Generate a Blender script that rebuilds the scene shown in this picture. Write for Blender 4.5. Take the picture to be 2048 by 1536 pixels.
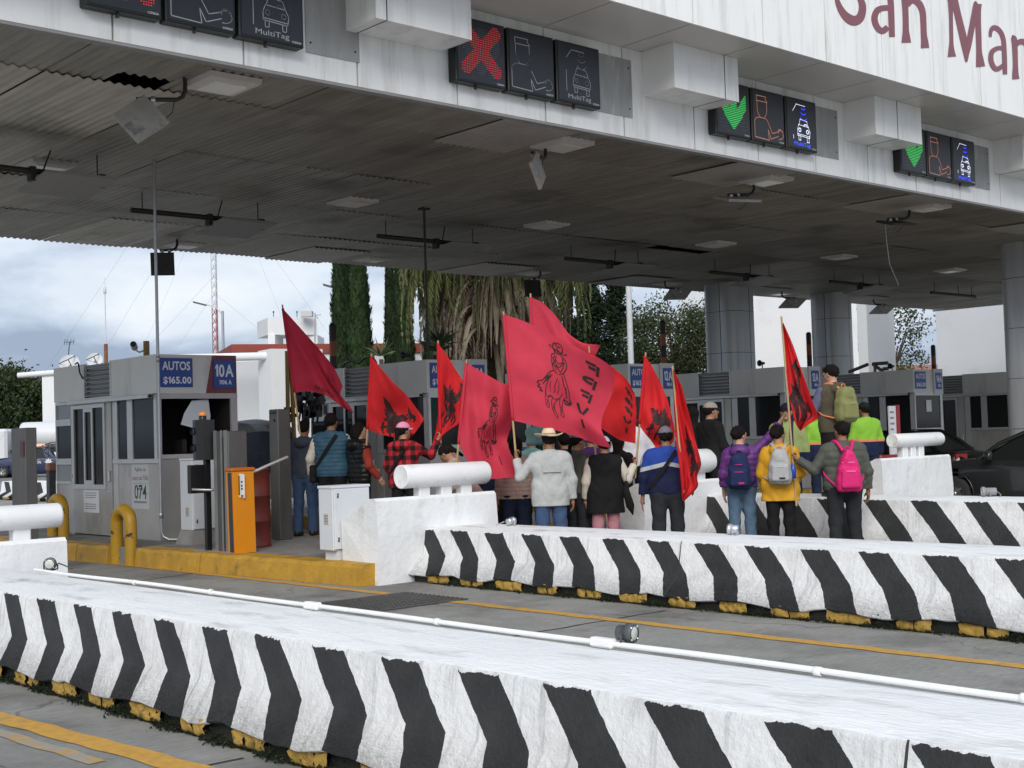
import bpy, math, random
import numpy as np
from mathutils import Vector, Matrix
for o in list(bpy.data.objects): bpy.data.objects.remove(o)
SC = bpy.context.scene; COL = SC.collection
# ------------------------------------------------------------------ camera
YAW, PITCH, ROLL, FPX, EYE = math.radians(48.0), math.radians(2.25), math.radians(-1.76), 2645.0, 1.65
def _cam():
    f = np.array([math.cos(YAW)*math.cos(PITCH), math.sin(YAW)*math.cos(PITCH), math.sin(PITCH)])
    r = np.array([math.sin(YAW), -math.cos(YAW), 0.0]); u = np.cross(r, f)
    c, s = math.cos(ROLL), math.sin(ROLL)
    return np.array([c*r+s*u, -s*r+c*u, f])
CM = _cam(); CC = np.array([0, 0, EYE])
cd = bpy.data.cameras.new("camera"); cam = bpy.data.objects.new("camera", cd); COL.objects.link(cam)
cd.sensor_width = 36; cd.lens = 36*FPX/2048; cd.clip_end = 6000; cd.clip_start = 0.05
m = Matrix.Identity(4)
for i in range(3):
    m[i][0] = CM[0][i]; m[i][1] = CM[1][i]; m[i][2] = -CM[2][i]; m[i][3] = CC[i]
cam.matrix_world = m; SC.camera = cam
def ray(x, y): return np.array([(x-1024)/FPX, (768-y)/FPX, 1.0]) @ CM
def pz(x, y, z=0.0): d = ray(x, y); return CC + d*(z-EYE)/d[2]
def py(x, y, Y): d = ray(x, y); return CC + d*Y/d[1]
def px(x, y, X): d = ray(x, y); return CC + d*X/d[0]
def pd(x, y, D): return CC + ray(x, y)*D
# ------------------------------------------------------------------ light
SUN_EL, SUN_AZ = math.radians(37), math.radians(226)      # azimuth of the sun measured from +X
W = bpy.data.worlds.new("World"); SC.world = W; W.use_nodes = True
nt = W.node_tree; nt.nodes.clear()
def N(t, kind, **kw):
    n = t.nodes.new(kind)
    for k, v in kw.items():
        if k.startswith('i_'):
            key = k[2:]; n.inputs[int(key) if key.isdigit() else key.replace('_', ' ')].default_value = v
        else: setattr(n, k, v)
    return n
out = N(nt, 'ShaderNodeOutputWorld'); bg = N(nt, 'ShaderNodeBackground'); bg.inputs[1].default_value = 0.105
sky = N(nt, 'ShaderNodeTexSky', sky_type='NISHITA', sun_disc=False, sun_elevation=SUN_EL, sun_rotation=math.pi/2-SUN_AZ, dust_density=2.0)
tc = N(nt, 'ShaderNodeTexCoord'); sep = N(nt, 'ShaderNodeSeparateXYZ'); nt.links.new(tc.outputs['Generated'], sep.inputs[0])
zc = N(nt, 'ShaderNodeMath', operation='MAXIMUM'); zc.inputs[1].default_value = 0.0; nt.links.new(sep.outputs[2], zc.inputs[0])
za = N(nt, 'ShaderNodeMath', operation='ADD'); za.inputs[1].default_value = 0.30; nt.links.new(zc.outputs[0], za.inputs[0])
dx = N(nt, 'ShaderNodeMath', operation='DIVIDE'); dy = N(nt, 'ShaderNodeMath', operation='DIVIDE')
nt.links.new(sep.outputs[0], dx.inputs[0]); nt.links.new(za.outputs[0], dx.inputs[1])
nt.links.new(sep.outputs[1], dy.inputs[0]); nt.links.new(za.outputs[0], dy.inputs[1])
cmb = N(nt, 'ShaderNodeCombineXYZ'); nt.links.new(dx.outputs[0], cmb.inputs[0]); nt.links.new(dy.outputs[0], cmb.inputs[1])
cmb.inputs[2].default_value = 3.7
n1 = N(nt, 'ShaderNodeTexNoise', i_Scale=2.0, i_Detail=11.0, i_Roughness=0.56, i_Distortion=0.35)
n2 = N(nt, 'ShaderNodeTexNoise', i_Scale=0.45, i_Detail=4.0, i_Roughness=0.5)
nt.links.new(cmb.outputs[0], n1.inputs[0]); nt.links.new(cmb.outputs[0], n2.inputs[0])
nm = N(nt, 'ShaderNodeMath', operation='MULTIPLY_ADD'); nm.inputs[1].default_value = 0.45
nt.links.new(n2.outputs[0], nm.inputs[0]); nt.links.new(n1.outputs[0], nm.inputs[2])
ramp = N(nt, 'ShaderNodeValToRGB'); e = ramp.color_ramp.elements
e[0].position = 0.58; e[0].color = (1.75, 2.15, 2.95, 1); e[1].position = 0.93; e[1].color = (5.3, 5.5, 5.7, 1)
for p, c in ((0.665, (2.75, 3.2, 4.0, 1)), (0.755, (3.9, 4.3, 4.85, 1))):
    x = ramp.color_ramp.elements.new(p); x.color = c
# a bank of darker cloud low over the hills, deepest towards +Y
el = N(nt, 'ShaderNodeMapRange'); el.interpolation_type = 'SMOOTHSTEP'; el.inputs[1].default_value = 0.035; el.inputs[2].default_value = 0.105; el.inputs[3].default_value = 0.30; el.inputs[4].default_value = 0.0; nt.links.new(sep.outputs[2], el.inputs[0])
azr = N(nt, 'ShaderNodeMapRange'); azr.interpolation_type = 'SMOOTHSTEP'; azr.inputs[1].default_value = 0.78; azr.inputs[2].default_value = 0.93; nt.links.new(sep.outputs[1], azr.inputs[0])
bk_ = N(nt, 'ShaderNodeMath', operation='MULTIPLY'); nt.links.new(el.outputs[0], bk_.inputs[0]); nt.links.new(azr.outputs[0], bk_.inputs[1])
nb_ = N(nt, 'ShaderNodeMath', operation='SUBTRACT'); nt.links.new(nm.outputs[0], nb_.inputs[0]); nt.links.new(bk_.outputs[0], nb_.inputs[1])
nt.links.new(nb_.outputs[0], ramp.inputs[0])
mix = N(nt, 'ShaderNodeMixRGB'); mix.inputs[0].default_value = 0.93
nt.links.new(sky.outputs[0], mix.inputs[1]); nt.links.new(ramp.outputs[0], mix.inputs[2])
nt.links.new(mix.outputs[0], bg.inputs[0]); nt.links.new(bg.outputs[0], out.inputs[0])
sl = bpy.data.lights.new("sun", 'SUN'); sl.energy = 1.5; sl.angle = math.radians(34); sl.color = (1, 0.96, 0.90)
so = bpy.data.objects.new("sun", sl); COL.objects.link(so)
sd = Vector((math.cos(SUN_EL)*math.cos(SUN_AZ), math.cos(SUN_EL)*math.sin(SUN_AZ), math.sin(SUN_EL)))
so.rotation_euler = sd.to_track_quat('Z', 'Y').to_euler(); so.location = (0, 0, 60)
VS = SC.view_settings; VS.view_transform = 'Standard'; VS.look = 'None'; VS.exposure = 0.86; VS.gamma = 1; VS.use_curve_mapping = False
SC.cycles.max_bounces = 8
rnd = random.Random(7)
# ------------------------------------------------------------------ materials
MATS = {}
def mat(name, col, rough=0.6, metal=0.0, var=0.12, scale=6.0, bump=0.0, bscale=40.0, dirt=None, dscale=1.5, dlo=0.55, dhi=0.75,
        stretch=(1, 1, 1), emit=0.0, trans=0.0, coat=0.0, alpha=1.0, spec=0.5, bdist=0.02):
    if name in MATS: return MATS[name]
    M = bpy.data.materials.new(name); M.use_nodes = True; t = M.node_tree; t.nodes.clear()
    o = N(t, 'ShaderNodeOutputMaterial'); b = N(t, 'ShaderNodeBsdfPrincipled')
    b.inputs['Roughness'].default_value = rough; b.inputs['Metallic'].default_value = metal
    b.inputs['Specular IOR Level'].default_value = spec; b.inputs['Coat Weight'].default_value = coat
    c = N(t, 'ShaderNodeTexCoord'); mp = N(t, 'ShaderNodeMapping'); mp.inputs['Scale'].default_value = stretch
    t.links.new(c.outputs['Object'], mp.inputs[0])
    last = None
    if var > 0:
        n = N(t, 'ShaderNodeTexNoise', i_Scale=scale, i_Detail=6.0, i_Roughness=0.6); t.links.new(mp.outputs[0], n.inputs[0])
        r = N(t, 'ShaderNodeMapRange'); r.inputs[1].default_value = 0.25; r.inputs[2].default_value = 0.75
        t.links.new(n.outputs[0], r.inputs[0])
        mx = N(t, 'ShaderNodeMixRGB')
        mx.inputs[1].default_value = (*[max(0, x*(1-var)) for x in col], 1); mx.inputs[2].default_value = (*[min(1, x*(1+var)) for x in col], 1)
        t.links.new(r.outputs[0], mx.inputs[0]); last = mx.outputs[0]
    if dirt is not None:
        n = N(t, 'ShaderNodeTexNoise', i_Scale=dscale, i_Detail=10.0, i_Roughness=0.65); t.links.new(mp.outputs[0], n.inputs[0])
        r = N(t, 'ShaderNodeMapRange'); r.inputs[1].default_value = dlo; r.inputs[2].default_value = dhi
        t.links.new(n.outputs[0], r.inputs[0])
        mx = N(t, 'ShaderNodeMixRGB'); mx.inputs[1].default_value = (*col, 1); mx.inputs[2].default_value = (*dirt, 1)
        if last is not None: t.links.new(last, mx.inputs[1])
        t.links.new(r.outputs[0], mx.inputs[0]); last = mx.outputs[0]
    if last is None: b.inputs['Base Color'].default_value = (*col, 1)
    else: t.links.new(last, b.inputs['Base Color'])
    if bump > 0:
        n = N(t, 'ShaderNodeTexNoise', i_Scale=bscale, i_Detail=5.0, i_Roughness=0.6); t.links.new(mp.outputs[0], n.inputs[0])
        bp = N(t, 'ShaderNodeBump'); bp.inputs['Strength'].default_value = bump; bp.inputs['Distance'].default_value = bdist
        t.links.new(n.outputs[0], bp.inputs['Height']); t.links.new(bp.outputs[0], b.inputs['Normal'])
    if emit > 0:
        b.inputs['Emission Color'].default_value = (*col, 1); b.inputs['Emission Strength'].default_value = emit
    sh = b.outputs[0]
    if trans > 0:
        tr = N(t, 'ShaderNodeBsdfTranslucent'); ms = N(t, 'ShaderNodeMixShader'); ms.inputs[0].default_value = trans
        if last is not None: t.links.new(last, tr.inputs[0])
        else: tr.inputs[0].default_value = (*col, 1)
        t.links.new(sh, ms.inputs[1]); t.links.new(tr.outputs[0], ms.inputs[2]); sh = ms.outputs[0]
    t.links.new(sh, o.inputs[0]); MATS[name] = M
    return M
def nodes_of(M):
    t = M.node_tree
    return t, next(n for n in t.nodes if n.type == 'BSDF_PRINCIPLED')
# ------------------------------------------------------------------ mesh builder
class MB:
    def __init__(s): s.v = []; s.f = []; s.m = []; s.sm = []
    def add(s, verts, faces, mi=0, smooth=False):
        o = len(s.v); s.v.extend([tuple(float(c) for c in p) for p in verts])
        for f in faces: s.f.append(tuple(i+o for i in f)); s.m.append(mi); s.sm.append(smooth)
        return s
    def box(s, x0, x1, y0, y1, z0, z1, mi=0, bev=0.0):
        if bev > 0:
            b = min(bev, (x1-x0)/2.01, (y1-y0)/2.01, (z1-z0)/2.01)
            V = []; 
            for z, zz in ((z0, 0), (z0+b, 1), (z1-b, 1), (z1, 0)):
                i = b if zz == 0 else 0
                V += [(x0+b+i*0, y0+i, z), (x1-b, y0+i, z), (x1-i, y0+b, z), (x1-i, y1-b, z), (x1-b, y1-i, z), (x0+b, y1-i, z), (x0+i, y1-b, z), (x0+i, y0+b, z)]
            F = []
            for r in range(3):
                for k in range(8): F.append((r*8+k, r*8+(k+1) % 8, (r+1)*8+(k+1) % 8, (r+1)*8+k))
            F.append(tuple(range(7, -1, -1))); F.append(tuple(range(24, 32)))
            return s.add(V, F, mi)
        V = [(x0, y0, z0), (x1, y0, z0), (x1, y1, z0), (x0, y1, z0), (x0, y0, z1), (x1, y0, z1), (x1, y1, z1), (x0, y1, z1)]
        return s.add(V, [(0, 3, 2, 1), (4, 5, 6, 7), (0, 1, 5, 4), (1, 2, 6, 5), (2, 3, 7, 6), (3, 0, 4, 7)], mi)
    def obox(s, c, ax, ay, az, hx, hy, hz, mi=0):   # oriented box
        c, ax, ay, az = map(np.array, (c, ax, ay, az)); V = []
        for k in (-1, 1):
            for i, j in ((-1, -1), (1, -1), (1, 1), (-1, 1)): V.append(c+ax*hx*i+ay*hy*j+az*hz*k)
        return s.add(V, [(0, 3, 2, 1), (4, 5, 6, 7), (0, 1, 5, 4), (1, 2, 6, 5), (2, 3, 7, 6), (3, 0, 4, 7)], mi)
    def prism(s, poly, z0, z1, mi=0, top=None):
        n = len(poly); t = top or poly
        zt = z1 if hasattr(z1, '__len__') else [z1]*n
        V = [(p[0], p[1], z0) for p in poly] + [(p[0], p[1], zt[i]) for i, p in enumerate(t)]
        F = [tuple(range(n-1, -1, -1)), tuple(range(n, 2*n))] + [(i, (i+1) % n, n+(i+1) % n, n+i) for i in range(n)]
        return s.add(V, F, mi)
    def extr(s, poly, fn, t0, t1, mi=0):            # poly (a,b) extruded along t: fn(a,b,t)->xyz
        n = len(poly); V = [fn(a, b, t0) for a, b in poly] + [fn(a, b, t1) for a, b in poly]
        return s.add(V, [tuple(range(n-1, -1, -1)), tuple(range(n, 2*n))] + [(i, (i+1) % n, n+(i+1) % n, n+i) for i in range(n)], mi)
    def tube(s, pts, r, n=8, mi=0, cap=True, smooth=True):
        pts = [np.array(p, float) for p in pts]; K = len(pts); rr = r if hasattr(r, '__len__') else [r]*K
        V = []; up = None
        for i, p in enumerate(pts):
            d = pts[min(i+1, K-1)] - pts[max(i-1, 0)]; d = d/(np.linalg.norm(d)+1e-9)
            if up is None:
                up = np.array([0, 0, 1.]) if abs(d[2]) < 0.9 else np.array([1., 0, 0])
            a = np.cross(up, d); a /= np.linalg.norm(a)+1e-9; b = np.cross(d, a); up = b
            for k in range(n):
                t = 2*math.pi*k/n; V.append(p+rr[i]*(a*math.cos(t)+b*math.sin(t)))
        F = [(i*n+k, i*n+(k+1) % n, (i+1)*n+(k+1) % n, (i+1)*n+k) for i in range(K-1) for k in range(n)]
        s.add(V, F, mi, smooth)
        if cap:
            s.add(V[:n], [tuple(range(n-1, -1, -1))], mi); s.add(V[-n:], [tuple(range(n))], mi)
        return s
    def lathe(s, c, prof, n=20, mi=0, axis='z', smooth=True):
        V = []
        for r, h in prof:
            for k in range(n):
                t = 2*math.pi*k/n; a, b = r*math.cos(t), r*math.sin(t)
                V.append({'z': (c[0]+a, c[1]+b, c[2]+h), 'x': (c[0]+h, c[1]+a, c[2]+b), 'y': (c[0]+b, c[1]+h, c[2]+a)}[axis])
        K = len(prof)
        s.add(V, [(i*n+k, i*n+(k+1) % n, (i+1)*n+(k+1) % n, (i+1)*n+k) for i in range(K-1) for k in range(n)], mi, smooth)
        return s
    def grid(s, P, mi=0, smooth=True, mis=None):     # P[i][j] -> xyz array
        P = np.asarray(P, float); a, b = P.shape[:2]
        F = [(i*b+j, (i+1)*b+j, (i+1)*b+j+1, i*b+j+1) for i in range(a-1) for j in range(b-1)]
        return s.add(P.reshape(-1, 3), F, mi, smooth)
    def build(s, name, mats, parent=None, origin=None):
        if not isinstance(mats, (list, tuple)): mats = [mats]
        o = np.array(origin if origin is not None else (parent['_o'] if parent is not None and '_o' in parent else (0, 0, 0)), float)
        me = bpy.data.meshes.new(name)
        me.from_pydata([tuple(np.array(p)-o) for p in s.v], [], s.f)
        for M in mats: me.materials.append(M)
        me.polygons.foreach_set('material_index', s.m); me.polygons.foreach_set('use_smooth', s.sm)
        me.update()
        ob = bpy.data.objects.new(name, me); COL.objects.link(ob)
        if parent is not None: ob.parent = parent
        elif origin is not None: ob.location = origin
        return ob
def tag(o, label=None, cat=None, group=None, kind=None):
    if label: o['label'] = label
    if cat: o['category'] = cat
    if group: o['group'] = group
    if kind: o['kind'] = kind
    return o
def thing(name, label, cat, loc=(0, 0, 0), rz=0.0, group=None, local=False):
    o = bpy.data.objects.new(name, None); COL.objects.link(o); o.location = loc; o.rotation_euler = (0, 0, rz)
    o.empty_display_size = 0.2
    if not local: o['_o'] = [float(c) for c in loc]       # parts are given in world coordinates
    return tag(o, label, cat, group)
def kids(o): return [c for c in o.children]
def copy_tree(o, loc=None, label=None, rz=None):
    c = o.copy(); COL.objects.link(c)
    if loc is not None: c.location = loc
    if rz is not None: c.rotation_euler = (0, 0, rz)
    if label: c['label'] = label
    for ch in list(o.children):
        d = ch.copy(); COL.objects.link(d); d.parent = c
        for g in list(ch.children):
            e2 = g.copy(); COL.objects.link(e2); e2.parent = d
    return c
def sub(mb, name, mats, part):       # sub-part in the same coordinates as its part
    r = part.parent if part.parent is not None else part
    ob = mb.build(name, mats, None, origin=r['_o'] if '_o' in r else (0, 0, 0)); ob.location = (0, 0, 0); ob.parent = part
    return ob
# ------------------------------------------------------------------ lettering (built-in font outlines)
_TX = {}
def _prep_text(items):
    obs = []
    for key in items:
        s, bold = key; c = bpy.data.curves.new('t', 'FONT'); c.body = s; c.size = 1.0; c.offset = bold; c.resolution_u = 3
        o = bpy.data.objects.new('t', c); COL.objects.link(o); obs.append((key, o))
    dg = bpy.context.evaluated_depsgraph_get(); dg.update()
    for key, o in obs:
        me = bpy.data.meshes.new_from_object(o.evaluated_get(dg))
        V = np.array([v.co[:2] for v in me.vertices]) if len(me.vertices) else np.zeros((1, 2))
        lo = V.min(0); hi = V.max(0)
        _TX[key] = ((V-lo)/(hi-lo+1e-9), [tuple(p.vertices) for p in me.polygons]); bpy.data.meshes.remove(me)
        c = o.data; bpy.data.objects.remove(o); bpy.data.curves.remove(c)
BOLD = 0.022
_prep_text([('AUTOS', BOLD), ('$165.00', BOLD), ('10A', .03), ('11A', .03), ('12A', .03), ('13A', .03), ('14A', .03), ('15A', .03), ('1106 A', BOLD), ('1107 A', BOLD), ('1108 A', BOLD),
            ('1109 A', BOLD), ('1110 A', BOLD), ('Agiliza tu', 0), ('cruce con TAG', 0), ('074', .01), ('MultiTag', 0), ('CODELSA', .01), ('PROTECCION', .02), ('F', .03), ('P', .03), ('V', .03), ('I', .03),
            ('POPULAR', .02)])
_CH = {}
for _c in '$165.02347789A ': _CH[_c] = None
def _glyphs():
    for c in [k for k in _CH if k not in ' 1']:
        cu = bpy.data.curves.new('t', 'FONT'); cu.body = c; cu.size = 1; cu.offset = 0.03; cu.resolution_u = 3; ob = bpy.data.objects.new('t', cu); COL.objects.link(ob)
        dg = bpy.context.evaluated_depsgraph_get(); me = bpy.data.meshes.new_from_object(ob.evaluated_get(dg)); V = np.array([v.co[:2] for v in me.vertices]); _CH[c] = (V-[V[:, 0].min(), 0], [tuple(p.vertices) for p in me.polygons], np.ptp(V[:, 0]))
        bpy.data.objects.remove(ob); bpy.data.curves.remove(cu); bpy.data.meshes.remove(me)
    H_ = _CH['5'][0][:, 1].max(); _CH['1'] = (np.array([(.0, .52), (.16, H_), (.29, H_), (.29, .0), (.13, .0), (.13, .54), (.0, .43)])*[1, 1], [(0, 6, 5), (0, 5, 1), (1, 5, 2), (5, 4, 3), (5, 3, 2)], .29); _CH[' '] = (np.zeros((0, 2)), [], .16)
_glyphs()
def text(mb, s, bold, o, ex, ey, w, h, mi=0, fn=None):
    o, ex, ey = (np.array(a, float) for a in (o, ex, ey))
    if '1' in s:
        x = 0; VV = []; FF = []
        for c in s: V, F, cw = _CH[c]; k = len(VV); VV += [(x+a, b) for a, b in V]; FF += [tuple(i+k for i in f) for f in F]; x += cw+.06
        V = np.array(VV); V = (V-V.min(0))/(V.max(0)-V.min(0)); mb.add([o+ex*(w*a)+ey*(h*b) for a, b in V], FF, mi); return
    V, F = _TX[(s, bold)]
    mb.add([o+ex*(w*a)+ey*(h*b) for a, b in V], F, mi)
# ================================================================== structure: ground, lanes, islands
conc = mat('broomed_concrete', (0.29, 0.285, 0.265), 0.85, var=0.16, scale=1.2, bump=0.0, dirt=(0.12, 0.115, 0.105), dscale=0.8, dlo=0.47, dhi=0.74)
def broom(M):
    t, b = nodes_of(M)
    c = N(t, 'ShaderNodeTexCoord'); mp = N(t, 'ShaderNodeMapping'); mp.inputs['Scale'].default_value = (7, 62, 1); mp.inputs['Rotation'].default_value = (0, 0, 0.06)
    n = N(t, 'ShaderNodeTexNoise', i_Scale=1.0, i_Detail=8.0, i_Roughness=0.78, i_Distortion=0.4); t.links.new(c.outputs['Object'], mp.inputs[0]); t.links.new(mp.outputs[0], n.inputs[0])
    bp = N(t, 'ShaderNodeBump'); bp.inputs['Strength'].default_value = 0.75; bp.inputs['Distance'].default_value = 0.022
    t.links.new(n.outputs[0], bp.inputs['Height']); t.links.new(bp.outputs[0], b.inputs['Normal'])
    old = b.inputs['Base Color'].links[0].from_socket
    r = N(t, 'ShaderNodeMapRange'); r.inputs[1].default_value = 0.35; r.inputs[2].default_value = 0.65; r.inputs[3].default_value = 0.72; r.inputs[4].default_value = 1.20
    t.links.new(n.outputs[0], r.inputs[0]); mu = N(t, 'ShaderNodeMixRGB', blend_type='MULTIPLY'); mu.inputs[0].default_value = 1
    # slab joints and hairline cracks
    vo = N(t, 'ShaderNodeTexVoronoi', feature='DISTANCE_TO_EDGE', i_Scale=0.28); mp2 = N(t, 'ShaderNodeMapping'); nz = N(t, 'ShaderNodeTexNoise', i_Scale=3.0, i_Detail=6.0)
    t.links.new(c.outputs['Object'], nz.inputs[0]); va = N(t, 'ShaderNodeVectorMath', operation='MULTIPLY_ADD'); va.inputs[1].default_value = (0.5, 0.5, 0); t.links.new(nz.outputs[1], va.inputs[0]); t.links.new(c.outputs['Object'], va.inputs[2])
    t.links.new(va.outputs[0], vo.inputs[0]); cr = N(t, 'ShaderNodeMapRange'); cr.inputs[1].default_value = 0.0; cr.inputs[2].default_value = 0.004; cr.inputs[3].default_value = 0.45; cr.inputs[4].default_value = 1.0
    t.links.new(vo.outputs[0], cr.inputs[0]); m2 = N(t, 'ShaderNodeMath', operation='MULTIPLY'); t.links.new(r.outputs[0], m2.inputs[0]); t.links.new(cr.outputs[0], m2.inputs[1])
    t.links.new(old, mu.inputs[1]); t.links.new(m2.outputs[0], mu.inputs[2]); t.links.new(mu.outputs[0], b.inputs['Base Color'])
broom(conc)
g = MB(); g.grid([[(x, y, -0.002) for y in (-3000, 60, 3000)] for x in (-3000, 60, 3000)], smooth=False); tag(g.build('ground', mat('far_ground', (0.16, 0.155, 0.14), 0.9, var=0.2, scale=0.2)), kind='structure')
g = MB(); g.grid([[(x, y, 0.003) for y in np.linspace(-12, 70, 12)] for x in np.linspace(-30, 60, 12)], smooth=False); tag(g.build('road', conc), kind='structure')
hsh_ = lambda a: math.sin(a*127.1)*43758.5453 % 1.0
yel_line = mat('worn_yellow_road_paint', (0.50, 0.275, 0.045), 0.75, var=0.2, scale=14, bump=0.4, bscale=60, dirt=(0.24, 0.20, 0.14), dscale=5, dlo=0.56, dhi=0.70)
def strip(name, pts, w, z=0.008):
    g = MB(); L = []; R = []
    pts = [np.array(p, float) for p in pts]
    for i, p in enumerate(pts):
        d = pts[min(i+1, len(pts)-1)]-pts[max(i-1, 0)]; n = np.array([-d[1], d[0]])/np.hypot(*d)
        k = 0.010*math.sin(i*2.3)+0.006*math.sin(i*5.1)
        L.append((*(p+n*(w/2+k)), z)); R.append((*(p-n*(w/2-k)), z))
    g.grid([L, R]); return tag(g.build(name, yel_line), kind='structure')
strip('lane_line', [(8.46, y) for y in np.arange(-3, 11.9, 0.2)]+[(8.46-0.011*(y-11.9), y) for y in np.arange(11.9, 20, 0.25)], 0.14)
strip('lane_line', [(3.02+0.085*(9.5-y), y) for y in np.arange(-3, 12, 0.2)], 0.17)
yel_line = mat('nearly_worn_off_yellow_paint', (0.42, 0.25, 0.06), 0.8, var=0.2, scale=14, dirt=(0.27, 0.26, 0.235), dscale=4, dlo=0.38, dhi=0.55)
strip('lane_line', [(2.86+0.06*(9.5-y), y) for y in np.arange(6.7, 10.5, 0.2)], 0.10, 0.0075)
jm = mat('tar_joint', (0.035, 0.034, 0.032), 0.8, var=0.3, scale=10)
for a, b in ((pz(275, 1163), pz(445, 1139)), (pz(930, 1290), pz(1330, 1222)), (np.array([2.2, 9.6, 0]), np.array([3.6, 9.55, 0])), (np.array([1.0, 6.3, 0]), np.array([3.6, 6.2, 0])), (np.array([4.75, 3.0, 0]), np.array([9.2, 2.9, 0]))):
    g = MB(); L = []; Rr = []
    for k in range(14):
        p = a+(b-a)*k/13+np.array([0, 0.012*math.sin(k*1.9), 0]); w = 0.010+0.006*hsh_(k+a[0]); L.append((p[0], p[1]+w, 0.0065)); Rr.append((p[0], p[1]-w, 0.0065))
    g.grid([L, Rr]); tag(g.build('road_joint', jm), kind='structure')
# islands (raised platforms with painted kerbs)
isl_c = mat('stained_island_concrete', (0.20, 0.195, 0.185), 0.85, var=0.2, scale=3, bump=0.4, bscale=30, dirt=(0.08, 0.078, 0.072), dscale=1.3, dlo=0.48, dhi=0.7)
yel_kerb = mat('scuffed_yellow_kerb_paint', (0.42, 0.235, 0.022), 0.6, var=0.22, scale=5, bump=0.5, bscale=22, dirt=(0.12, 0.085, 0.03), dscale=3.2, dlo=0.56, dhi=0.72)
ISX = {10: 8.62, 11: 13.95, 12: 19.15, 13: 24.35, 14: 29.6, 15: 34.9}
for k, x0 in ISX.items():
    x1 = x0+2.55; y0 = 12.4 if k != 10 else 12.38
    g = MB(); yy = [24.6, 20.4, 18.6, 17.95, 17.35, 15.5, 14.2, 12.45]
    xo = lambda y: x0 + (0.0 if k != 10 else 0.10-0.066*(y-12.4))
    P = [(xo(y)+0.05, y) for y in yy]
    g.prism([(p[0], p[1]) for p in P]+[(x1-0.16, 12.45), (x1-0.16, 24.6)], 0.0, 0.25)
    tag(g.build('pavement', isl_c), kind='structure')
    g = MB()                                   # kerb as cast blocks with small joints
    segs = [(12.30, 15.6), (15.62, 17.22), (17.98, 18.9), (18.93, 21.3), (21.33, 24.6)] if k == 10 else [(12.30, 16), (16.02, 20), (20.02, 24.6)]
    for a, b in segs:
        ys = np.linspace(a, b, 14); lo = []; prof = []
        for y in ys:
            w = 0.008*math.sin(y*7)+0.006*math.sin(y*17); X = xo(y)
            prof.append([(X+0.30, y, 0.005), (X-0.035+w, y, 0.005), (X-0.012+w, y, 0.21), (X+0.015+w, y, 0.252+w*0.6), (X+0.30, y, 0.258+w*0.4)])
        g.grid(prof, smooth=False); g.add(prof[0], [(4, 3, 2, 1, 0)]); g.add(prof[-1], [(0, 1, 2, 3, 4)])
    g.box(x0+0.31+(0.1 if k == 10 else 0), x1-0.18, 12.33, 12.47, 0.005, 0.248, bev=0.02)
    g.box(x1-0.17, x1, 12.3, 24.6, 0.005, 0.252, bev=0.02)
    tag(g.build('kerb', yel_kerb), kind='structure')
# left islands seen at the far left edge
g = MB(); g.prism([(-6, 16), (4.9, 16.6), (5.4, 19.2), (-6, 19.2)], 0, 0.2); tag(g.build('pavement', isl_c), kind='structure')
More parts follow.
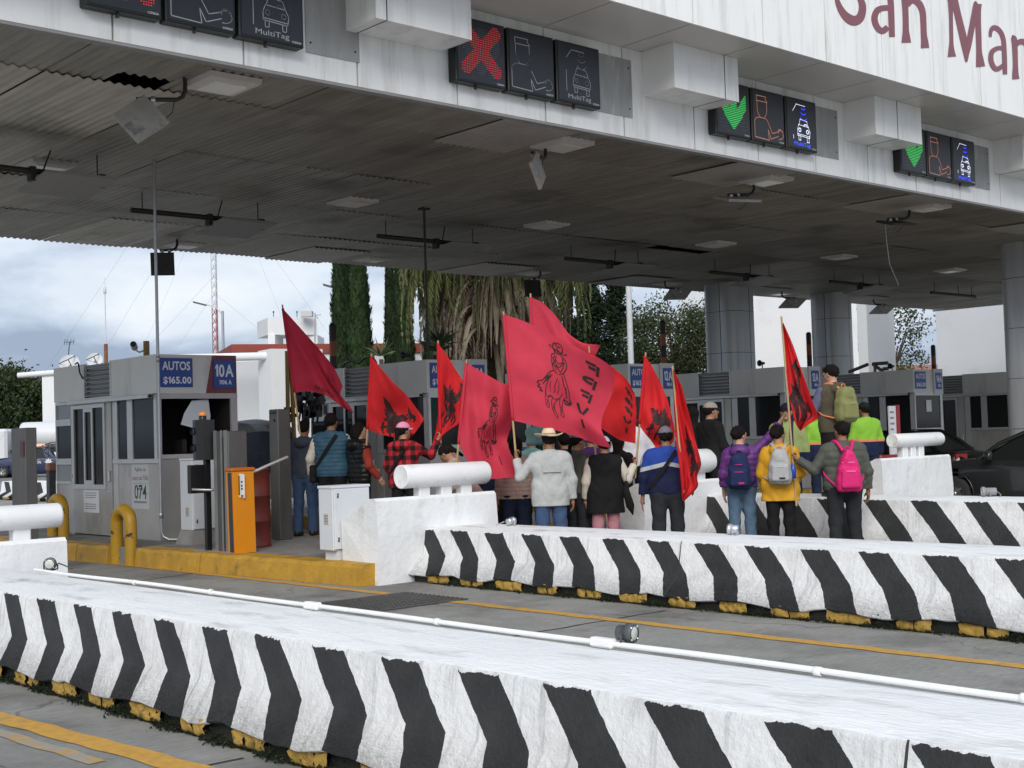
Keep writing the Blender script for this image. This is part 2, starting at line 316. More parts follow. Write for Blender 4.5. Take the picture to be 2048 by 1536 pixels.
# ------------------------------------------------------------------ barrier materials
white_p = mat('weathered_white_masonry_paint', (0.80, 0.81, 0.81), 0.7, var=0.05, scale=3, bump=0.55, bscale=16, dirt=(0.40, 0.385, 0.36), dscale=1.9, dlo=0.53, dhi=0.76, stretch=(2.4, 0.7, 1), bdist=0.03)
side_w = mat('rough_white_wall_paint', (0.74, 0.75, 0.755), 0.75, var=0.06, scale=2, bump=0.35, bscale=13, dirt=(0.44, 0.435, 0.42), dscale=2.4, dlo=0.53, dhi=0.82, bdist=0.03)
def stripe_mat(name, y0, period, zb, low, ztop=0.59):
    M = mat(name, (0.5, 0.5, 0.5), 0.72, var=0.0); t, b = nodes_of(M)
    L = t.links.new; c = N(t, 'ShaderNodeTexCoord'); s = N(t, 'ShaderNodeSeparateXYZ'); L(c.outputs['Object'], s.inputs[0])
    nz = N(t, 'ShaderNodeTexNoise', i_Scale=13.0, i_Detail=6.0, i_Roughness=0.65); L(c.outputs['Object'], nz.inputs[0])
    nl = N(t, 'ShaderNodeTexNoise', i_Scale=1.3, i_Detail=1.0); L(c.outputs['Object'], nl.inputs[0])
    def mth(op, a, bb=None, cc=None):
        n = N(t, 'ShaderNodeMath', operation=op)
        for i, q in enumerate((a, bb, cc)):
            if q is None: continue
            if isinstance(q, (int, float)): n.inputs[i].default_value = q
            else: L(q, n.inputs[i])
        return n.outputs[0]
    z = s.outputs[2]; up = mth('MAXIMUM', mth('SUBTRACT', z, zb), 0.0); dn = mth('MAXIMUM', mth('SUBTRACT', zb, z), 0.0)
    u = mth('ADD', s.outputs[1], mth('ADD', mth('MULTIPLY', up, -0.86), mth('MULTIPLY', dn, low)))
    u = mth('ADD', u, mth('MULTIPLY', mth('SUBTRACT', nz.outputs[0], 0.5), 0.034)); u = mth('ADD', u, mth('MULTIPLY', mth('SUBTRACT', nl.outputs[0], 0.5), 0.07))
    f = mth('FRACT', mth('DIVIDE', mth('SUBTRACT', y0+1000*period, u), period))
    blk = mth('MULTIPLY', mth('GREATER_THAN', 0.49, f), mth('LESS_THAN', mth('ADD', z, mth('MULTIPLY', mth('SUBTRACT', nz.outputs[0], 0.5), 0.06)), ztop))
    bn = N(t, 'ShaderNodeTexNoise', i_Scale=4.0, i_Detail=7.0, i_Roughness=0.65); L(c.outputs['Object'], bn.inputs[0])
    rb = N(t, 'ShaderNodeValToRGB'); rb.color_ramp.elements[0].color = (0.013, 0.014, 0.015, 1); rb.color_ramp.elements[1].color = (0.034, 0.035, 0.036, 1); rb.color_ramp.elements[0].position = 0.3; rb.color_ramp.elements[1].position = 0.75
    rw = N(t, 'ShaderNodeValToRGB'); rw.color_ramp.elements[0].color = (0.55, 0.548, 0.54, 1); rw.color_ramp.elements[1].color = (0.74, 0.745, 0.745, 1); rw.color_ramp.elements[0].position = 0.28; rw.color_ramp.elements[1].position = 0.55
    L(bn.outputs[0], rb.inputs[0]); L(bn.outputs[0], rw.inputs[0])
    # vertical run-off streaks below the top edge
    mp = N(t, 'ShaderNodeMapping'); mp.inputs['Scale'].default_value = (1, 26, 1.3); L(c.outputs['Object'], mp.inputs[0])
    st = N(t, 'ShaderNodeTexNoise', i_Scale=1.0, i_Detail=3.0); L(mp.outputs[0], st.inputs[0])
    sr = N(t, 'ShaderNodeMapRange'); sr.inputs[1].default_value = 0.56; sr.inputs[2].default_value = 0.74; sr.inputs[3].default_value = 1.0; sr.inputs[4].default_value = 0.6; L(st.outputs[0], sr.inputs[0])
    mu = N(t, 'ShaderNodeMixRGB', blend_type='MULTIPLY'); mu.inputs[0].default_value = 0.8; L(rw.outputs[0], mu.inputs[1]); L(sr.outputs[0], mu.inputs[2])
    mx = N(t, 'ShaderNodeMixRGB'); L(blk, mx.inputs[0]); L(mu.outputs[0], mx.inputs[1]); L(rb.outputs[0], mx.inputs[2]); L(mx.outputs[0], b.inputs['Base Color'])
    n3 = N(t, 'ShaderNodeTexNoise', i_Scale=26.0, i_Detail=8.0, i_Roughness=0.68, i_Distortion=0.25); L(c.outputs['Object'], n3.inputs[0])
    bp = N(t, 'ShaderNodeBump'); bp.inputs['Strength'].default_value = 0.75; bp.inputs['Distance'].default_value = 0.022; L(n3.outputs[0], bp.inputs['Height']); L(bp.outputs[0], b.inputs['Normal'])
    return M
dark_gap = mat('shaded_gap_concrete', (0.035, 0.035, 0.030), 0.9, var=0.3, scale=8, bump=0.6, bscale=30)  # near-black colour stands in for shade in the foot gaps and joints
yel_stone = mat('flaking_yellow_stone', (0.38, 0.235, 0.045), 0.8, var=0.3, scale=16, bump=0.9, bscale=35, dirt=(0.10, 0.075, 0.03), dscale=9, dlo=0.55, dhi=0.68)
moss_m = mat('moss', (0.017, 0.026, 0.008), 0.95, var=0.5, scale=20, bump=0.8, bscale=60)
def hsh(a): return math.sin(a*127.1)*43758.5453 % 1.0
def barrier(label, x_top0, dxdy, w, h, ya, yb, yph, period, zb, xflare, lbl_m):
    root = thing('concrete_barrier', label, 'barrier', (x_top0, (ya+yb)/2, 0), group='striped concrete barriers')
    X = lambda y: x_top0+dxdy*(y-2)
    n = int((yb-ya)/0.11); ys = np.linspace(ya, yb, n); rows = []
    for i, y in enumerate(ys):
        x = X(y); e1 = 0.007*math.sin(y*3.1)+0.006*math.sin(y*11.7)+0.004*math.sin(y*29); e2 = 0.006*math.sin(y*4.3+1)+0.004*math.sin(y*19)
        gap = 0.10+0.018*math.sin(y*6.1)+0.02*(hsh(i*0.37)-0.5)
        rows.append([(x-xflare+0.03, y, gap-0.005), (x-xflare+e1, y, gap+0.01), (x-0.055+e2, y, zb), (x-0.012+e1, y, h-0.02+e2*0.5), (x+0.004+e1, y, h-0.003+e2*0.4),
                     (x+0.05, y, h+0.004+e2*0.7), (x+w*0.5, y, h+0.010+e1*0.6), (x+w-0.05, y, h+0.003), (x+w, y, h-0.012), (x+w+0.02, y, zb), (x+w+xflare, y, 0.0)])
    R = np.array(rows); smat = stripe_mat('black_white_stripes_'+lbl_m, yph, period, zb, {'near': .62, 'middle': 1.05, 'far': 1.3}.get(lbl_m, -1.0), h-0.012)
    b = MB(); b.grid(R[:, 0:5], 0); b.grid(R[:, 4:], 1)
    b.add(list(R[-1]), [tuple(range(R.shape[1]))], 1); b.add(list(R[0]), [tuple(range(R.shape[1]-1, -1, -1))], 1)
    b.build('wall_body', [smat, white_p], root)
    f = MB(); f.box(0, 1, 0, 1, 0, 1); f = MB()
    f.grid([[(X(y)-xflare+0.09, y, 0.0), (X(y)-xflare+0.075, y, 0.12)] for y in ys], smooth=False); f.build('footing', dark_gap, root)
    # broken yellow kerb stones below the white stripes
    k0 = int((yph-yb)/period)-2; ms = []
    for k in range(k0, k0+int((yb-ya)/period)+6):
        yc = yph-(k+0.70)*period-0.05
        if yc < ya+0.15 or yc > yb-0.15: continue
        m_ = 1 + int(hsh(k*1.7) > 0.45); L = period*(0.52+0.2*hsh(k*2.3)); y = yc-L/2
        for q in range(m_+1):
            l = L/(m_+1)*(0.85+0.25*hsh(k+q*0.31)); x0 = X(yc)-xflare-0.005+0.02*hsh(k*3+q)
            s = MB(); P = []
            for a in np.linspace(0, 1, 10):
                row = []
                for t in np.linspace(0, math.pi, 7):
                    rr = (1-0.55*abs(2*a-1)**4); j = 0.010*math.sin(37*a*l+5*t+k)+0.006*math.sin(51*a+13*t+k*3)
                    row.append((x0+0.075-(0.062+j)*(0.75+0.25*rr)*max(0.0, math.sin(t))**0.3, y+a*l, 0.004+(0.056+0.054*(-math.cos(t)))+j*0.7))
                P.append(row)
            s.grid(P); s.build('kerb_stone', yel_stone, root); y += L/(m_+1)
        ms.append(yc-period*0.5)
    for yj in {'near': (2.42,), 'middle': (8.35,)}.get(lbl_m, ()):
        i = int(np.argmin(np.abs(ys-yj))); J_ = MB(); q = R[i, 1:5]+np.array([0.004, 0, 0.0]); J_.tube([p_+np.array([0, 0.006*math.sin(k*2.1), 0]) for k, p_ in enumerate(q)], [.007, .010, .008, .006], 5); J_.build('expansion_joint', dark_gap, root)
    mo = MB(); rr = random.Random(int(x_top0*100))
    for yc in ms:
        for q in range(int(340*(.35+hsh(yc*3.3)))):
            y = yc+rr.uniform(-.5, .5)*period*.62*(1 if q % 4 else 1.8); w_ = max(.15, 1-abs(y-yc)/(period*.42)); x = X(y)-xflare+0.05-abs(rr.gauss(0, 0.045))*w_-.02; z = 0.005+abs(rr.gauss(0, 0.035))*w_; r = rr.uniform(0.005, 0.014)
            a = rr.uniform(0, 6.28); d = np.array([math.cos(a), math.sin(a), 0])*r; u = np.array([rr.uniform(-.4, .4), rr.uniform(-.4, .4), 1])*r*1.3
            p = np.array([x, y, z]); mo.add([p-d, p+d*0.3+u*0.3, p+d, p+u], [(0, 1, 3), (1, 2, 3), (0, 2, 3)])
    tag(mo.build('moss', moss_m, root), kind='stuff')
    return root
barrier('nearest black and white striped barrier, with a conduit pipe on its top', 3.925, -0.0135, 0.80, 0.60, -4, 12.235, 7.35, 0.580, 0.30, 0.20, 'near')
barrier('middle black and white striped barrier, joined to the nose beside the white cabinet', 9.64, -0.004, 0.92, 0.60, -4, 12.235, 10.42, 0.60, 0.30, 0.28, 'middle')
barrier('farthest black and white striped barrier, behind the row of backpacks', 14.50, 0.02, 0.95, 0.71, -3, 12.235, 9.62, 0.70, 0.35, 0.28, 'far')
# ------------------------------------------------------------------ crash noses with concrete rollers
def nose(label, x0, x1, yf, ht, cyl, legs):
    root = thing('crash_nose', label, 'crash block', ((x0+x1)/2, yf, 0), group='white crash noses with roller')
    yb = yf+0.70; zb = ht-0.27; b = MB(); e = 0.035
    S = lambda x, y, z: (x+0.012*math.sin(z*5+y*3), y+0.012*math.sin(x*4+z*3), z)
    xs = np.linspace(x0, x1, 9)
    fr = [[S(x, yf, 0) for x in xs], [S(x, yf, ht*0.5) for x in xs], [S(x, yf+0.004, ht-e) for x in xs], [S(x, yf+e, ht) for x in xs], [S(x, yf+0.12, ht-0.004) for x in xs], [S(x, yb, zb) for x in xs], [S(x, yb+0.02, 0) for x in xs]]
    b.grid(np.array(fr).transpose(1, 0, 2), smooth=False)
    for x, rev in ((x0, 1), (x1, 0)):
        V = [S(x, yf, 0), S(x, yf, ht*0.5), S(x, yf+0.004, ht-e), S(x, yf+e, ht), S(x, yf+0.12, ht-0.004), S(x, yb, zb), S(x, yb+0.02, 0)]
        b.add(V, [tuple(range(7)) if not rev else tuple(range(6, -1, -1))])
    b.build('block', side_w, root)
    xa, xe, yc, z, r = cyl
    cm = mat('smooth_white_pipe_paint', (0.78, 0.785, 0.785), 0.5, var=0.04, scale=3, bump=0.15, bscale=20, dirt=(0.40, 0.385, 0.36), dscale=3.2, dlo=0.58, dhi=0.80)
    q = MB(); q.lathe((xa, yc, z), [(0.0, 0.006), (r*0.9, 0.004), (r*0.985, 0.0), (r, 0.015), (r, xe-xa-0.02), (r*0.95, xe-xa), (0, xe-xa)], 28, axis='x')
    q.build('roller', cm, root)
    for xl in legs:
        l = MB(); l.box(xl-0.085, xl+0.085, yc-0.03, yc+0.10, zb, z-r*0.6, bev=0.012); l.build('leg', cm, root)
nose('white crash block with roller joined to the middle striped barrier, beside the white cabinet', 8.90, 10.72, 12.24, 0.985, (9.52, 10.84, 12.60, 1.205, 0.142), (9.86, 10.20, 10.52))
nose('white crash block behind the man in the blue and navy jacket', 13.35, 15.12, 12.24, 0.95, (13.9, 15.42, 12.60, 1.20, 0.175), (14.2, 14.6, 15.0))
nose('white crash block with roller beside the dark saloon car', 19.2, 21.42, 12.24, 1.09, (20.12, 21.66, 12.60, 1.365, 0.12), (20.49, 20.75, 21.01))
nose('white crash block with roller at the left edge of the photo', 3.46, 5.26, 12.24, 0.82, (3.6, 5.32, 12.54, 1.02, 0.118), (3.9, 4.42, 4.95))
# conduit along the top of the near barrier and floodlights
cw = mat('white_painted_conduit', (0.78, 0.785, 0.78), 0.55, var=0.06, scale=8, dirt=(0.4, 0.39, 0.36), dscale=6, dlo=0.62, dhi=0.75)
root = thing('conduit_pipe', 'white conduit pipe lying along the top of the nearest striped barrier', 'pipe', (4.6, 4, 0.63))
b = MB(); b.tube([(4.66-0.012*(y-2)+0.012*math.sin(y*1.7), y, 0.632+0.004*math.sin(y*2.2)) for y in np.arange(-3, 11.3, 0.25)], 0.0138, 8); b.build('pipe', cw, root)
for y in (4.55, 7.02, 1.6, -0.6):
    b = MB(); xx = 4.66-0.012*(y-2)+0.012*math.sin(y*1.7); b.box(xx-0.026, xx+0.026, y-0.075, y+0.075, 0.608, 0.655, bev=0.01); b.build('junction_box', cw, root)
for y in (3.3, 5.8, 8.3, 9.4, 2.4):
    b = MB(); xx = 4.66-0.012*(y-2)+0.012*math.sin(y*1.7); b.lathe((xx, y-0.02, 0.632), [(0.0155, 0), (0.0195, 0.004), (0.0195, 0.035), (0.0155, 0.039)], 10, axis='y'); b.build('collar', cw, root)
spot_b = mat('grey_floodlight_housing', (0.07, 0.075, 0.08), 0.45, var=0.15, scale=12); spot_g = mat('floodlight_glass', (0.55, 0.56, 0.50), 0.15, var=0.1, scale=30); chrome = mat('bright_galvanised', (0.62, 0.63, 0.64), 0.3, 0.9, var=0.1, scale=20)
def flood(loc, az, r, L, label, body=spot_b):
    o = thing('floodlight', label, 'floodlight', loc, az, 'small floodlights on the barrier tops', local=True)
    z = r*1.05
    q = MB(); q.lathe((0, 0, z), [(0, -L), (r*0.72, -L), (r*0.78, -L+0.01), (r*0.8, -0.035), (r, -0.033), (r, 0.0), (r*0.93, 0.006), (r*0.70, 0.006)], 24, axis='y'); q.build('housing', body, o)
    q = MB(); q.lathe((0, 0, z), [(r*0.70, 0.004), (r*0.5, 0.008), (0.0, 0.010)], 24, axis='y'); q.build('lens', spot_g, o)
    q = MB(); q.tube([(-r*1.05, -L*0.5, z), (-r*1.05, -L*0.5, 0.012), (0, -L*0.5, 0.0), (r*1.05, -L*0.5, 0.012), (r*1.05, -L*0.5, z)], 0.008, 6); q.build('bracket', body, o)
    for k in range(4):
        a = k*math.pi/2+0.78; q = MB(); q.lathe((r*0.85*math.cos(a), 0.0, z+r*0.85*math.sin(a)), [(0.006, 0), (0.006, 0.009), (0, 0.010)], 6, axis='y'); q.build('screw', chrome, o)
    q = MB(); q.tube([(-r, -L, z), (-r-0.05, -L-0.03, 0.03), (-r-0.12, -L, 0.004)], 0.006, 5); q.build('cable', body, o)
flood((4.70, 4.40, 0.632), math.radians(-166), 0.048, 0.085, 'dark grey round floodlight on the conduit near the middle of the nearest barrier')
flood((4.66, 11.2, 0.612), math.radians(143), 0.055, 0.08, 'small ring floodlight beside the white block at the left edge')
flood((10.35, 11.55, 0.605), math.radians(-75), 0.05, 0.11, 'pale metal floodlight at the right foot of the crash block by the white cabinet', chrome)
flood((10.35, 8.36, 0.605), math.radians(25), 0.055, 0.10, 'shiny metal floodlight on the barrier in front of the blue jeans', chrome)
flood((15.3, 8.35, 0.715), math.radians(40), 0.062, 0.17, 'grey floodlight on the far barrier below the dark car', mat('light_grey_housing', (0.25, 0.25, 0.25), 0.5))
# drain grate across the lane
iron = mat('dark_iron_grate', (0.115, 0.113, 0.11), 0.5, 0.6, var=0.3, scale=15); root = thing('drain_grate', 'iron mesh drain grate set across the lane by the yellow line', 'grate', (8.0, 10.9, 0.01))
b = MB(); b.box(7.35, 8.66, 10.38, 10.42, 0.006, 0.016); b.box(7.35, 8.66, 11.40, 11.44, 0.006, 0.016); b.box(7.35, 7.39, 10.42, 11.40, 0.006, 0.016); b.build('frame', iron, root)
b = MB()
for y in np.arange(10.46, 11.4, 0.075): b.box(7.39, 8.66, y, y+0.022, 0.008, 0.018)
for x in np.arange(7.42, 8.66, 0.09): b.box(x, x+0.02, 10.42, 11.40, 0.0075, 0.0155)
b.build('bars', iron, root)
b = MB(); b.box(7.39, 8.66, 10.42, 11.40, 0.0045, 0.006); b.build('pit_shade', mat('pit_shade_black', (0.012, 0.012, 0.012), 0.9, var=0), root)  # flat black sheet stands in for the dark of the drain pit
# ================================================================== canopy
PIT, SX0 = 1.519, 9.012
XA, XB = SX0-4*PIT, SX0+23.5*PIT
YF, YU, ZF, ZS, ZT, ZC, YBK = 12.55, 11.27, 5.80, 7.07, 10.6, 5.90, 26.0
can = thing('toll_canopy', 'long toll plaza canopy with white panelled fascia and corrugated metal underside', 'canopy', (15, 19, 0))
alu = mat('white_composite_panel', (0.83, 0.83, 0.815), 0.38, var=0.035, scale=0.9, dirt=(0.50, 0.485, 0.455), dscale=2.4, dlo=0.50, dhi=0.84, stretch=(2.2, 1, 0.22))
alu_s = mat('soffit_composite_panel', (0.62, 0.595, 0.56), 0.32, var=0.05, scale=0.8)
black = mat('matt_black', (0.012, 0.012, 0.012), 0.8, var=0.2, scale=10)
seamk = [SX0+k*PIT for k in range(-4, 24)]
GP = 0.024
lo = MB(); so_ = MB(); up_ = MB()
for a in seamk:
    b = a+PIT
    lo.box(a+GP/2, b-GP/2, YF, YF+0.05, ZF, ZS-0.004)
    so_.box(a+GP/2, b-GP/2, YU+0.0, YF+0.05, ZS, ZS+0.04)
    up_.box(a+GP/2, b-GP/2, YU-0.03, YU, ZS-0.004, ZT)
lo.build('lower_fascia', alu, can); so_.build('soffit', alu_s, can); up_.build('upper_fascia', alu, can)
bk = MB(); bk.box(XA, XB, YF+0.055, YF+0.075, ZF+0.03, ZS-0.01); bk.box(XA, XB, YU+0.006, YU+0.03, ZS+0.06, ZT); bk.box(XA, XB, YU+0.03, YF, ZS+0.045, ZS+0.06); bk.build('panel_backing', black, can)
ed = MB(); ed.box(XA, XB, YF+0.0, YF+0.12, ZF-0.035, ZF-0.004); ed.build('edge_flashing', mat('grey_flashing', (0.28, 0.275, 0.265), 0.5, var=0.15, scale=3), can)
rf = MB(); rf.box(XA, XB, YF+0.3, YBK-0.35, 6.55, 6.75); rf.box(XA, XB, YBK-0.5, YBK-0.3, 5.99, 6.75); rf.box(XA, XA+0.2, YF+0.3, YBK-0.5, 6.0, 6.55); rf.box(XB-0.2, XB, YF+0.3, YBK-0.5, 6.0, 6.55); rf.build('roof_slab', mat('roof_dark', (0.05, 0.05, 0.05), 0.8), can)
xb = MB(); xb.box(XB-0.1, XB, YF+.13, YBK, ZF, 6.6); xb.box(XA-.03, XA-.003, YU-.03, YF+.14, ZS, ZT); xb.box(XA-.03, XA-.003, YF+.14, YBK, ZC-.06, 6.8); xb.build('end_panel', alu, can)
# corrugated ceiling: rows of lapped sheets, every sheet with its own tone
def ceil_mat():
    M = mat('corrugated_ceiling_paint', (0.30, 0.285, 0.265), 0.42, 0.25, var=0.0); t, b = nodes_of(M); L = t.links.new
    c = N(t, 'ShaderNodeTexCoord'); at = N(t, 'ShaderNodeAttribute', attribute_name='sheet')
    mp = N(t, 'ShaderNodeMapping'); mp.inputs['Scale'].default_value = (5, 0.45, 1); L(c.outputs['Object'], mp.inputs[0])
    n = N(t, 'ShaderNodeTexNoise', i_Scale=1.0, i_Detail=7.0, i_Roughness=0.62); L(mp.outputs[0], n.inputs[0])
    n2 = N(t, 'ShaderNodeTexNoise', i_Scale=0.55, i_Detail=5.0); L(c.outputs['Object'], n2.inputs[0])
    r = N(t, 'ShaderNodeValToRGB'); r.color_ramp.elements[0].position = 0.3; r.color_ramp.elements[1].position = 0.72
    r.color_ramp.elements[0].color = (0.23, 0.212, 0.182, 1); r.color_ramp.elements[1].color = (0.39, 0.365, 0.325, 1); L(n.outputs[0], r.inputs[0])
    mu = N(t, 'ShaderNodeMixRGB', blend_type='MULTIPLY'); mu.inputs[0].default_value = 1.0; L(r.outputs[0], mu.inputs[1]); L(at.outputs[0], mu.inputs[2])
    r2 = N(t, 'ShaderNodeMapRange'); r2.inputs[1].default_value = 0.58; r2.inputs[2].default_value = 0.78; L(n2.outputs[0], r2.inputs[0])
    m2 = N(t, 'ShaderNodeMixRGB'); L(r2.outputs[0], m2.inputs[0]); L(mu.outputs[0], m2.inputs[1]); m2.inputs[2].default_value = (0.10, 0.092, 0.082, 1); L(m2.outputs[0], b.inputs['Base Color'])
    return M
CM_ = ceil_mat()
WP = 0.125
def sheet_pts(xa, xb, ya, yb, z, amp, per=6, sag=0.0, r=None):
    nx = max(2, int((xb-xa)/WP*per)+1); xs = np.linspace(xa, xb, nx); ny = max(3, int((yb-ya)/0.45)+1); ys = np.linspace(ya, yb, ny)
    P = np.zeros((nx, ny, 3)); ph = r.uniform(0, 6.28) if r else 0
    for j, y in enumerate(ys):
        P[:, j, 0] = xs; P[:, j, 1] = y
        P[:, j, 2] = z+amp*np.sin(2*math.pi*xs/WP)+sag*np.sin(ph+y*1.1+xs*0.9)
    return P
rows = [(12.62, 14.42), (14.36, 17.22), (17.16, 20.05), (20.0, 22.9), (22.84, YBK)]
cb = MB(); tones = []; rr = random.Random(3)
for ri, (ya, yb) in enumerate(rows):
    x = XA+0.1
    while x < XB-0.2:
        w = WP*rr.choice((12, 12, 12, 14)); xe = min(x+w, XB-0.12); gap = rr.choice((0.0, 0.0, 0.006, 0.016))
        P = sheet_pts(x, xe-gap, ya, yb, ZC+0.02-0.009*ri+rr.uniform(-0.006, 0.006), 0.0145, 6, 0.006, rr)
        nf = len(cb.f); tone = rr.uniform(0.82, 1.12)
        if ri == 1 and 3.5 < x < 7.2: tone = rr.uniform(1.45, 1.75)
        if ri == 2 and 3.0 < x < 6.8: tone = rr.uniform(1.3, 1.55)
        if ri == 4 and 10.2 < x < 11.8: tone = 1.5
        cb.grid(P)
        tones += [tone]*(len(cb.f)-nf); x = xe
# torn opening near the first lane antenna
keep = []
for i, f in enumerate(cb.f):
    c = np.mean([cb.v[k] for k in f], axis=0)
    if 6.75+.05*math.sin(c[1]*30) < c[0] < 7.42 and 14.05+0.07*math.sin(c[0]*23)+.04*math.sin(c[0]*51) < c[1] < 14.42: continue
    if 22.6 < c[0] < 24.6 and 20.1 < c[1] < 20.45: continue
    keep.append(i)
cb.f = [cb.f[i] for i in keep]; cb.m = [cb.m[i] for i in keep]; cb.sm = [cb.sm[i] for i in keep]; tones = [tones[i] for i in keep]
co = cb.build('corrugated_ceiling', CM_, can)
at_ = co.data.attributes.new('sheet', 'FLOAT', 'FACE'); at_.data.foreach_set('value', np.array(tones, 'f'))
vd = MB(); vd.box(XA+0.1, XB-0.1, YF+0.14, YBK-0.36, 6.20, 6.22); vd.build('dark_void_sheet', black, can)  # unseen black sheet added to keep the ceiling gaps and hole dark
# newer replacement sheets hanging a little lower
new_m = mat('replacement_sheet_grey', (0.44, 0.42, 0.395), 0.45, 0.2, var=0.12, scale=2)
for (xa, xe, ya, yb, z) in ((11.75, 13.15, 12.75, 14.6, 5.888), (16.7, 18.3, 12.72, 14.5, 5.888), (21.9, 23.4, 12.75, 14.6, 5.888), (27.3, 28.7, 12.75, 14.5, 5.888), (15.9, 17.4, 23.9, 25.95, 5.845), (20.9, 22.6, 24.0, 25.95, 5.845),
                           (26.2, 27.8, 24.0, 25.9, 5.845), (31.6, 33.2, 24.0, 25.9, 5.845), (36.8, 38.6, 24.0, 25.9, 5.845)):
    b = MB(); b.grid(sheet_pts(xa, xe, ya, yb, z, 0.0145, 7)); b.build('replacement_sheet', new_m, can)
# projecting boxes under the soffit
for xa in (3.85, 8.86, 13.98, 18.98, 24.0, 29.2, 34.2):
    b = MB(); b.box(xa, xa+1.42, 11.95, YF-0.003, 6.43, ZS-0.003)
    o = b.build('housing_box', alu, can)
    b = MB(); xs = min(seamk, key=lambda q: abs(q-(xa+0.95)) if xa+0.1 < q < xa+1.35 else 99)
    b.box(xs-0.006, xs+0.006, 11.946, 11.9495, 6.43, ZS-0.003); b.box(xs-0.006, xs+0.006, 11.95, YF-0.004, 6.4265, 6.4295); sub(b, 'panel_joint', black, o)
vent_m = mat('bare_metal_plate', (0.36, 0.36, 0.35), 0.55, 0.3, var=0.14, scale=2.5, stretch=(3, 1, 0.6), dirt=(0.55, 0.55, 0.54), dscale=3)
for xa in (8.30, 13.0, 18.03, 23.05, 28.1):
    b = MB(); b.box(xa, xa+0.74, YF-0.012, YF-0.002, 6.08, 6.90); p = b.build('cover_plate', vent_m, can)
    for dx_ in (0.06, 0.68):
        for dz in (0.12, 0.70): q = MB(); q.lathe((xa+dx_, YF-0.012, 6.08+dz), [(0.012, 0), (0.012, -0.006), (0, -0.008)], 8, axis='y'); sub(q, 'bolt', black, p)
# painted name on the upper fascia
wine = mat('wine_red_vinyl', (0.215, 0.075, 0.095), 0.45, var=0.05)
ls = 2048/388.0
def LP(x, y): return py(1660+x/ls, y/ls, YU-0.033)
def stroke(mb, pts, k=0):
    Q = []
    for i in range(len(pts)-1):
        p0, p1, p2, p3 = (np.array(pts[max(0, min(len(pts)-1, j))], float) for j in (i-1, i, i+1, i+2))
        for t in (0, .25, .5, .75): Q.append(.5*((2*p1)+(-p0+p2)*t+(2*p0-5*p1+4*p2-p3)*t*t+(-p0+3*p1-3*p2+p3)*t**3))
    pts = Q+[np.array(pts[-1], float)]
    L = []; R = []
    P = [np.array(p[:2], float) for p in pts]
    for i, p in enumerate(P):
        d = P[min(i+1, len(P)-1)]-P[max(i-1, 0)]; d /= np.linalg.norm(d); n = np.array([-d[1], d[0]]); w = pts[i][2]/2
        o_ = np.array([0, -0.0006*k, 0]); L.append(LP(*(p+n*w))+o_); R.append(LP(*(p-n*w))+o_)
    mb.grid([L, R], smooth=False)
let = [
 [(165, -90, 60), (120, -60, 70), (75, -20, 50), (95, 60, 62), (140, 140, 80), (195, 195, 100), (255, 220, 108), (310, 195, 96), (338, 130, 84), (342, 60, 78), (320, -10, 66), (285, -60, 60)],
 [(462, -70, 40), (500, -105, 50), (560, -120, 60), (615, -80, 66), (638, 0, 66), (645, 120, 68), (650, 250, 66), (655, 392, 62)],
 [(625, 84, 60), (560, 86, 62), (500, 110, 66), (470, 180, 68), (480, 250, 68), (515, 310, 66), (560, 325, 68), (610, 285, 60)],
 [(730, -60, 90), (775, -40, 66), (792, 60, 66), (798, 180, 64), (800, 320, 68), (803, 395, 88), (805, 452, 102)],
 [(810, 50, 70), (850, 10, 66), (890, 5, 70), (940, 40, 72), (975, 120, 68), (985, 240, 66), (990, 370, 66), (998, 440, 78), (1002, 508, 90)],
 [(1255, -80, 90), (1270, 0, 60), (1275, 150, 44), (1278, 300, 42), (1280, 440, 44), (1280, 520, 62), (1286, 600, 90)],
 [(1285, -90, 90), (1325, 60, 74), (1365, 230, 74), (1405, 400, 78), (1435, 560, 62), (1437, 655, 22)],
 [(1437, 600, 44), (1462, 470, 62), (1492, 310, 62), (1520, 170, 64), (1548, 60, 80), (1560, 40, 84)],
 [(1560, 42, 84), (1560, 110, 66), (1562, 250, 62), (1568, 400, 60), (1572, 540, 60), (1580, 630, 80), (1588, 704, 96)],
 [(1690, 390, 30), (1695, 330, 40), (1720, 295, 52), (1760, 300, 54), (1805, 350, 50), (1830, 430, 50), (1838, 560, 52), (1842, 680, 52), (1846, 785, 46)],
 [(1815, 508, 44), (1765, 510, 46), (1710, 545, 52), (1695, 610, 54), (1710, 680, 54), (1750, 730, 52), (1800, 710, 46), (1825, 680, 30)],
 [(1915, 390, 40), (1940, 410, 60), (1950, 520, 56), (1955, 680, 54), (1955, 780, 66), (1960, 835, 76)],
 [(1965, 470, 50), (2000, 440, 54), (2050, 445, 60), (2090, 500, 56), (2110, 600, 50)],
]
lt = MB()
for k_, s_ in enumerate(let): stroke(lt, s_, k_)
lt.build('painted_name', wine, can)
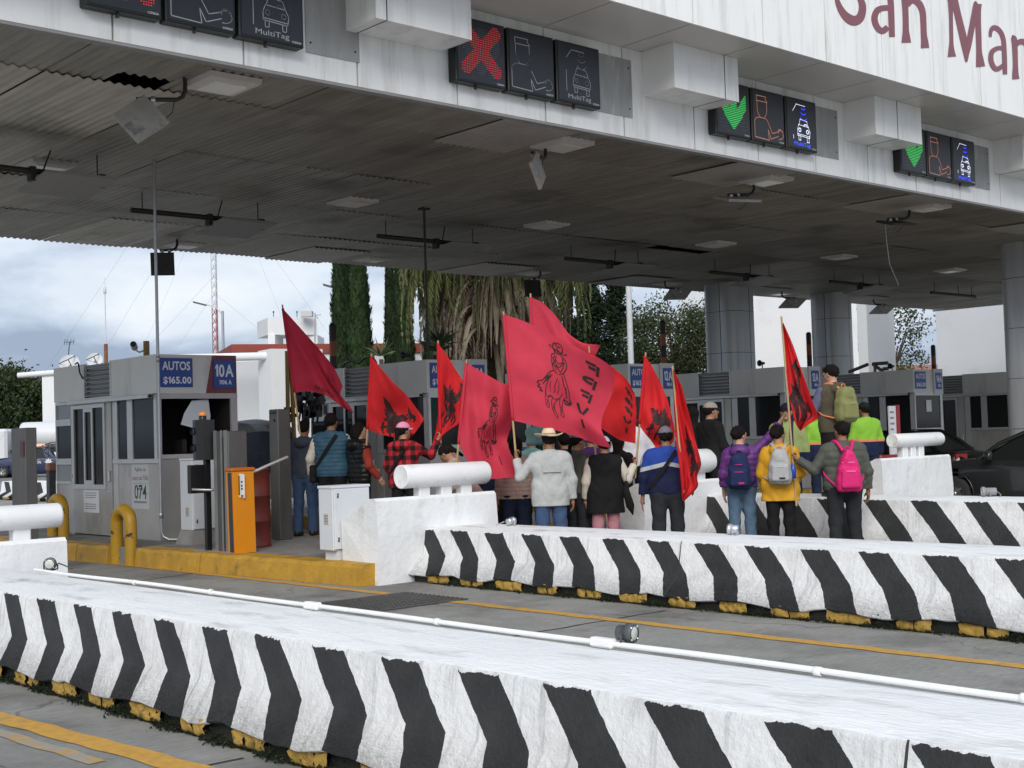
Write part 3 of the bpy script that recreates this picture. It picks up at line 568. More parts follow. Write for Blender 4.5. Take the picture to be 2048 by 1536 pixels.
# columns
col_m = mat('brushed_column_cladding', (0.50, 0.51, 0.52), 0.32, 0.25, var=0.12, scale=1.5, stretch=(4, 4, 0.3))
for (xc, yc, rx, ry) in ((30.55, 24.35, 0.62, 0.62), (35.9, 24.5, 0.56, 0.56), (30.6, 15.15, 0.62, 0.62)):
    o = None
    b = MB(); zs = [0.25, 1.45, 2.65, 3.85, 5.05, 5.93]
    for k in range(5):
        for a0 in (0.1, 1.67, 3.24, 4.81):
            P = []
            for t in np.linspace(a0+0.012, a0+1.57-0.012, 10):
                c, s = math.cos(t), math.sin(t); e2 = 0.62
                P.append([(xc+rx*abs(c)**e2*(1 if c > 0 else -1), yc+ry*abs(s)**e2*(1 if s > 0 else -1), z) for z in (zs[k]+0.006, zs[k+1]-0.006)])
            b.grid(P)
    o = b.build('column', col_m, can)
    b = MB(); b.lathe((xc, yc, 0.25), [(rx*0.96, 0), (rx*0.96, 5.66)], 24); sub(b, 'core', black, o)
# ------------------------------------------------------------------ ceiling lights
lf = mat('ceiling_light_frame', (0.62, 0.60, 0.575), 0.5, var=0.06, scale=5); ll = mat('ceiling_light_lens', (0.80, 0.80, 0.77), 0.25, var=0.05, scale=20)
def ceil_light(): 
    o = thing('ceiling_light', '', 'ceiling light', local=True, group='square lights in the canopy ceiling')
    b = MB(); b.add([(-.34, -.34, 0.03), (.34, -.34, 0.03), (.34, .34, 0.03), (-.34, .34, 0.03), (-.33, -.33, -.035), (.33, -.33, -.035), (.33, .33, -.035), (-.33, .33, -.035), (-.22, -.22, -.06), (.22, -.22, -.06), (.22, .22, -.06), (-.22, .22, -.06)],
        [(4, 5, 1, 0), (5, 6, 2, 1), (6, 7, 3, 2), (7, 4, 0, 3), (8, 9, 5, 4), (9, 10, 6, 5), (10, 11, 7, 6), (11, 8, 4, 7)]); b.build('frame', lf, o)
    b = MB(); b.box(-.2195, .2195, -.2195, .2195, -.066, -.052, bev=.008); b.build('lens', ll, o)
    return o
cl0 = ceil_light(); first = True
CLP = [(7.84, 13.63, 'beside the torn antenna hole at the canopy front'), (13.47, 13.70, 'nearest the front antenna pipe under the red cross sign'), (18.32, 13.70, 'in front, under the first green arrow sign'), (23.4, 13.65, 'in front, under the second green arrow sign'),
       (28.5, 13.7, 'in front, by the tall grey column'), (8.0, 19.1, 'in the middle row beside the thin steel pole'), (13.56, 19.13, 'in the middle row left of the black rod'), (18.36, 19.2, 'in the middle row right of the black rod'), (23.62, 19.14, 'in the middle row above the flags'),
       (28.2, 18.95, 'in the middle row above the columns'), (33.6, 19.0, 'in the middle row, rightmost of all'), (13.46, 25.09, 'at the back edge beside the dark hanging plate'), (18.23, 25.0, 'at the back edge above the cypresses'), (23.4, 25.05, 'at the back edge above the palm'), (28.6, 25.0, 'at the back edge above the broadleaf tree'), (34.0, 25.1, 'at the back edge between the columns')]
for x, y, d in CLP:
    o = cl0 if first else copy_tree(cl0); first = False
    o.location = (x, y, ZC-0.012); o['label'] = 'square ceiling light '+d
# ------------------------------------------------------------------ lane antennas on bent pipes
pipe_m = mat('dark_brown_pipe', (0.028, 0.025, 0.022), 0.5, var=0.2, scale=15)
pan_m = mat('dirty_white_antenna_panel', (0.40, 0.385, 0.36), 0.55, var=0.15, scale=6, dirt=(0.10, 0.09, 0.08), dscale=5.5, dlo=0.55, dhi=0.75)
pan_d = mat('dark_antenna_back', (0.045, 0.042, 0.04), 0.6, var=0.2, scale=8)
def antenna(loc, az, tilt, label, pm, sz=0.34, pipe=0.62, roll=0.0):
    o = thing('lane_antenna', label, 'antenna', loc, az, 'flat antennas hung from the canopy', local=True)
    b = MB(); b.tube([(0, 0, 0.05), (0, 0, -0.13), (-0.03, 0, -0.20), (-0.10, 0, -0.235), (-pipe, 0, -0.245)], 0.026, 8); b.build('pipe', pipe_m, o)
    b = MB(); b.lathe((-pipe+0.16, 0, -0.245), [(0.03, 0), (0.042, 0.005), (0.042, 0.05), (0.03, 0.055)], 10, axis='x'); b.obox((-pipe+0.05, 0.0, -0.30), (1, 0, 0), (0, 1, 0), (0, 0, 1), 0.03, 0.03, 0.06); b.build('clamp', chrome, o)
    ct, st_ = math.cos(tilt), math.sin(tilt); cr, sr = math.cos(roll), math.sin(roll)
    nrm = np.array([st_*0.0-0.0, ct, -st_]); up = np.array([0, st_, ct]); rt = np.array([1, 0, 0])
    r2 = rt*cr+up*sr; u2 = -rt*sr+up*cr
    b = MB(); b.obox(np.array([-pipe+0.05, 0, -0.33])-up*sz*0.8-nrm*0.03, r2, u2, nrm, sz, sz, 0.022); b.build('panel', pm, o)
    b = MB(); b.tube([(-0.12, 0, -0.24), (-0.15, 0.02, -0.38), (-0.22, 0.03, -0.45), (-pipe+0.18, 0.0, -0.50)], 0.006, 5); b.build('cable', pipe_m, o)
    return o
antenna((7.44, 13.78, ZC), math.radians(-28), math.radians(18), 'dirty white square antenna drooping from the torn hole at the canopy front', pan_m, 0.225, 0.55, math.radians(38))
antenna((13.27, 13.85, ZC), math.radians(-20), math.radians(8), 'white square antenna on a bent pipe under the red cross signs', pan_m, 0.21, 0.60, math.radians(35)).rotation_euler[2] = math.radians(28)
antenna((18.3, 13.95, ZC), math.radians(-25), math.radians(75), 'flat antenna on a bent pipe under the first green arrow sign', pan_m, 0.30, 0.5)
antenna((23.15, 13.9, ZC), math.radians(-25), math.radians(75), 'flat antenna on a bent pipe under the second green arrow sign', pan_d, 0.28, 0.5)
antenna((13.0, 24.55, ZC), math.radians(-35), math.radians(-8), 'dark square plate hanging behind the thin steel pole', pan_d, 0.235, 0.35)
antenna((23.25, 24.6, ZC), math.radians(-25), math.radians(12), 'dark square plate hanging at the back edge above the palm', pan_d, 0.22, 0.3)
antenna((28.05, 24.6, ZC), math.radians(150), math.radians(72), 'flat antenna hanging at the back edge above the broadleaf tree', pan_m, 0.33, 0.5)
antenna((33.6, 24.7, ZC), math.radians(150), math.radians(72), 'flat antenna hanging between the first two grey columns', pan_m, 0.33, 0.5)
antenna((38.5, 24.6, ZC), math.radians(150), math.radians(72), 'flat antenna hanging right of the second grey column', pan_m, 0.33, 0.5)
def bar_antenna(x0, y, label, tray=True, L=2.75):
    zb = ZC-0.34
    o = thing('antenna_rail', label, 'antenna rail', (x0, y, ZC), 0, 'black rails with a hanging antenna tray')
    b = MB(); b.tube([(x0, y, zb), (x0+L, y, zb)], 0.045, 8); b.build('rail', pipe_m, o)
    for q in (0.2, L-0.2): b = MB(); b.tube([(x0+q, y, zb), (x0+q, y, ZC+0.02)], 0.010, 5); b.build('hanger', pipe_m, o)
    b = MB(); b.tube([(x0+1.6, y, zb+0.03), (x0+1.75, y+0.1, ZC)], 0.012, 5); b.build('brace', pipe_m, o)
    if tray:
        b = MB(); a = math.radians(6.5); b.obox((x0+1.98, y+0.06, zb-0.13), (1, 0, 0), (0, math.cos(a), -math.sin(a)), (0, math.sin(a), math.cos(a)), 0.52, 0.52, 0.02); b.build('tray', mat('antenna_tray_grey', (0.30, 0.295, 0.285), 0.5, var=0.1, scale=4), o)
        b = MB(); b.box(x0+1.40, x0+1.48, y-0.06, y+0.08, zb-0.14, zb+0.06); b.box(x0+2.42, x0+2.5, y-0.06, y+0.08, zb-0.14, zb+0.06); b.build('bracket', pipe_m, o)
    return o
for p, lab, tr in (((262, 420), 'beside the top of the thin steel pole', True), ((755, 472), 'crossed by the black rod', True), ((1130, 517), 'above the highest red flag', True), ((1420, 544), 'in front of the first grey column', True), ((1660, 563), 'in front of the second grey column', True), ((1862, 585), 'farthest right, without a tray', False), ((-150, 318), 'cut off at the left edge', True)):
    q = pz(p[0], p[1], ZC-0.34); bar_antenna(q[0], q[1], 'black ceiling rail with antenna tray, '+lab if tr else 'short black ceiling rail without a tray, right of the columns', tr, 2.6)
# thin poles from island to ceiling
galv = mat('galvanised_tube', (0.42, 0.43, 0.44), 0.38, 0.7, var=0.12, scale=6, stretch=(1, 1, 0.4))
o = thing('service_pole', 'thin galvanised conduit pole beside the front corner of the nearest booth', 'pole', (9.17, 17.98, 0.25))
b = MB(); b.tube([(9.17, 17.98, 5.9), (9.17, 17.98, 0.42), (9.19, 17.96, 0.33), (9.25, 17.9, 0.285), (9.45, 17.7, 0.28)], 0.024, 8); b.build('tube', galv, o)
b = MB(); b.lathe((9.17, 17.98, 2.9), [(0.024, 0), (0.032, .005), (0.032, .08), (0.024, .085)], 8); b.lathe((9.17, 17.98, 0.6), [(0.024, 0), (0.032, .005), (0.032, .08), (0.024, .085)], 8); b.build('coupling', galv, o)
q = pz(848, 417, ZC); o = thing('service_pole', 'thin black rod hanging down from the ceiling in front of the palm', 'pole', (q[0], q[1], 0.25))
b = MB(); b.tube([(q[0], q[1], ZC), (q[0], q[1], 0.25)], 0.022, 6); b.build('tube', pipe_m, o); b = MB(); b.box(q[0]-.08, q[0]+.08, q[1]-.08, q[1]+.08, ZC-0.03, ZC+0.03); b.build('flange', pipe_m, o)
o = thing('loose_wire', 'loose pale wire dangling from the dark ceiling at right', 'wire', (29, 14.5, 5.9)); w0 = pz(1770, 440, ZC)
b = MB(); b.tube([w0, w0+np.array([0.02, 0, -0.4]), w0+np.array([0.1, 0, -0.9]), w0+np.array([0.33, -0.05, -1.35])], 0.007, 5); b.build('wire', chrome, o)
# ------------------------------------------------------------------ LED lane signs
led_b = mat('led_sign_black', (0.018, 0.020, 0.026), 0.35, var=0.1, scale=10); led_f = mat('led_sign_frame', (0.008, 0.008, 0.009), 0.4, var=0)
def emis(name, c, s): return mat(name, c, 0.5, var=0, emit=s)
RED, DRED, GRN, OFF = emis('red_led_lit', (0.8, 0.03, 0.02), 0.32), mat('led_unlit_grey', (0.16, 0.18, 0.2), 0.5, var=0.1), emis('green_led_lit', (0.05, 0.68, 0.12), 0.42), mat('white_line_unlit', (0.42, 0.43, 0.45), 0.6, var=0.05)
ORG, BLU, WHT, PNK = emis('orange_led_lit', (0.62, 0.27, 0.17), 0.22), emis('blue_led_lit', (0.04, 0.07, 0.9), 0.8), emis('white_led_lit', (0.8, 0.82, 0.95), 0.45), emis('red_line_lit', (0.8, 0.15, 0.12), 0.6)
TXW = mat('sign_lettering_white', (0.7, 0.7, 0.7), 0.5, var=0)
SY = YF-0.16
def led(x0, kind, lab, mode):
    S = 0.825; z0 = 6.06
    nm = {'sig': 'lane_signal', 'man': 'cashier_sign', 'car': 'tag_lane_sign'}[kind]
    o = thing(nm, lab, 'LED sign', (x0+S/2, YF, z0), group='black LED lane signs on the canopy fascia')
    b = MB(); b.box(x0, x0+S, SY, YF-0.003, z0, z0+S, bev=0.012); b.build('case', led_f, o)
    b = MB(); b.box(x0+.03, x0+S-.03, SY-.006, SY-.001, z0+.03, z0+S-.03); scr = b.build('screen', led_b, o)
    b = MB(); b.box(x0+S*.42, x0+S*.42+.03, SY+.05, SY+.08, z0-.05, z0+.01); b.build('hanging_lug', pipe_m, o)
    P = lambda a, c: (x0+a*S, SY-.0085, z0+c*S)
    b = MB(); text(b, 'CODELSA', .01, P(.80, .045), (1, 0, 0), (0, 0, 1), .15*S, .028*S); sub(b, 'maker_mark', TXW, scr)
    def line(mb, pts, w=(0.012 if mode == 'x' else 0.0105)):
        for (a, c), (a2, c2) in zip(pts[:-1], pts[1:]):
            d = np.array([a2-a, c2-c]); n_ = np.linalg.norm(d)
            if n_ < 1e-6: continue
            d /= n_; n = np.array([-d[1], d[0]])*w/2; d = d*w/2
            mb.add([P(a-d[0]+n[0], c-d[1]+n[1]), P(a-d[0]-n[0], c-d[1]-n[1]), P(a2+d[0]-n[0], c2+d[1]-n[1]), P(a2+d[0]+n[0], c2+d[1]+n[1])], [(0, 1, 2, 3)])
    def arc(cx, cy, rx, ry, a0, a1, n=9): return [(cx+rx*math.cos(math.radians(a0+(a1-a0)*i/n)), cy+ry*math.sin(math.radians(a0+(a1-a0)*i/n))) for i in range(n+1)]
    if kind == 'sig':
        on = MB(); off = MB(); n = 30
        for i in range(n):
            for j in range(n):
                a, c = (i+.5)/n, (j+.5)/n; u, v = a-.5, c-.52
                crs = (abs(u-v) < .15 or abs(u+v) < .15) and abs(u) < .40 and abs(v) < .40 and abs(u)+abs(v) < .74
                arw = (v < .36 and abs(u) < .10 and v > -.25) or (v+.42 > abs(u)*1.12 and v+.42 < abs(u)*1.12+.31 and abs(u) < .37)
                t = crs if mode == 'x' else arw
                w, h = (.0085, .0065) if mode == 'x' else (.0165, .0062)
                if t: on.add([P(a-w, c-h), P(a+w, c-h), P(a+w, c+h), P(a-w, c+h)], [(0, 1, 2, 3)])
                elif (arw if mode == 'x' else (crs and v < -.05)) and j % 2 == 0 or ((arw) and mode == 'x'): off.add([P(a-.008, c-.005), P(a+.008, c-.005), P(a+.008, c+.005), P(a-.008, c+.005)], [(0, 1, 2, 3)])
        sub(on, 'lit_symbol', RED if mode == 'x' else GRN, scr)
        if off.f: sub(off, 'unlit_dots', DRED, scr)
    elif kind == 'man':
        m_ = OFF if mode == 'x' else ORG; b = MB()
        line(b, [(.15, .87), (.43, .87), (.41, .83), (.47, .77), (.15, .77), (.15, .87)])
        line(b, [(.16, .77), (.16, .63)]); line(b, arc(.31, .63, .15, .17, 180, 235)+[(.24, .47)]); line(b, [(.45, .77), (.45, .63)]); line(b, arc(.31, .63, .14, .17, 0, -55)+[(.38, .47)])
        line(b, [(.07, .08), (.07, .36)]+arc(.22, .36, .15, .10, 180, 90)+arc(.36, .33, .14, .13, 90, 30)+[(.60, .20), (.76, .25), (.79, .27)])
        line(b, [(.07, .08), (.50, .06), (.47, .26), (.56, .09), (.78, .17)]); line(b, arc(.86, .24, .075, .05, 190, 20)+arc(.84, .27, .05, .04, 20, 190)); line(b, arc(.82, .20, .12, .08, -100, 30))
        sub(b, 'drawn_symbol', m_, scr)
    else:
        c1 = OFF if mode == 'x' else WHT; b = MB()
        line(b, [(.22, .74), (.34, .88), (.62, .87)]); line(b, [(.21, .53), (.21, .20)] if mode == 'x' else [(.22, .27), (.22, .2)])
        line(b, [(.36, .28), (.74, .26), (.76, .38), (.71, .47), (.40, .49), (.36, .40), (.36, .28)]); line(b, [(.36, .31), (.75, .29)]); line(b, [(.41, .49), (.45, .60), (.66, .58), (.71, .47)])
        line(b, [(.39, .28), (.39, .19), (.45, .19), (.45, .28)]); line(b, [(.66, .26), (.66, .17), (.72, .17), (.72, .26)]); line(b, arc(.43, .39, .035, .035, 0, 360, 12)); line(b, arc(.68, .375, .035, .035, 0, 360, 12)); line(b, arc(.62, .48, .05, .035, 180, 0))
        sub(b, 'drawn_symbol', c1, scr); b = MB()
        for k, (r, yy) in enumerate(((.06, .84), (.085, .76), (.11, .67))): line(b, arc(.56, yy, r, r*.7, 205, 335))
        text(b, 'MultiTag', 0, P(.24, .055), (1, 0, -.00), (0, 0, 1), .52*S, .095*S); sub(b, 'lit_lettering', OFF if mode == 'x' else BLU, scr)
    return o
for gi, (x0, md, nm) in enumerate(((5.62, 'x', 'group cut by the top edge'), (10.39, 'x', 'group right of the middle white box'), (15.40, 'g', 'nearer group with a green arrow'), (20.43, 'g', 'far group with a green arrow at right'))):
    led(x0, 'sig', ('black LED sign lit with red cross, ' if md == 'x' else 'black LED sign with lit arrow, ')+nm, md)
    led(x0+.865, 'man', ('black sign with unlit cashier outline, ' if md == 'x' else 'black sign with orange lit cashier outline, ')+nm, md)
    led(x0+1.73, 'car', ('black sign with unlit car outline and lettering, ' if md == 'x' else 'black sign with white car and blue lettering, ')+nm, md)
# ================================================================== toll booths
bw = mat('booth_white_panel', (0.66, 0.65, 0.62), 0.5, var=0.06, scale=1.5, bump=0.12, bscale=6, dirt=(0.36, 0.35, 0.33), dscale=1.8, dlo=0.55, dhi=0.82, stretch=(1, 1, 0.35))
steel = mat('worn_stainless_sheet', (0.46, 0.445, 0.42), 0.36, 0.45, var=0.16, scale=1.6, stretch=(1.2, 1.2, 0.5), dirt=(0.17, 0.165, 0.16), dscale=1.1, dlo=0.5, dhi=0.8, bump=0.1, bscale=3)
alum = mat('aluminium_frame', (0.55, 0.55, 0.54), 0.42, 0.5, var=0.08, scale=5)
dglass = mat('dark_window_glass', (0.018, 0.019, 0.020), 0.08, var=0.2, scale=2, spec=0.2)
gglass = mat('grey_film_glass', (0.24, 0.255, 0.27), 0.25, var=0.06, scale=3)
louv = mat('grey_louver_slat', (0.26, 0.265, 0.27), 0.5, var=0.1, scale=8)
dark_in = mat('booth_interior_dark', (0.030, 0.024, 0.022), 0.8, var=0.3, scale=3)  # near-black colour stands in for the unlit inside of the booth
blue_s = mat('blue_sign_plate', (0.013, 0.060, 0.30), 0.4, var=0.06, scale=8)
red_v = mat('dark_red_vinyl_band', (0.17, 0.035, 0.04), 0.45, var=0.15, scale=4)
paper = mat('white_paper', (0.66, 0.67, 0.70), 0.8, var=0.04, scale=4); ink_b = mat('dark_green_ink', (0.03, 0.07, 0.06), 0.7, var=0); ink_r = mat('dark_red_ink', (0.22, 0.04, 0.06), 0.7, var=0); ink_g = mat('grey_ink', (0.22, 0.22, 0.24), 0.7, var=0)
def booth(X, num, sub_no, label, first=False, odd=0):
    Y0, Y1, Z0, W_ = 18.26, 21.97, 0.25, 1.34
    o = thing('toll_booth', label, 'toll booth', (X+W_/2, (Y0+Y1)/2, Z0), group='toll booths on the islands')
    B = lambda m_, x0, x1, y0, y1, z0, z1, bev=0.0: m_.box(X+x0, X+x1, y0, y1, z0, z1, bev=bev)
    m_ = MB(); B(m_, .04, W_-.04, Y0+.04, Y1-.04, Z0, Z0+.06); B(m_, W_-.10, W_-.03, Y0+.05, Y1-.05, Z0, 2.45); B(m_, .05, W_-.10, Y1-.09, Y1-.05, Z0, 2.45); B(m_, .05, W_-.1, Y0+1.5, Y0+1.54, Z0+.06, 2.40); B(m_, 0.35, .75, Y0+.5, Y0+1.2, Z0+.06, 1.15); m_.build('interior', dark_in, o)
    # steel lower walls and posts
    m_ = MB(); B(m_, 0, .035, Y0+.035, 19.78, Z0, 1.42); B(m_, 0, .035, 21.29, Y1, Z0, 1.10); B(m_, .0, W_, Y0, Y0+.035, Z0, 1.46); B(m_, W_-.03, W_, Y0+.035, Y1-.03, Z0, 2.45); B(m_, 0.036, W_, Y1-.03, Y1, Z0, 2.45)
    m_.build('lower_wall', steel, o)
    m_ = MB()
    for y0, y1 in ((18.262+.036, 18.385), (19.10, 19.28), (19.62, 19.79), (21.275, 21.345), (21.94, 21.975)): B(m_, -.012, .045, y0, y1, Z0 if y0 > 19.5 else 1.44, 2.44)
    B(m_, -.025, .05, Y0-.005, 19.79, 1.40, 1.475, .008); B(m_, -.02, .05, 21.345, 21.94, 1.45, 1.50); B(m_, -.02, .05, 21.345, 21.94, 2.05, 2.16); B(m_, -.02, .05, 21.345, 21.94, 1.40, 1.448); B(m_, -.02, .05, 21.345, 21.94, 1.08, 1.12); B(m_, -.02, .05, 21.345, 21.94, 2.40, 2.446)
    m_.build('window_frame', alum, o)
    m_ = MB(); B(m_, .01, .025, 18.385, 19.10, 1.475, 2.44); m_.build('window', dglass, o)
    m_ = MB(); B(m_, .01, .025, 19.28, 19.62, 1.475, 2.44); m_.build('window', dglass, o)
    for z0, z1, M in ((1.12, 1.40, gglass), (1.50, 2.05, dglass), (2.16, 2.40, gglass)):
        m_ = MB(); B(m_, .01, .025, 21.345, 21.94, z0, z1); m_.build('window', M, o)
    # door with sliding window
    m_ = MB(); B(m_, -.03, .03, 19.80, 21.27, Z0+.02, 1.02); B(m_, -.03, .03, 19.80, 20.04, 1.02, 2.44); B(m_, -.03, .03, 21.18, 21.27, 1.02, 2.44); B(m_, -.03, .03, 20.04, 21.18, 2.32, 2.44)
    d = m_.build('door', steel, o)
    m_ = MB(); B(m_, -.05, -.032, 20.0, 21.22, 1.0, 1.075); B(m_, -.05, -.032, 20.0, 21.22, 2.31, 2.37); B(m_, -.05, -.032, 20.0, 20.06, 1.075, 2.31); B(m_, -.05, -.032, 21.16, 21.22, 1.075, 2.31)
    B(m_, -.04, -.02, 20.46, 20.52, 1.075, 2.31); B(m_, -.04, -.02, 20.76, 20.81, 1.075, 2.31); B(m_, -.04, -.02, 20.52, 20.76, 2.25, 2.31); B(m_, -.04, -.02, 20.52, 20.76, 1.075, 1.14)
    sub(m_, 'window_frame', alum, d)
    m_ = MB(); B(m_, -.008, .0, 20.04, 21.18, 1.02, 2.32); sub(m_, 'window', dglass, d)
    m_ = MB(); B(m_, -.07, -.031, 19.84, 19.875, 1.12, 1.30, .01); B(m_, -.06, -.032, 21.235, 21.25, 1.18, 1.24); sub(m_, 'handle', alum, d)
    if first:
        m_ = MB(); B(m_, -.033, -.0305, 20.28, 20.85, .62, .98); p_ = m_.build('notice', paper, o); m_ = MB()
        for k in range(8):
            if k in (3, 4): continue
            z = .93-k*.036; m_.add([(X-.0345, 20.80, z), (X-.0345, 20.36+.05*hsh(k), z), (X-.0345, 20.36+.05*hsh(k), z+.012), (X-.0345, 20.80, z+.012)], [(0, 1, 2, 3)])
        sub(m_, 'print_lines', ink_g, p_)
        m_ = MB(); B(m_, -.003, -.0005, 18.60, 19.17, .71, 1.40); p_ = m_.build('poster', mat('poster_grey', (0.50, 0.51, 0.50), 0.6, var=0.05, scale=4), o); m_ = MB()
        text(m_, '074', .01, (X-.0045, 19.08, .86), (0, -1, 0), (0, 0, 1), .40, .22); sub(m_, 'number', ink_b, p_); m_ = MB()
        text(m_, 'Agiliza tu', 0, (X-.0045, 19.06, 1.27), (0, -1, 0), (0, 0, 1), .36, .075); text(m_, 'cruce con TAG', 0, (X-.0045, 19.15, 1.15), (0, -1, 0), (0, 0, 1), .53, .07); sub(m_, 'lettering', ink_r, p_)
        m_ = MB(); m_.add([(X-.0045, 19.14, 1.10), (X-.0045, 18.63, 1.10), (X-.0045, 18.63, 1.105), (X-.0045, 19.14, 1.105)], [(0, 1, 2, 3)]); m_.add([(X-.0045, 19.1, .80), (X-.0045, 18.68, .80), (X-.0045, 18.68, .83), (X-.0045, 19.1, .83)], [(0, 1, 2, 3)]); m_.add([(X-.0045, 19.0, 1.0), (X-.0045, 18.8, 1.0), (X-.0045, 18.8, 1.03), (X-.0045, 19.0, 1.03)], [(0, 1, 2, 3)]); sub(m_, 'rule', ink_g, p_)
    # fascia band with louver
    m_ = MB(); B(m_, -.02, 0.03, Y0+.0, 19.80, 2.452, 3.04); B(m_, -.02, .03, 20.78, Y1+.02, 2.452, 3.04); B(m_, -.02, .03, 19.80, 20.78, 2.452, 2.48); B(m_, .03, W_+.0, Y0-.0, Y0+.03, 2.452, 3.04); B(m_, W_-.03, W_+.02, Y0+.03, Y1+.02, 2.452, 3.04); B(m_, 0.03, W_-.03, Y1-.03, Y1+.02, 2.452, 3.04)
    m_.build('fascia', bw, o)
    m_ = MB(); B(m_, 0.02, W_-.02, Y0+.02, Y1-.02, 2.98, 3.02); m_.build('roof', mat('booth_roof_grey', (0.3, 0.3, 0.29), 0.7, var=0.1), o)
    m_ = MB(); B(m_, -.03, -.02, 19.79, 19.82, 2.48, 3.04); B(m_, -.03, -.02, 20.76, 20.79, 2.48, 3.04); B(m_, .05, .06, 19.8, 20.78, 2.48, 3.0); l_ = m_.build('louver', alum, o); m_ = MB()
    for k in range(7):
        z = 2.50+k*.075; m_.add([(X-.025, 19.82, z), (X-.025, 20.76, z), (X+.035, 20.76, z+.055), (X+.035, 19.82, z+.055), (X-.025, 19.82, z+.012), (X-.025, 20.76, z+.012)], [(0, 1, 2, 3), (0, 4, 5, 1), (4, 3, 2, 5)])
    sub(m_, 'slats', louv, l_)
    m_ = MB(); B(m_, -.10, -.02, 18.40, 21.30, 2.385, 2.45, .006); B(m_, -.10, -.02, 18.396, 18.40, 2.39, 2.445); r_ = m_.build('lintel_rail', alum, o)
    m_ = MB(); B(m_, -.088, -.032, 18.388, 18.395, 2.395, 2.44); sub(m_, 'rail_opening', black, r_)
    # front counter window
    m_ = MB(); B(m_, 0, W_, Y0-.02, Y0+.035, 1.462, 1.53, .008); B(m_, 0.0, W_, Y0-.015, Y0+.035, 2.37, 2.45); B(m_, W_-.11, W_, Y0-.01, Y0+.035, 1.53, 2.37); B(m_, 0, .05, Y0-.005, Y0+.034, 1.53, 2.37); m_.build('window_frame', alum if not first else mat('pinkish_grey_frame', (0.46, 0.43, 0.43), 0.5, var=0.08), o)
    if first:
        m_ = MB(); m_.grid([[(X+.42, Y0+.10, 1.98), (X+.47, Y0+.08, 2.15), (X+.60, Y0+.08, 2.34)], [(X+.62, Y0+.06, 1.92), (X+.66, Y0+.03, 2.15), (X+.70, Y0+.06, 2.35)], [(X+.88, Y0+.07, 1.90), (X+.90, Y0+.05, 2.1), (X+.88, Y0+.07, 2.36)]]); m_.build('paper_sheet', paper, o)
        m_ = MB(); B(m_, .05, W_-.11, Y0+.40, Y0+.41, 1.53, 2.37); 
        m_ = MB(); B(m_, .55, .62, Y0+.3, Y0+.55, 1.55, 1.75); B(m_, .1, .16, Y0+.5, Y0+.52, 1.55, 2.3); m_.build('monitor', dark_in, o)
    else:
        m_ = MB(); B(m_, .05, W_-.11, Y0+.01, Y0+.02, 1.53, 2.37); m_.build('window', dglass, o)
        m_ = MB(); B(m_, .55, .80, Y0-.004, Y0-.001, 1.95, 2.25); m_.build('notice', paper, o)
    # signs
    F = Y0-.004
    if first:
        m_ = MB(); m_.add([(X+.92, F+.002, 3.04), (X+.80, F+.002, 2.452), (X+W_, F+.002, 2.452), (X+W_, F+.002, 3.04)], [(0, 1, 2, 3)]); m_.build('red_band', red_v, o)
        a0, a1, n0, n1 = .04, .575, .935, 1.30
    else:
        m_ = MB(); B(m_, .92, W_+.02, F-.03, F, 2.40, 3.06); m_.build('placard', mat('light_grey_placard', (0.55, 0.55, 0.53), 0.5, var=0.05), o); a0, a1, n0, n1 = .05, .56, 1.0, 1.29
    m_ = MB(); B(m_, a0, a1, F-.012, F-.001, 2.545, 2.985); p_ = m_.build('price_sign', blue_s, o); m_ = MB()
    text(m_, 'AUTOS', BOLD, (X+a0+.03, F-.014, 2.80), (1, 0, 0), (0, 0, 1), a1-a0-.07, .135); text(m_, '$165.00', BOLD, (X+a0+.045, F-.014, 2.58), (1, 0, 0), (0, 0, 1), a1-a0-.07, .125); sub(m_, 'lettering', mat('white_vinyl_letters', (0.75, 0.76, 0.78), 0.5, var=0), p_)
    fy = F-.002 if first else F-.031
    m_ = MB(); B(m_, n0, n1, fy-.012, fy, 2.53, 2.96); p_ = m_.build('lane_sign', blue_s, o); m_ = MB()
    text(m_, num, .03, (X+n0+.02, fy-.014, 2.70), (1, 0, 0), (0, 0, 1), n1-n0-.04, .20); text(m_, sub_no, BOLD, (X+n0+.09, fy-.014, 2.585), (1, 0, 0), (0, 0, 1), (n1-n0)*.6, .075); sub(m_, 'lettering', MATS['white_vinyl_letters'], p_)
    return o
booth(9.30, '10A', '1106 A', 'nearest toll booth with a dark red band round its lane sign', True)
booth(14.45, '11A', '1107 A', 'second toll booth, in front of the shaggy palm')
booth(19.62, '12A', '1108 A', 'third toll booth, its signs behind the flags')
booth(24.80, '13A', '1109 A', 'fourth toll booth, behind the man with the olive backpack')
booth(30.27, '14A', '1110 A', 'fifth toll booth, behind the white roller and dark car')
booth(35.5, '15A', '1110 A', 'sixth toll booth, half hidden by the tall right column')
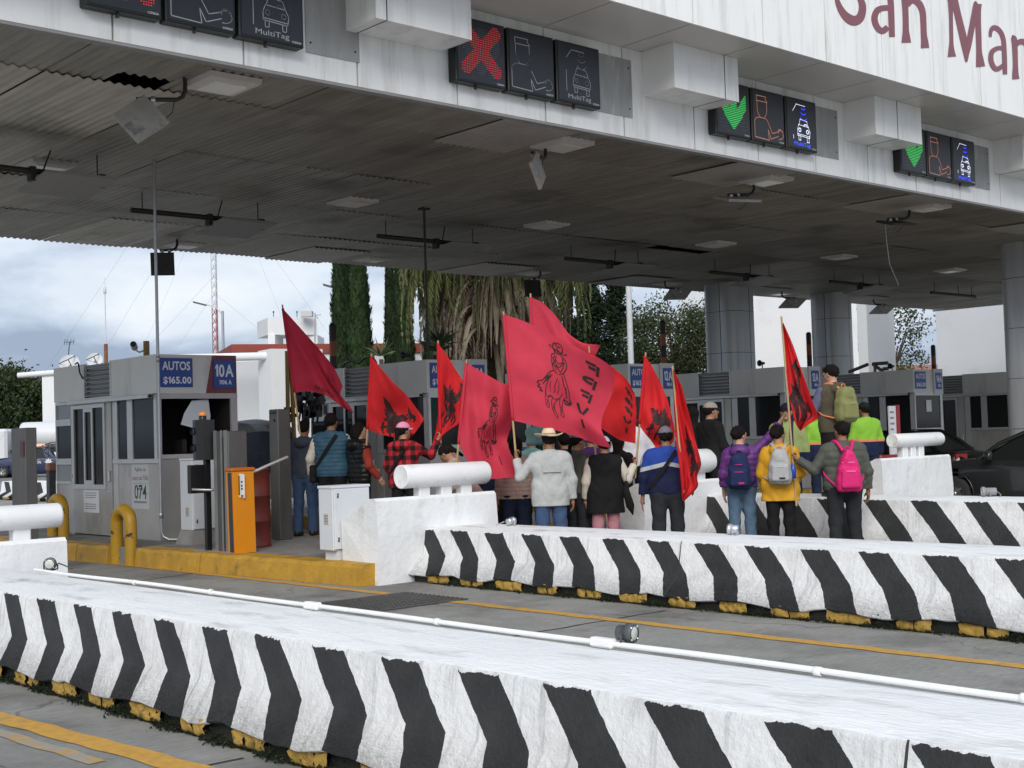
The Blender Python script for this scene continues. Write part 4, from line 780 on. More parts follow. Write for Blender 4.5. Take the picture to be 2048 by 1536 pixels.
# ------------------------------------------------------------------ island equipment
cabm = mat('pale_grey_cabinet_paint', (0.60, 0.625, 0.65), 0.42, var=0.04, scale=3, dirt=(0.45, 0.46, 0.46), dscale=3, dlo=0.58, dhi=0.85)
plin = mat('concrete_plinth', (0.25, 0.245, 0.235), 0.85, var=0.2, scale=6, bump=0.4, bscale=40)
def cabinet(x0, x1, y0, y1, zp, zt, label, plinth, pm):
    o = thing('equipment_cabinet', label, 'cabinet', ((x0+x1)/2, (y0+y1)/2, 0.25), group='pale grey roadside cabinets')
    m_ = MB(); m_.box(x0, x1, y0+.02, y1, zp, zt, bev=.008); m_.box(x0-.01, x1+.01, y0+.008, y1+.01, zt-.03, zt+.004, bev=.006); m_.build('body', cabm, o)
    m_ = MB(); m_.box(x0+.012, x1-.012, y0, y0+.019, zp+.015, zt-.036, bev=.006); d = m_.build('door', cabm, o)
    for z in (zp+.10, zt-.14): m_ = MB(); m_.box(x0+.05, x0+.075, y0-.006, y0, z, z+.03, bev=.003); m_.lathe((x0+.0625, y0-.006, z+.045), [(.012, 0), (.012, -.004), (0, -.005)], 8, axis='y'); sub(m_, 'lock', spot_b, d)
    if plinth == 'wide': m_ = MB(); m_.prism([(x0-.06, y0-.05), (x1+.06, y0-.05), (x1+.06, y1+.06), (x0-.06, y1+.06)], .25, zp-.002, top=[(x0-.01, y0), (x1+.01, y0), (x1+.01, y1), (x0-.01, y1)])
    else: m_ = MB(); m_.box(x0+.06, x0+.30, y0+.03, y1-.03, .25, zp-.002); m_.box(x0+.30, x1-.06, y0+.10, y1-.03, .25, zp-.002)
    m_.build('plinth', pm, o)
    zc_ = zt-.38 if plinth != 'wide' else zp+.27
    m_ = MB(); m_.box(x0-.008, x0, y0+.10, y0+.20, zc_-.07, zc_+.07, bev=.003); v_ = m_.build('vent', mat('cream_vent', (0.55, 0.53, 0.45), 0.6, var=0), o); m_ = MB()
    for k in range(6): m_.box(x0-.010, x0-.0085, y0+.11, y0+.19, zc_-.055+k*.018, zc_-.048+k*.018)
    sub(m_, 'slots', spot_b, v_)
    return o
cabinet(9.16, 9.92, 17.0, 17.36, .45, 1.47, 'pale grey cabinet behind the black traffic light post', 'wide', plin)
cabinet(8.80, 9.33, 12.96, 13.27, .37, 1.125, 'pale grey cabinet left of the nearest white crash block', 'foot', cabm)
blkp = mat('semi_gloss_black_paint', (0.011, 0.011, 0.012), 0.35, var=0.2, scale=8)
o = thing('traffic_light', 'black lane traffic light with amber beacon on a square post', 'traffic light', (8.72, 15.79, .25))
m_ = MB(); m_.box(8.69, 8.76, 15.75, 15.82, .27, 1.46); m_.build('post', blkp, o)
m_ = MB(); m_.box(8.58, 8.87, 15.65, 15.92, .25, .268); m_.build('base_plate', galv, o)
m_ = MB(); m_.prism([(8.57, 15.80), (8.64, 15.70), (8.78, 15.66), (8.80, 15.82), (8.72, 15.90), (8.60, 15.92)], 1.46, 1.99); hd = m_.build('signal_head', blkp, o)
m_ = MB(); m_.box(8.595, 8.615, 15.915, 15.925, 1.55, 1.75); m_.lathe((8.575, 15.84, 1.84), [(.05, 0), (.055, -.03)], 12, axis='x'); m_.lathe((8.575, 15.84, 1.62), [(.05, 0), (.055, -.03)], 12, axis='x'); sub(m_, 'visor', blkp, hd)
m_ = MB(); m_.lathe((8.665, 15.765, 1.99), [(.05, 0), (.05, .05), (.042, .055)], 16); m_.build('beacon_base', blkp, o)
m_ = MB(); m_.lathe((8.665, 15.765, 2.04), [(.042, 0), (.043, .04), (.036, .055), (0, .058)], 16); m_.build('beacon', mat('amber_lens', (0.75, 0.24, 0.02), 0.2, var=0.1, emit=0.12), o)
m_ = MB(); m_.box(8.51, 8.78, 15.84, 15.93, 1.02, 1.395, bev=.006); m_.build('back_plate', blkp, o)
m_ = MB(); m_.tube([(8.53, 15.83, 1.075), (8.58, 15.74, 1.07), (8.70, 15.66, 1.06), (8.78, 15.62, 1.065), (8.80, 15.66, 1.08)], .018, 8); m_.build('hand_bar', galv, o)
stp = mat('dull_steel_post', (0.135, 0.13, 0.122), 0.42, 0.6, var=0.18, scale=2.5, stretch=(2, 2, 0.5))
o = thing('sensor_post', 'ribbed steel sensor post beside the orange barrier gate', 'post', (8.84, 15.42, .25))
m_ = MB(); m_.box(8.735, 9.02, 15.24, 15.60, .27, 1.83, bev=.012); m_.build('column', stp, o)
m_ = MB(); m_.box(8.722, 8.734, 15.26, 15.33, .27, 1.84); m_.box(8.722, 8.734, 15.38, 15.42, .27, 1.84); m_.box(8.722, 8.734, 15.53, 15.60, .27, 1.84); m_.build('rib', mat('light_steel_strip', (0.27, 0.265, 0.26), 0.4, 0.5), o)
m_ = MB(); m_.box(8.726, 8.7335, 15.335, 15.375, .3, 1.75); m_.build('sensor_strip', blkp, o); m_ = MB(); m_.box(8.69, 9.06, 15.20, 15.64, .25, .27); m_.build('base_plate', galv, o)
o = thing('sensor_post', 'plain tall steel post in front of the man in the blue hoodie', 'post', (10.3, 16.5, .25))
m_ = MB(); m_.box(10.2, 10.41, 16.38, 16.62, .26, 2.14, bev=.012); m_.build('column', stp, o); m_ = MB(); m_.box(10.192, 10.199, 16.42, 16.58, 2.07, 2.11); m_.lathe((10.199, 16.46, 1.98), [(.022, 0), (.022, -.004), (0, -.005)], 10, axis='x'); m_.build('lock_plate', blkp, o); m_ = MB(); m_.box(10.17, 10.44, 16.35, 16.65, .25, .26); m_.build('base_plate', galv, o)
org = mat('orange_gate_paint', (0.66, 0.235, 0.008), 0.4, var=0.05, scale=3, dirt=(0.5, 0.16, 0.01), dscale=2, dlo=0.55, dhi=0.8)
o = thing('barrier_gate', 'orange lane barrier gate box with a dark side strip', 'barrier gate', (8.83, 15.09, .25))
m_ = MB(); m_.prism([(8.67, 15.02), (8.985, 15.02), (8.985, 15.17), (8.67, 15.17)], .255, 1.30, top=[(8.655, 15.01), (8.965, 15.01), (8.965, 15.17), (8.655, 15.17)]); m_.build('body', org, o)
m_ = MB(); m_.add([(8.667, 15.03, .27), (8.667, 15.13, .27), (8.652, 15.13, 1.29), (8.652, 15.03, 1.29)], [(0, 3, 2, 1)]); m_.build('side_panel', mat('anthracite_panel', (0.035, 0.036, 0.04), 0.5, var=0.1), o)
m_ = MB(); m_.box(8.64, 8.985, 14.995, 15.185, 1.302, 1.35, bev=.012); m_.build('cap', mat('deep_orange_cap', (0.48, 0.12, 0.01), 0.45, var=0.05), o)
m_ = MB(); m_.box(8.745, 8.80, 14.985, 15.008, 1.0, 1.27); m_.box(8.80, 8.812, 14.975, 15.008, .96, 1.26); m_.box(8.745, 8.755, 14.978, 15.008, .97, 1.25); f_ = m_.build('arm_flange', mat('white_flange', (0.68, 0.68, 0.66), 0.5, var=0.1, scale=10), o)
m_ = MB()
for z in (1.08, 1.12, 1.17): m_.lathe((8.773, 14.985, z), [(.012, 0), (.012, -.006), (0, -.008)], 8, axis='y')
sub(m_, 'bolt', blkp, f_)
m_ = MB(); m_.tube([(8.97, 15.1, 1.27), (9.2, 15.05, 1.36), (9.6, 15.2, 1.46)], .02, 8); m_.build('arm', alum, o)
o = thing('steel_drum', 'dark red steel drum cabinet behind the orange gate', 'drum', (9.45, 15.85, .25))
m_ = MB(); m_.lathe((9.45, 15.85, .25), [(0, 0), (.235, 0), (.24, .02), (.23, .03), (.23, .34), (.24, .35), (.23, .36), (.23, .68), (.24, .69), (.23, .70), (.23, 1.04), (.24, 1.05), (.23, 1.06), (0, 1.05)], 24); m_.build('body', mat('oxide_red_drum', (0.145, 0.022, 0.012), 0.5, var=0.15, scale=4), o)
m_ = MB(); m_.lathe((9.40, 15.75, 1.305), [(.03, 0), (.03, .02), (0, .022)], 10); m_.build('bung', galv, o)
# yellow bollard hoops
yh = mat('chipped_yellow_hoop', (0.42, 0.235, 0.012), 0.45, var=0.12, scale=3, bump=0.25, bscale=25, dirt=(0.022, 0.018, 0.014), dscale=4.6, dlo=0.60, dhi=0.63)
def hoop(X, yc, hw, z0, zt, r, label):
    o = thing('guard_hoop', label, 'bollard', (X, yc, z0), group='yellow guard hoops')
    pts = [(X, yc-hw, z0)]+[(X, yc-hw*math.cos(t), zt-r-hw*.85+hw*.85*math.sin(t)) for t in np.linspace(0, math.pi, 13)]+[(X, yc+hw, z0)]
    m_ = MB(); m_.tube(pts, r, 14); m_.build('hoop', yh, o)
hoop(8.42, 17.64, .22, .0, .86, .088, 'chipped yellow guard hoop in front of the nearest booth')
hoop(8.85, 20.9, .22, .25, .95, .088, 'yellow guard hoop behind the left crash roller')
hoop(15.5, 14.9, .22, .25, .95, .08, 'yellow guard hoop on the island behind the flag bearers')
o = thing('ticket_post', 'grey post with a salmon cap left of the nearest booth', 'post', (0, 0, 0)); q = pd(103, 1000, 25.5); o.location = (q[0], q[1], 0); o['_o'] = [float(q[0]), float(q[1]), 0.0]; zt = pd(103, 932, 25.5)[2]
m_ = MB(); m_.box(q[0]-.07, q[0]+.07, q[1]-.07, q[1]+.07, 0, zt-.1, bev=.01); m_.build('body', spot_b, o); m_ = MB(); m_.box(q[0]-.09, q[0]+.09, q[1]-.09, q[1]+.09, zt-.1, zt+.06, bev=.03); m_.build('cap', mat('salmon_cap', (0.42, 0.17, 0.12), 0.5, var=.1), o)
# items on booth roofs
o = thing('cctv_camera', 'white security camera on a wooden post above the nearest booth', 'camera', (9.9, 18.9, 3.02))
p = px(268, 692, 9.55); m_ = MB(); d_ = np.array([0.45, 0.75, -.15]); d_ /= np.linalg.norm(d_); m_.tube([p-d_*.11, p+d_*.11], .052, 12); m_.build('body', mat('white_plastic', (0.7, 0.7, 0.69), 0.4, var=0.03), o)
m_ = MB(); m_.tube([p-d_*.112, p-d_*.14], .045, 12); m_.build('lens', blkp, o); q = px(292, 700, 9.6)
m_ = MB(); m_.tube([p+np.array([0, 0, -.05]), p+np.array([.06, -.05, -.1]), q], .014, 6); m_.build('bracket', alum, o)
m_ = MB(); m_.box(q[0]-.035, q[0]+.035, q[1]-.05, q[1]+.02, 3.02, q[2]+.14); m_.build('wooden_post', mat('raw_wood', (0.30, 0.19, 0.07), 0.8, var=0.2, scale=10), o)
o = thing('roof_cable', 'black looped cable on the roof of the second booth', 'cable', (14.6, 20.3, 3.04))
m_ = MB(); m_.tube([(14.44, 20.85, 3.05), (14.46, 20.8, 3.13), (14.48, 20.6, 3.16), (14.5, 20.4, 3.10), (14.5, 20.2, 3.20), (14.47, 19.95, 3.22), (14.42, 19.75, 3.1), (14.42, 19.7, 3.0)], .022, 7); m_.build('cable', blkp, o)
o = thing('roof_cable', 'black cable running down beside the louver of the nearest booth', 'cable', (9.26, 20.9, 3.0))
m_ = MB(); m_.tube([(9.27, 21.1, 3.06), (9.25, 20.95, 3.08), (9.22, 20.85, 3.04), (9.23, 20.83, 2.9), (9.26, 20.78, 2.8)], .014, 6); m_.build('cable', blkp, o)
for X, lab in ((14.45, 'second'), (19.62, 'third'), (24.8, 'fourth'), (30.27, 'fifth')):
    o = thing('loudspeaker', 'small dark horn speaker at the roof edge of the %s booth' % lab, 'speaker', (X, 18.9, 3.04))
    m_ = MB(); m_.lathe((X+.02, 18.9, 3.16), [(.03, .1), (.035, 0), (.05, -.04), (.075, -.07), (.06, -.06), (0, -.02)], 12, axis='x'); m_.build('horn', blkp, o); m_ = MB(); m_.tube([(X+.05, 18.9, 3.02), (X+.05, 18.9, 3.16)], .015, 6); m_.build('stand', blkp, o)
o = thing('roof_truss', 'grey steel truss frame standing on the fifth booth roof', 'truss', (31, 20.5, 3.04)); m_ = MB()
A = px(1745, 728, 30.3); Bq = px(1872, 722, 30.3); zt = A[2]
for a, b in (((30.3, A[1], zt), (30.3, 19.0, zt)), ((30.3, A[1], zt), (30.3, A[1]-.3, 3.04)), ((30.3, A[1]-.3, 3.1), (30.3, 19.0, 3.1)), ((30.3, 21.0, 3.04), (30.3, 21.0, zt)), ((30.3, 20.2, 3.08), (30.3, 19.6, zt)), ((30.3, 19.4, 3.04), (30.3, 19.4, zt))): m_.tube([a, b], .045, 4)
m_.build('frame', stp, o)
# banded stacks behind the booths
bnd = mat('band_black', (0.015, 0.013, 0.012), 0.5, var=0.2); bno = mat('band_orange', (0.30, 0.085, 0.015), 0.5, var=0.2); bng = mat('band_grey', (0.25, 0.25, 0.25), 0.5, var=0.1)
for (x, y), lab in (((665, 652), 'left of the cypresses'), ((1325, 645), 'in front of the broadleaf tree'), ((1617, 668), 'between the first two columns'), ((1866, 693), 'left of the far white wall')):
    q = py(x, y, 22.9); o = thing('banded_post', 'thin post banded in black and orange, '+lab, 'post', (q[0], q[1], .25))
    h = q[2]-.25; z = .25; k = 0; parts = {0: MB(), 1: MB(), 2: MB()}
    n = int(h/.30)
    for k in range(n): parts[2 if (n-1-k) == 4 else ((n-1-k) % 2)].lathe((q[0], q[1], .25+k*h/n), [(.075, 0), (.075, h/n)], 12)
    parts[0].lathe((q[0], q[1], q[2]), [(.075, 0), (.05, .05), (0, .06)], 12)
    for k, M in ((0, bnd), (1, bno), (2, bng)): parts[k].build({0: 'black_band', 1: 'orange_band', 2: 'grey_band'}[k], M, o)
# second steel post at far left, red barrier, notice board and yellow post
o = thing('sensor_post', 'grey steel post with a dark red reflector at the left edge', 'post', (7.0, 18.9, .2)); A = pz(44, 1010, .25)
m_ = MB(); c0 = px(24, 1000, 6.9); c1 = px(52, 1000, 6.9); yb_, ya_ = c0[1], c1[1]; top = px(40, 856, 6.9)[2]; m_.box(6.9, 7.06, ya_, yb_, .0, top, bev=.01); m_.build('column', stp, o)
m_ = MB(); m_.box(6.885, 6.899, ya_+.02, ya_+.13, top-.38, top-.18); m_.build('reflector', mat('dark_red_reflector', (0.07, 0.015, 0.008), 0.3, var=0.1), o)
redp = mat('red_plastic', (0.27, 0.018, 0.025), 0.45, var=0.08, scale=3)
o = thing('water_barrier', 'red plastic road barrier left of the far white crash block', 'barrier', (22.2, 14.9, 0)); a = py(1745, 905, 15.2); b_ = py(1800, 905, 15.2)
m_ = MB(); x0, x1 = a[0], b_[0]+.3; m_.extr([(-.28, 0), (.28, 0), (.25, .22), (.13, .42), (.12, 1.02), (-.12, 1.02), (-.13, .42), (-.25, .22)], lambda p_, z, t: (t, 15.2+p_, z), x0, x1); m_.build('shell', redp, o)
m_ = MB(); m_.box(x0+.1, x0+.35, 14.92, 14.94, .02, .16); m_.lathe((x0+.7, 15.075, .8), [(.04, 0), (.04, -.02), (0, -.02)], 10, axis='y'); m_.build('fork_slot', blkp, o)
o = thing('notice_board', 'white lane notice board with a red edge beside the guard in lime', 'sign', (22.5, 15.3, 0)); A = py(1780, 812, 15.35); Bq = py(1795, 905, 15.35)
m_ = MB(); m_.box(A[0]-.08, A[0]+.18, 15.33, 15.36, .9, A[2]); m_.box(A[0]-.02, A[0]+.02, 15.36, 15.39, 0, A[2]-.1); m_.build('panel', paper, o); m_ = MB(); m_.box(A[0]+.185, A[0]+.30, 15.31, 15.37, .9, A[2]+.02); m_.build('red_edge', redp, o)
m_ = MB()
for k in range(6): m_.box(A[0]-.05, A[0]+.1*hsh(k+2)+.02, 15.326, 15.329, A[2]-.15-k*.12, A[2]-.11-k*.12)
m_.build('lettering_lines', ink_g, o)
o = thing('yellow_frame', 'pair of yellow timber uprights behind the tall steel post', 'post', (12.2, 20.5, 0)); A = py(574, 702, 20.5); Bq = py(583, 705, 20.5); m_ = MB()
m_.tube([(A[0]-.03, 20.5, 0), (A[0], 20.5, A[2])], .045, 4); m_.tube([(Bq[0]+.05, 20.5, 0), (Bq[0]-.02, 20.5, Bq[2])], .045, 4); m_.build('uprights', mat('ochre_timber', (0.36, 0.22, 0.05), 0.7, var=0.15, scale=8), o)
# ================================================================== vehicles
tyre_m = mat('tyre_rubber', (0.014, 0.014, 0.014), 0.8, var=0.2, scale=20); rim_m = mat('alloy_rim', (0.35, 0.35, 0.36), 0.3, 0.8, var=0.1); cglass = mat('car_glass', (0.012, 0.014, 0.014), 0.08, var=0, spec=0.3)
def wheel(root, x, y, r, w, side):
    m_ = MB(); m_.lathe((x, y, r), [(r*.62, -w/2), (r*.93, -w/2), (r, -w/2+.03), (r, w/2-.03), (r*.93, w/2), (r*.62, w/2), (r*.62, -w/2)], 28, axis='x'); t = m_.build('wheel', tyre_m, root)
    m_ = MB(); xs = x+side*(w/2-.02)
    m_.lathe((xs, y, r), [(r*.62, -.03), (r*.62, .0), (r*.55, .0), (r*.53, -side*.03), (0, -side*.03)], 24, axis='x')
    for k in range(5):
        a = k*2*math.pi/5; m_.obox((xs-side*.005, y+math.cos(a)*r*.3, r+math.sin(a)*r*.3), (1, 0, 0), (0, math.cos(a), math.sin(a)), (0, -math.sin(a), math.cos(a)), .012, r*.28, r*.07)
    m_.lathe((xs, y, r), [(r*.15, -.02), (r*.15, .012), (0, .014)] if side > 0 else [(r*.15, .02), (r*.15, -.012), (0, -.014)], 12, axis='x'); sub(m_, 'rim', rim_m, t)
def car(name, label, loc, rz, paint, L=4.55, W_=1.78, H=1.46, hood=0.92, belt=0.94, suv=False, wr=.33, bed=False, body_m2=None):
    o = thing(name, label, 'pickup' if bed else 'car', loc, rz, local=True)
    hl = L/2; fw, rw = hl-.90, -hl+.95
    ys = np.linspace(-hl, hl, 64); g_ = MB()
    def prof(y):
        t = y/hl; e = max(0, abs(t)-.80)/.20
        zb = .22+.10*e**2; hw = (W_/2)*(1-.17*e**2.2)
        if t > .42: zt = belt+.03-(belt+.03-hood+.14)*((t-.42)/.58)**1.5*1.0-(.16*max(0, (t-.9)/.1)**2)
        elif t < -.62: zt = (belt+.07-(.02 if suv or bed else .12)*((-t-.62)/.38))-.12*max(0, (-t-.93)/.07)**2
        else: zt = belt+.03
        return zb, hw, zt
    rows = []
    for y in ys:
        zb, hw, zt = prof(y); zs = min(zt-.02, belt)
        half = [(hw*.90, zb), (hw*.97, zb+.06), (hw*.992, zb+.20), (hw, (zb+zs)/2+.05), (hw*.99, zs-.12), (hw*.955, zs-.03), (hw*.90, zs+.012), (hw*.5, zt+.012), (0, zt+.02)]
        rows.append([(-a, y, z) for a, z in half]+[(a, y, z) for a, z in half[-2::-1]])
    R = np.array(rows); nr = R.shape[1]
    F = []; V = R.reshape(-1, 3)
    for i in range(len(ys)-1):
        for j in range(nr-1):
            q = (i*nr+j, i*nr+j+1, (i+1)*nr+j+1, (i+1)*nr+j); c = V[list(q)].mean(0)
            if any((c[1]-wy)**2+(c[2]-wr)**2 < (wr+.065)**2 for wy in (fw, rw)) and abs(c[0]) > W_*.36: continue
            F.append(q)
    F.append(tuple(range(nr))); F.append(tuple(len(V)-nr+k for k in range(nr))[::-1])
    g_.add(V, F, 0, True); body = g_.build('body', paint, o)
    m_ = MB(); m_.box(-W_*.40, W_*.40, -hl+.15, hl-.15, .18, .30)
    for wy in (fw, rw):
        for s in (-1, 1): m_.lathe((s*W_*.36, wy, wr), [(0, 0), (wr+.085, 0), (wr+.085, s*W_*.125)], 24, axis='x')
    sub(m_, 'underbody', black, body)
    m_ = MB()
    for wy in (fw, rw):
        for s in (-1, 1): m_.tube([(s*(W_/2-.006), wy+(wr+.068)*math.cos(t), wr+(wr+.068)*math.sin(t)) for t in np.linspace(-.35, math.pi+.35, 20)], .013, 6)
    sub(m_, 'arch_lip', paint, body)
    # cabin
    ya, yb2, yc, yd = (.92, .10, -1.00, -1.75) if not suv else (.95, .25, -1.75, -2.0)
    if bed: ya, yb2, yc, yd = 1.0, .35, -.45, -.75
    zb = belt+.015; hb, ht = W_*.445, W_*.345
    low = lambda s, y: np.array([s*hb, y, zb]); top = lambda s, y: np.array([s*ht, y, H-.035])
    m_ = MB(); P = []
    for y in np.linspace(yb2, yc, 9):
        k = 1-abs((y-(yb2+yc)/2)/((yb2-yc)/2))**3
        P.append([(-ht, y, H-.06+.015*k), (-ht*.8, y, H-.02+.015*k), (0, y, H-.008+.015*k), (ht*.8, y, H-.02+.015*k), (ht, y, H-.06+.015*k)])
    m_.grid(P)
    for s in (-1, 1):
        m_.tube([low(s, ya), (low(s, ya)+top(s, yb2))/2+np.array([0, .02, .05]), top(s, yb2), top(s, (yb2+yc)/2)+np.array([0, 0, .012]), top(s, yc), (low(s, yd)+top(s, yc))/2+np.array([0, -.02, .03]), low(s, yd)], .042, 6)
        ym = (yb2+yc)/2-.05; m_.tube([low(s, ym), top(s, ym)], .035, 4)
    m_.build('roof', paint, o)
    m_ = MB(); m_.add([low(-1, ya), low(1, ya), top(1, yb2), top(-1, yb2)], [(0, 1, 2, 3)]); m_.build('windscreen', cglass, o)
    m_ = MB(); m_.add([low(-1, yd), low(1, yd), top(1, yc), top(-1, yc)], [(0, 3, 2, 1)]); m_.build('rear_window', cglass, o)
    for s in (-1, 1):
        m_ = MB(); m_.add([low(s, ya-.08)*[.985, 1, 1], low(s, ym)*[.985, 1, 1], top(s, ym)*[.985, 1, 1], top(s, yb2)*[.985, 1, 1]], [(0, 1, 2, 3)]); m_.build('side_window', cglass, o)
        m_ = MB(); m_.add([low(s, ym)*[.985, 1, 1], low(s, yd)*[.985, 1, 1], top(s, yc)*[.985, 1, 1], top(s, ym)*[.985, 1, 1]], [(0, 1, 2, 3)]); m_.build('side_window', cglass, o)
        m_ = MB(); c = np.array([s*(W_/2+.09), ya-.32, belt+.085]); m_.lathe((c[0], c[1], c[2]), [(0, .09), (.05, .08), (.085, .03), (.09, -.03), (.075, -.06), (0, -.062)], 14, axis='y'); m_.tube([c-np.array([s*.03, -.02, .05]), (s*(W_/2-.06), ya-.28, belt+.01)], .02, 6); m_.build('wing_mirror', paint, o)
        m_ = MB(); xh = s*(W_/2+.004)
        for yh in (-.42, -1.32) if not bed else (-.3,): m_.obox((xh, yh, belt-.14), (1, 0, 0), (0, 1, 0), (0, 0, 1), .014, .10, .016)
        m_.build('door_handle', chrome, o)
        m_ = MB(); zl = hood-.22; m_.obox((s*W_*.34, hl-.16, zl), (.95, -.3*s, 0), (.3*s, .95, 0), (0, 0, 1), .20, .05, .065); m_.build('headlight', mat('headlight_glass', (0.5, 0.52, 0.55), 0.1, var=0), o)
        m_ = MB(); m_.obox((s*W_*.36, -hl+.10, belt-.10), (.95, .3*s, 0), (-.3*s, .95, 0), (0, 0, 1), .17, .05, .06); m_.build('tail_light', mat('tail_light_red', (0.25, 0.01, 0.01), 0.2, var=0), o)
        m_ = MB(); xs_ = s*(W_/2*.995)
        for yy in (.62, ym, -1.32) if not bed else (.62, -.5): m_.tube([(xs_*.995, yy, .34), (xs_*1.0, yy, .62), (xs_*.992, yy-.02, belt-.10)], .004, 4)
        m_.build('door_gap', black, o)
        for wy in (fw, rw): wheel(o, s*(W_/2-.11), wy, wr, .21, s)
    m_ = MB(); m_.box(-W_*.28, W_*.28, hl-.07, hl-.012, .42, .58, bev=.01); m_.build('grille', black, o)
    return o
cp = mat('charcoal_car_paint', (0.020, 0.022, 0.023), 0.28, 0.3, var=0.05, coat=0.5)
bp_ = mat('black_car_paint', (0.006, 0.006, 0.007), 0.25, 0.2, var=0.05, coat=0.4)
car('saloon_car', 'dark charcoal saloon car at the right edge behind the white crash block', (23.35, 11.45, 0), 0, cp)
car('saloon_car', 'black car stopped at the booth ahead of the charcoal saloon', (28.5, 17.9, 0), 0, bp_, L=4.6, W_=1.80, H=1.50, hood=.95, belt=.97)
# police pickup, far left
pb = mat('police_dark_blue', (0.018, 0.028, 0.075), 0.35, 0.1, var=0.05, coat=0.3); pw_ = mat('vehicle_white', (0.62, 0.63, 0.65), 0.35, var=0.04)
pp = pd(78, 930, 84.0); hd_ = math.atan2(CM[0][1], CM[0][0])+math.pi/2          # nose towards picture left
pick = car('police_pickup', 'dark blue police pickup with white star and red light bar', (pp[0], pp[1], 0.0), hd_, pb, L=5.7, W_=1.95, H=1.86, hood=1.22, belt=1.20, bed=True, wr=.40)
pick.location[2] = 0.0
m_ = MB(); m_.box(-.55, .55, -.25, .0, 1.88, 1.94, bev=.01); lb = m_.build('light_bar', alum, pick); m_ = MB(); m_.box(-.54, .54, -.24, -.01, 1.945, 2.06, bev=.03); sub(m_, 'lamp', emis('red_beacon', (1.0, 0.20, 0.12), 1.6), lb)
xs_ = -1.95/2-.012; m_ = MB(); n = 16; V = [(xs_, -.95, .92)]
for k in range(n):
    r_ = .26 if k % 2 == 0 else .15; V.append((xs_, -.95+r_*math.sin(k*2*math.pi/n), .92+r_*math.cos(k*2*math.pi/n)))
m_.add(V, [(0, 1+k, 1+(k+1) % n) for k in range(n)]); V = [(-v[0], v[1], v[2]) for v in V]; m_.add(V, [(0, 1+(k+1) % n, 1+k) for k in range(n)]); m_.build('star_emblem', pw_, pick)
m_ = MB(); text(m_, 'PROTECCION', .02, (xs_, .62, .83), (0, -1, 0), (0, 0, 1), 1.1, .17); m_.build('lettering', pw_, pick)
m_ = MB()
for y in (-.9, -1.7, -2.5): m_.tube([(-.85, y, 1.2), (-.85, y, 2.0), (.85, y, 2.0), (.85, y, 1.2)], .03, 6)
m_.tube([(-.85, -.5, 1.95), (-.85, -1.2, 2.15), (-.85, -2.6, 2.1)], .03, 6); m_.tube([(.85, -.5, 1.95), (.85, -1.2, 2.15), (.85, -2.6, 2.1)], .03, 6); m_.build('cargo_frame', blkp, pick)
m_ = MB(); m_.grid([[(-.9, 2.75, 1.12), (0, 2.78, 1.14), (.9, 2.75, 1.12)], [(-.88, 2.0, 1.235), (0, 2.0, 1.25), (.88, 2.0, 1.235)]]); m_.build('white_bonnet', pw_, pick)
# white tank lorry behind it
tp = pd(20, 905, 97.0); o = thing('tank_lorry', 'white tank lorry parked behind the police pickup', 'lorry', (tp[0], tp[1], 0), hd_, local=True)
m_ = MB(); m_.lathe((0, -7.2, 2.75), [(0, 0), (.7, .04), (.98, .22), (1.0, .4), (1.0, 6.0), (.98, 6.2), (.7, 6.36), (0, 6.4)], 24, axis='y'); m_.build('tank', pw_, o)
m_ = MB(); m_.box(-1.15, 1.15, -.2, 1.9, .75, 3.3, bev=.18); m_.box(-1.1, 1.1, 1.85, 2.1, .55, 1.2, bev=.08); m_.build('cab', pw_, o); m_ = MB(); m_.box(-1.16, -1.151, .5, 1.4, 1.9, 2.8); m_.box(-1.0, 1.0, 1.901, 1.91, 1.8, 2.9); m_.build('cab_window', cglass, o)
m_ = MB(); m_.box(-.5, .5, -7.0, 1.5, .75, 1.1); m_.box(-1.0, 1.0, -6.8, -.4, 1.5, 1.75); m_.build('chassis', black, o)
for y in (1.0, -4.5, -5.7): wheel(o, -1.0, y, .5, .3, -1); wheel(o, 1.0, y, .5, .3, 1)
# tarpaulin-covered trailer behind the gate
tarp = mat('grey_blue_tarpaulin', (0.085, 0.10, 0.145), 0.45, var=0.15, scale=3, bump=0.5, bscale=5, bdist=0.08)
tarpl = mat('pale_tarpaulin_top', (0.42, 0.44, 0.47), 0.5, var=0.12, scale=3, bump=0.5, bscale=5, bdist=0.08)
o = thing('covered_trailer', 'white trailer under a grey blue tarpaulin behind the orange gate', 'trailer', (12.4, 22, 0)); m_ = MB()
xa, xb_ = 11.55, 13.6; y0_, y1_ = 21.2, 24.2
P = []
for x in np.linspace(xa, xb_, 30):
    row = []
    for k, (dy, z) in enumerate(((0.02, 1.15), (-.02, 1.4), (0.0, 1.65), (.05, 1.86), (.3, 2.02), (.9, 2.10), (2.0, 2.06))):
        row.append((x, y0_+dy+.035*math.sin(x*9+k)+.02*math.sin(x*23+2*k), z+.02*math.sin(x*6+k*2)-(.06 if k == 0 else 0)*math.sin(x*5)))
    P.append(row)
P = np.array(P); m_.grid(P[:, :4]); m_.build('cover_side', tarp, o); m_ = MB(); m_.grid(P[:, 3:]); m_.grid([[(xb_, y0_, 1.15), (xb_, y0_+.3, 2.0)], [(xb_, y1_, 1.15), (xb_, y1_, 2.0)]]); m_.grid([[(xa, y0_, 1.15), (xa, y0_+.3, 2.0)], [(xa, y1_, 1.15), (xa, y1_, 2.0)]]); m_.build('cover_top', tarpl, o)
m_ = MB(); m_.box(xa, xb_, y0_+.05, y1_, .62, 1.12, bev=.04); m_.build('bed', pw_, o); m_ = MB()
for x in (11.75, 12.0, 12.45, 12.7, 13.2): m_.lathe((x, y0_+.048, .98), [(.05, 0), (.04, -.02), (0, -.025)], 12, axis='y')
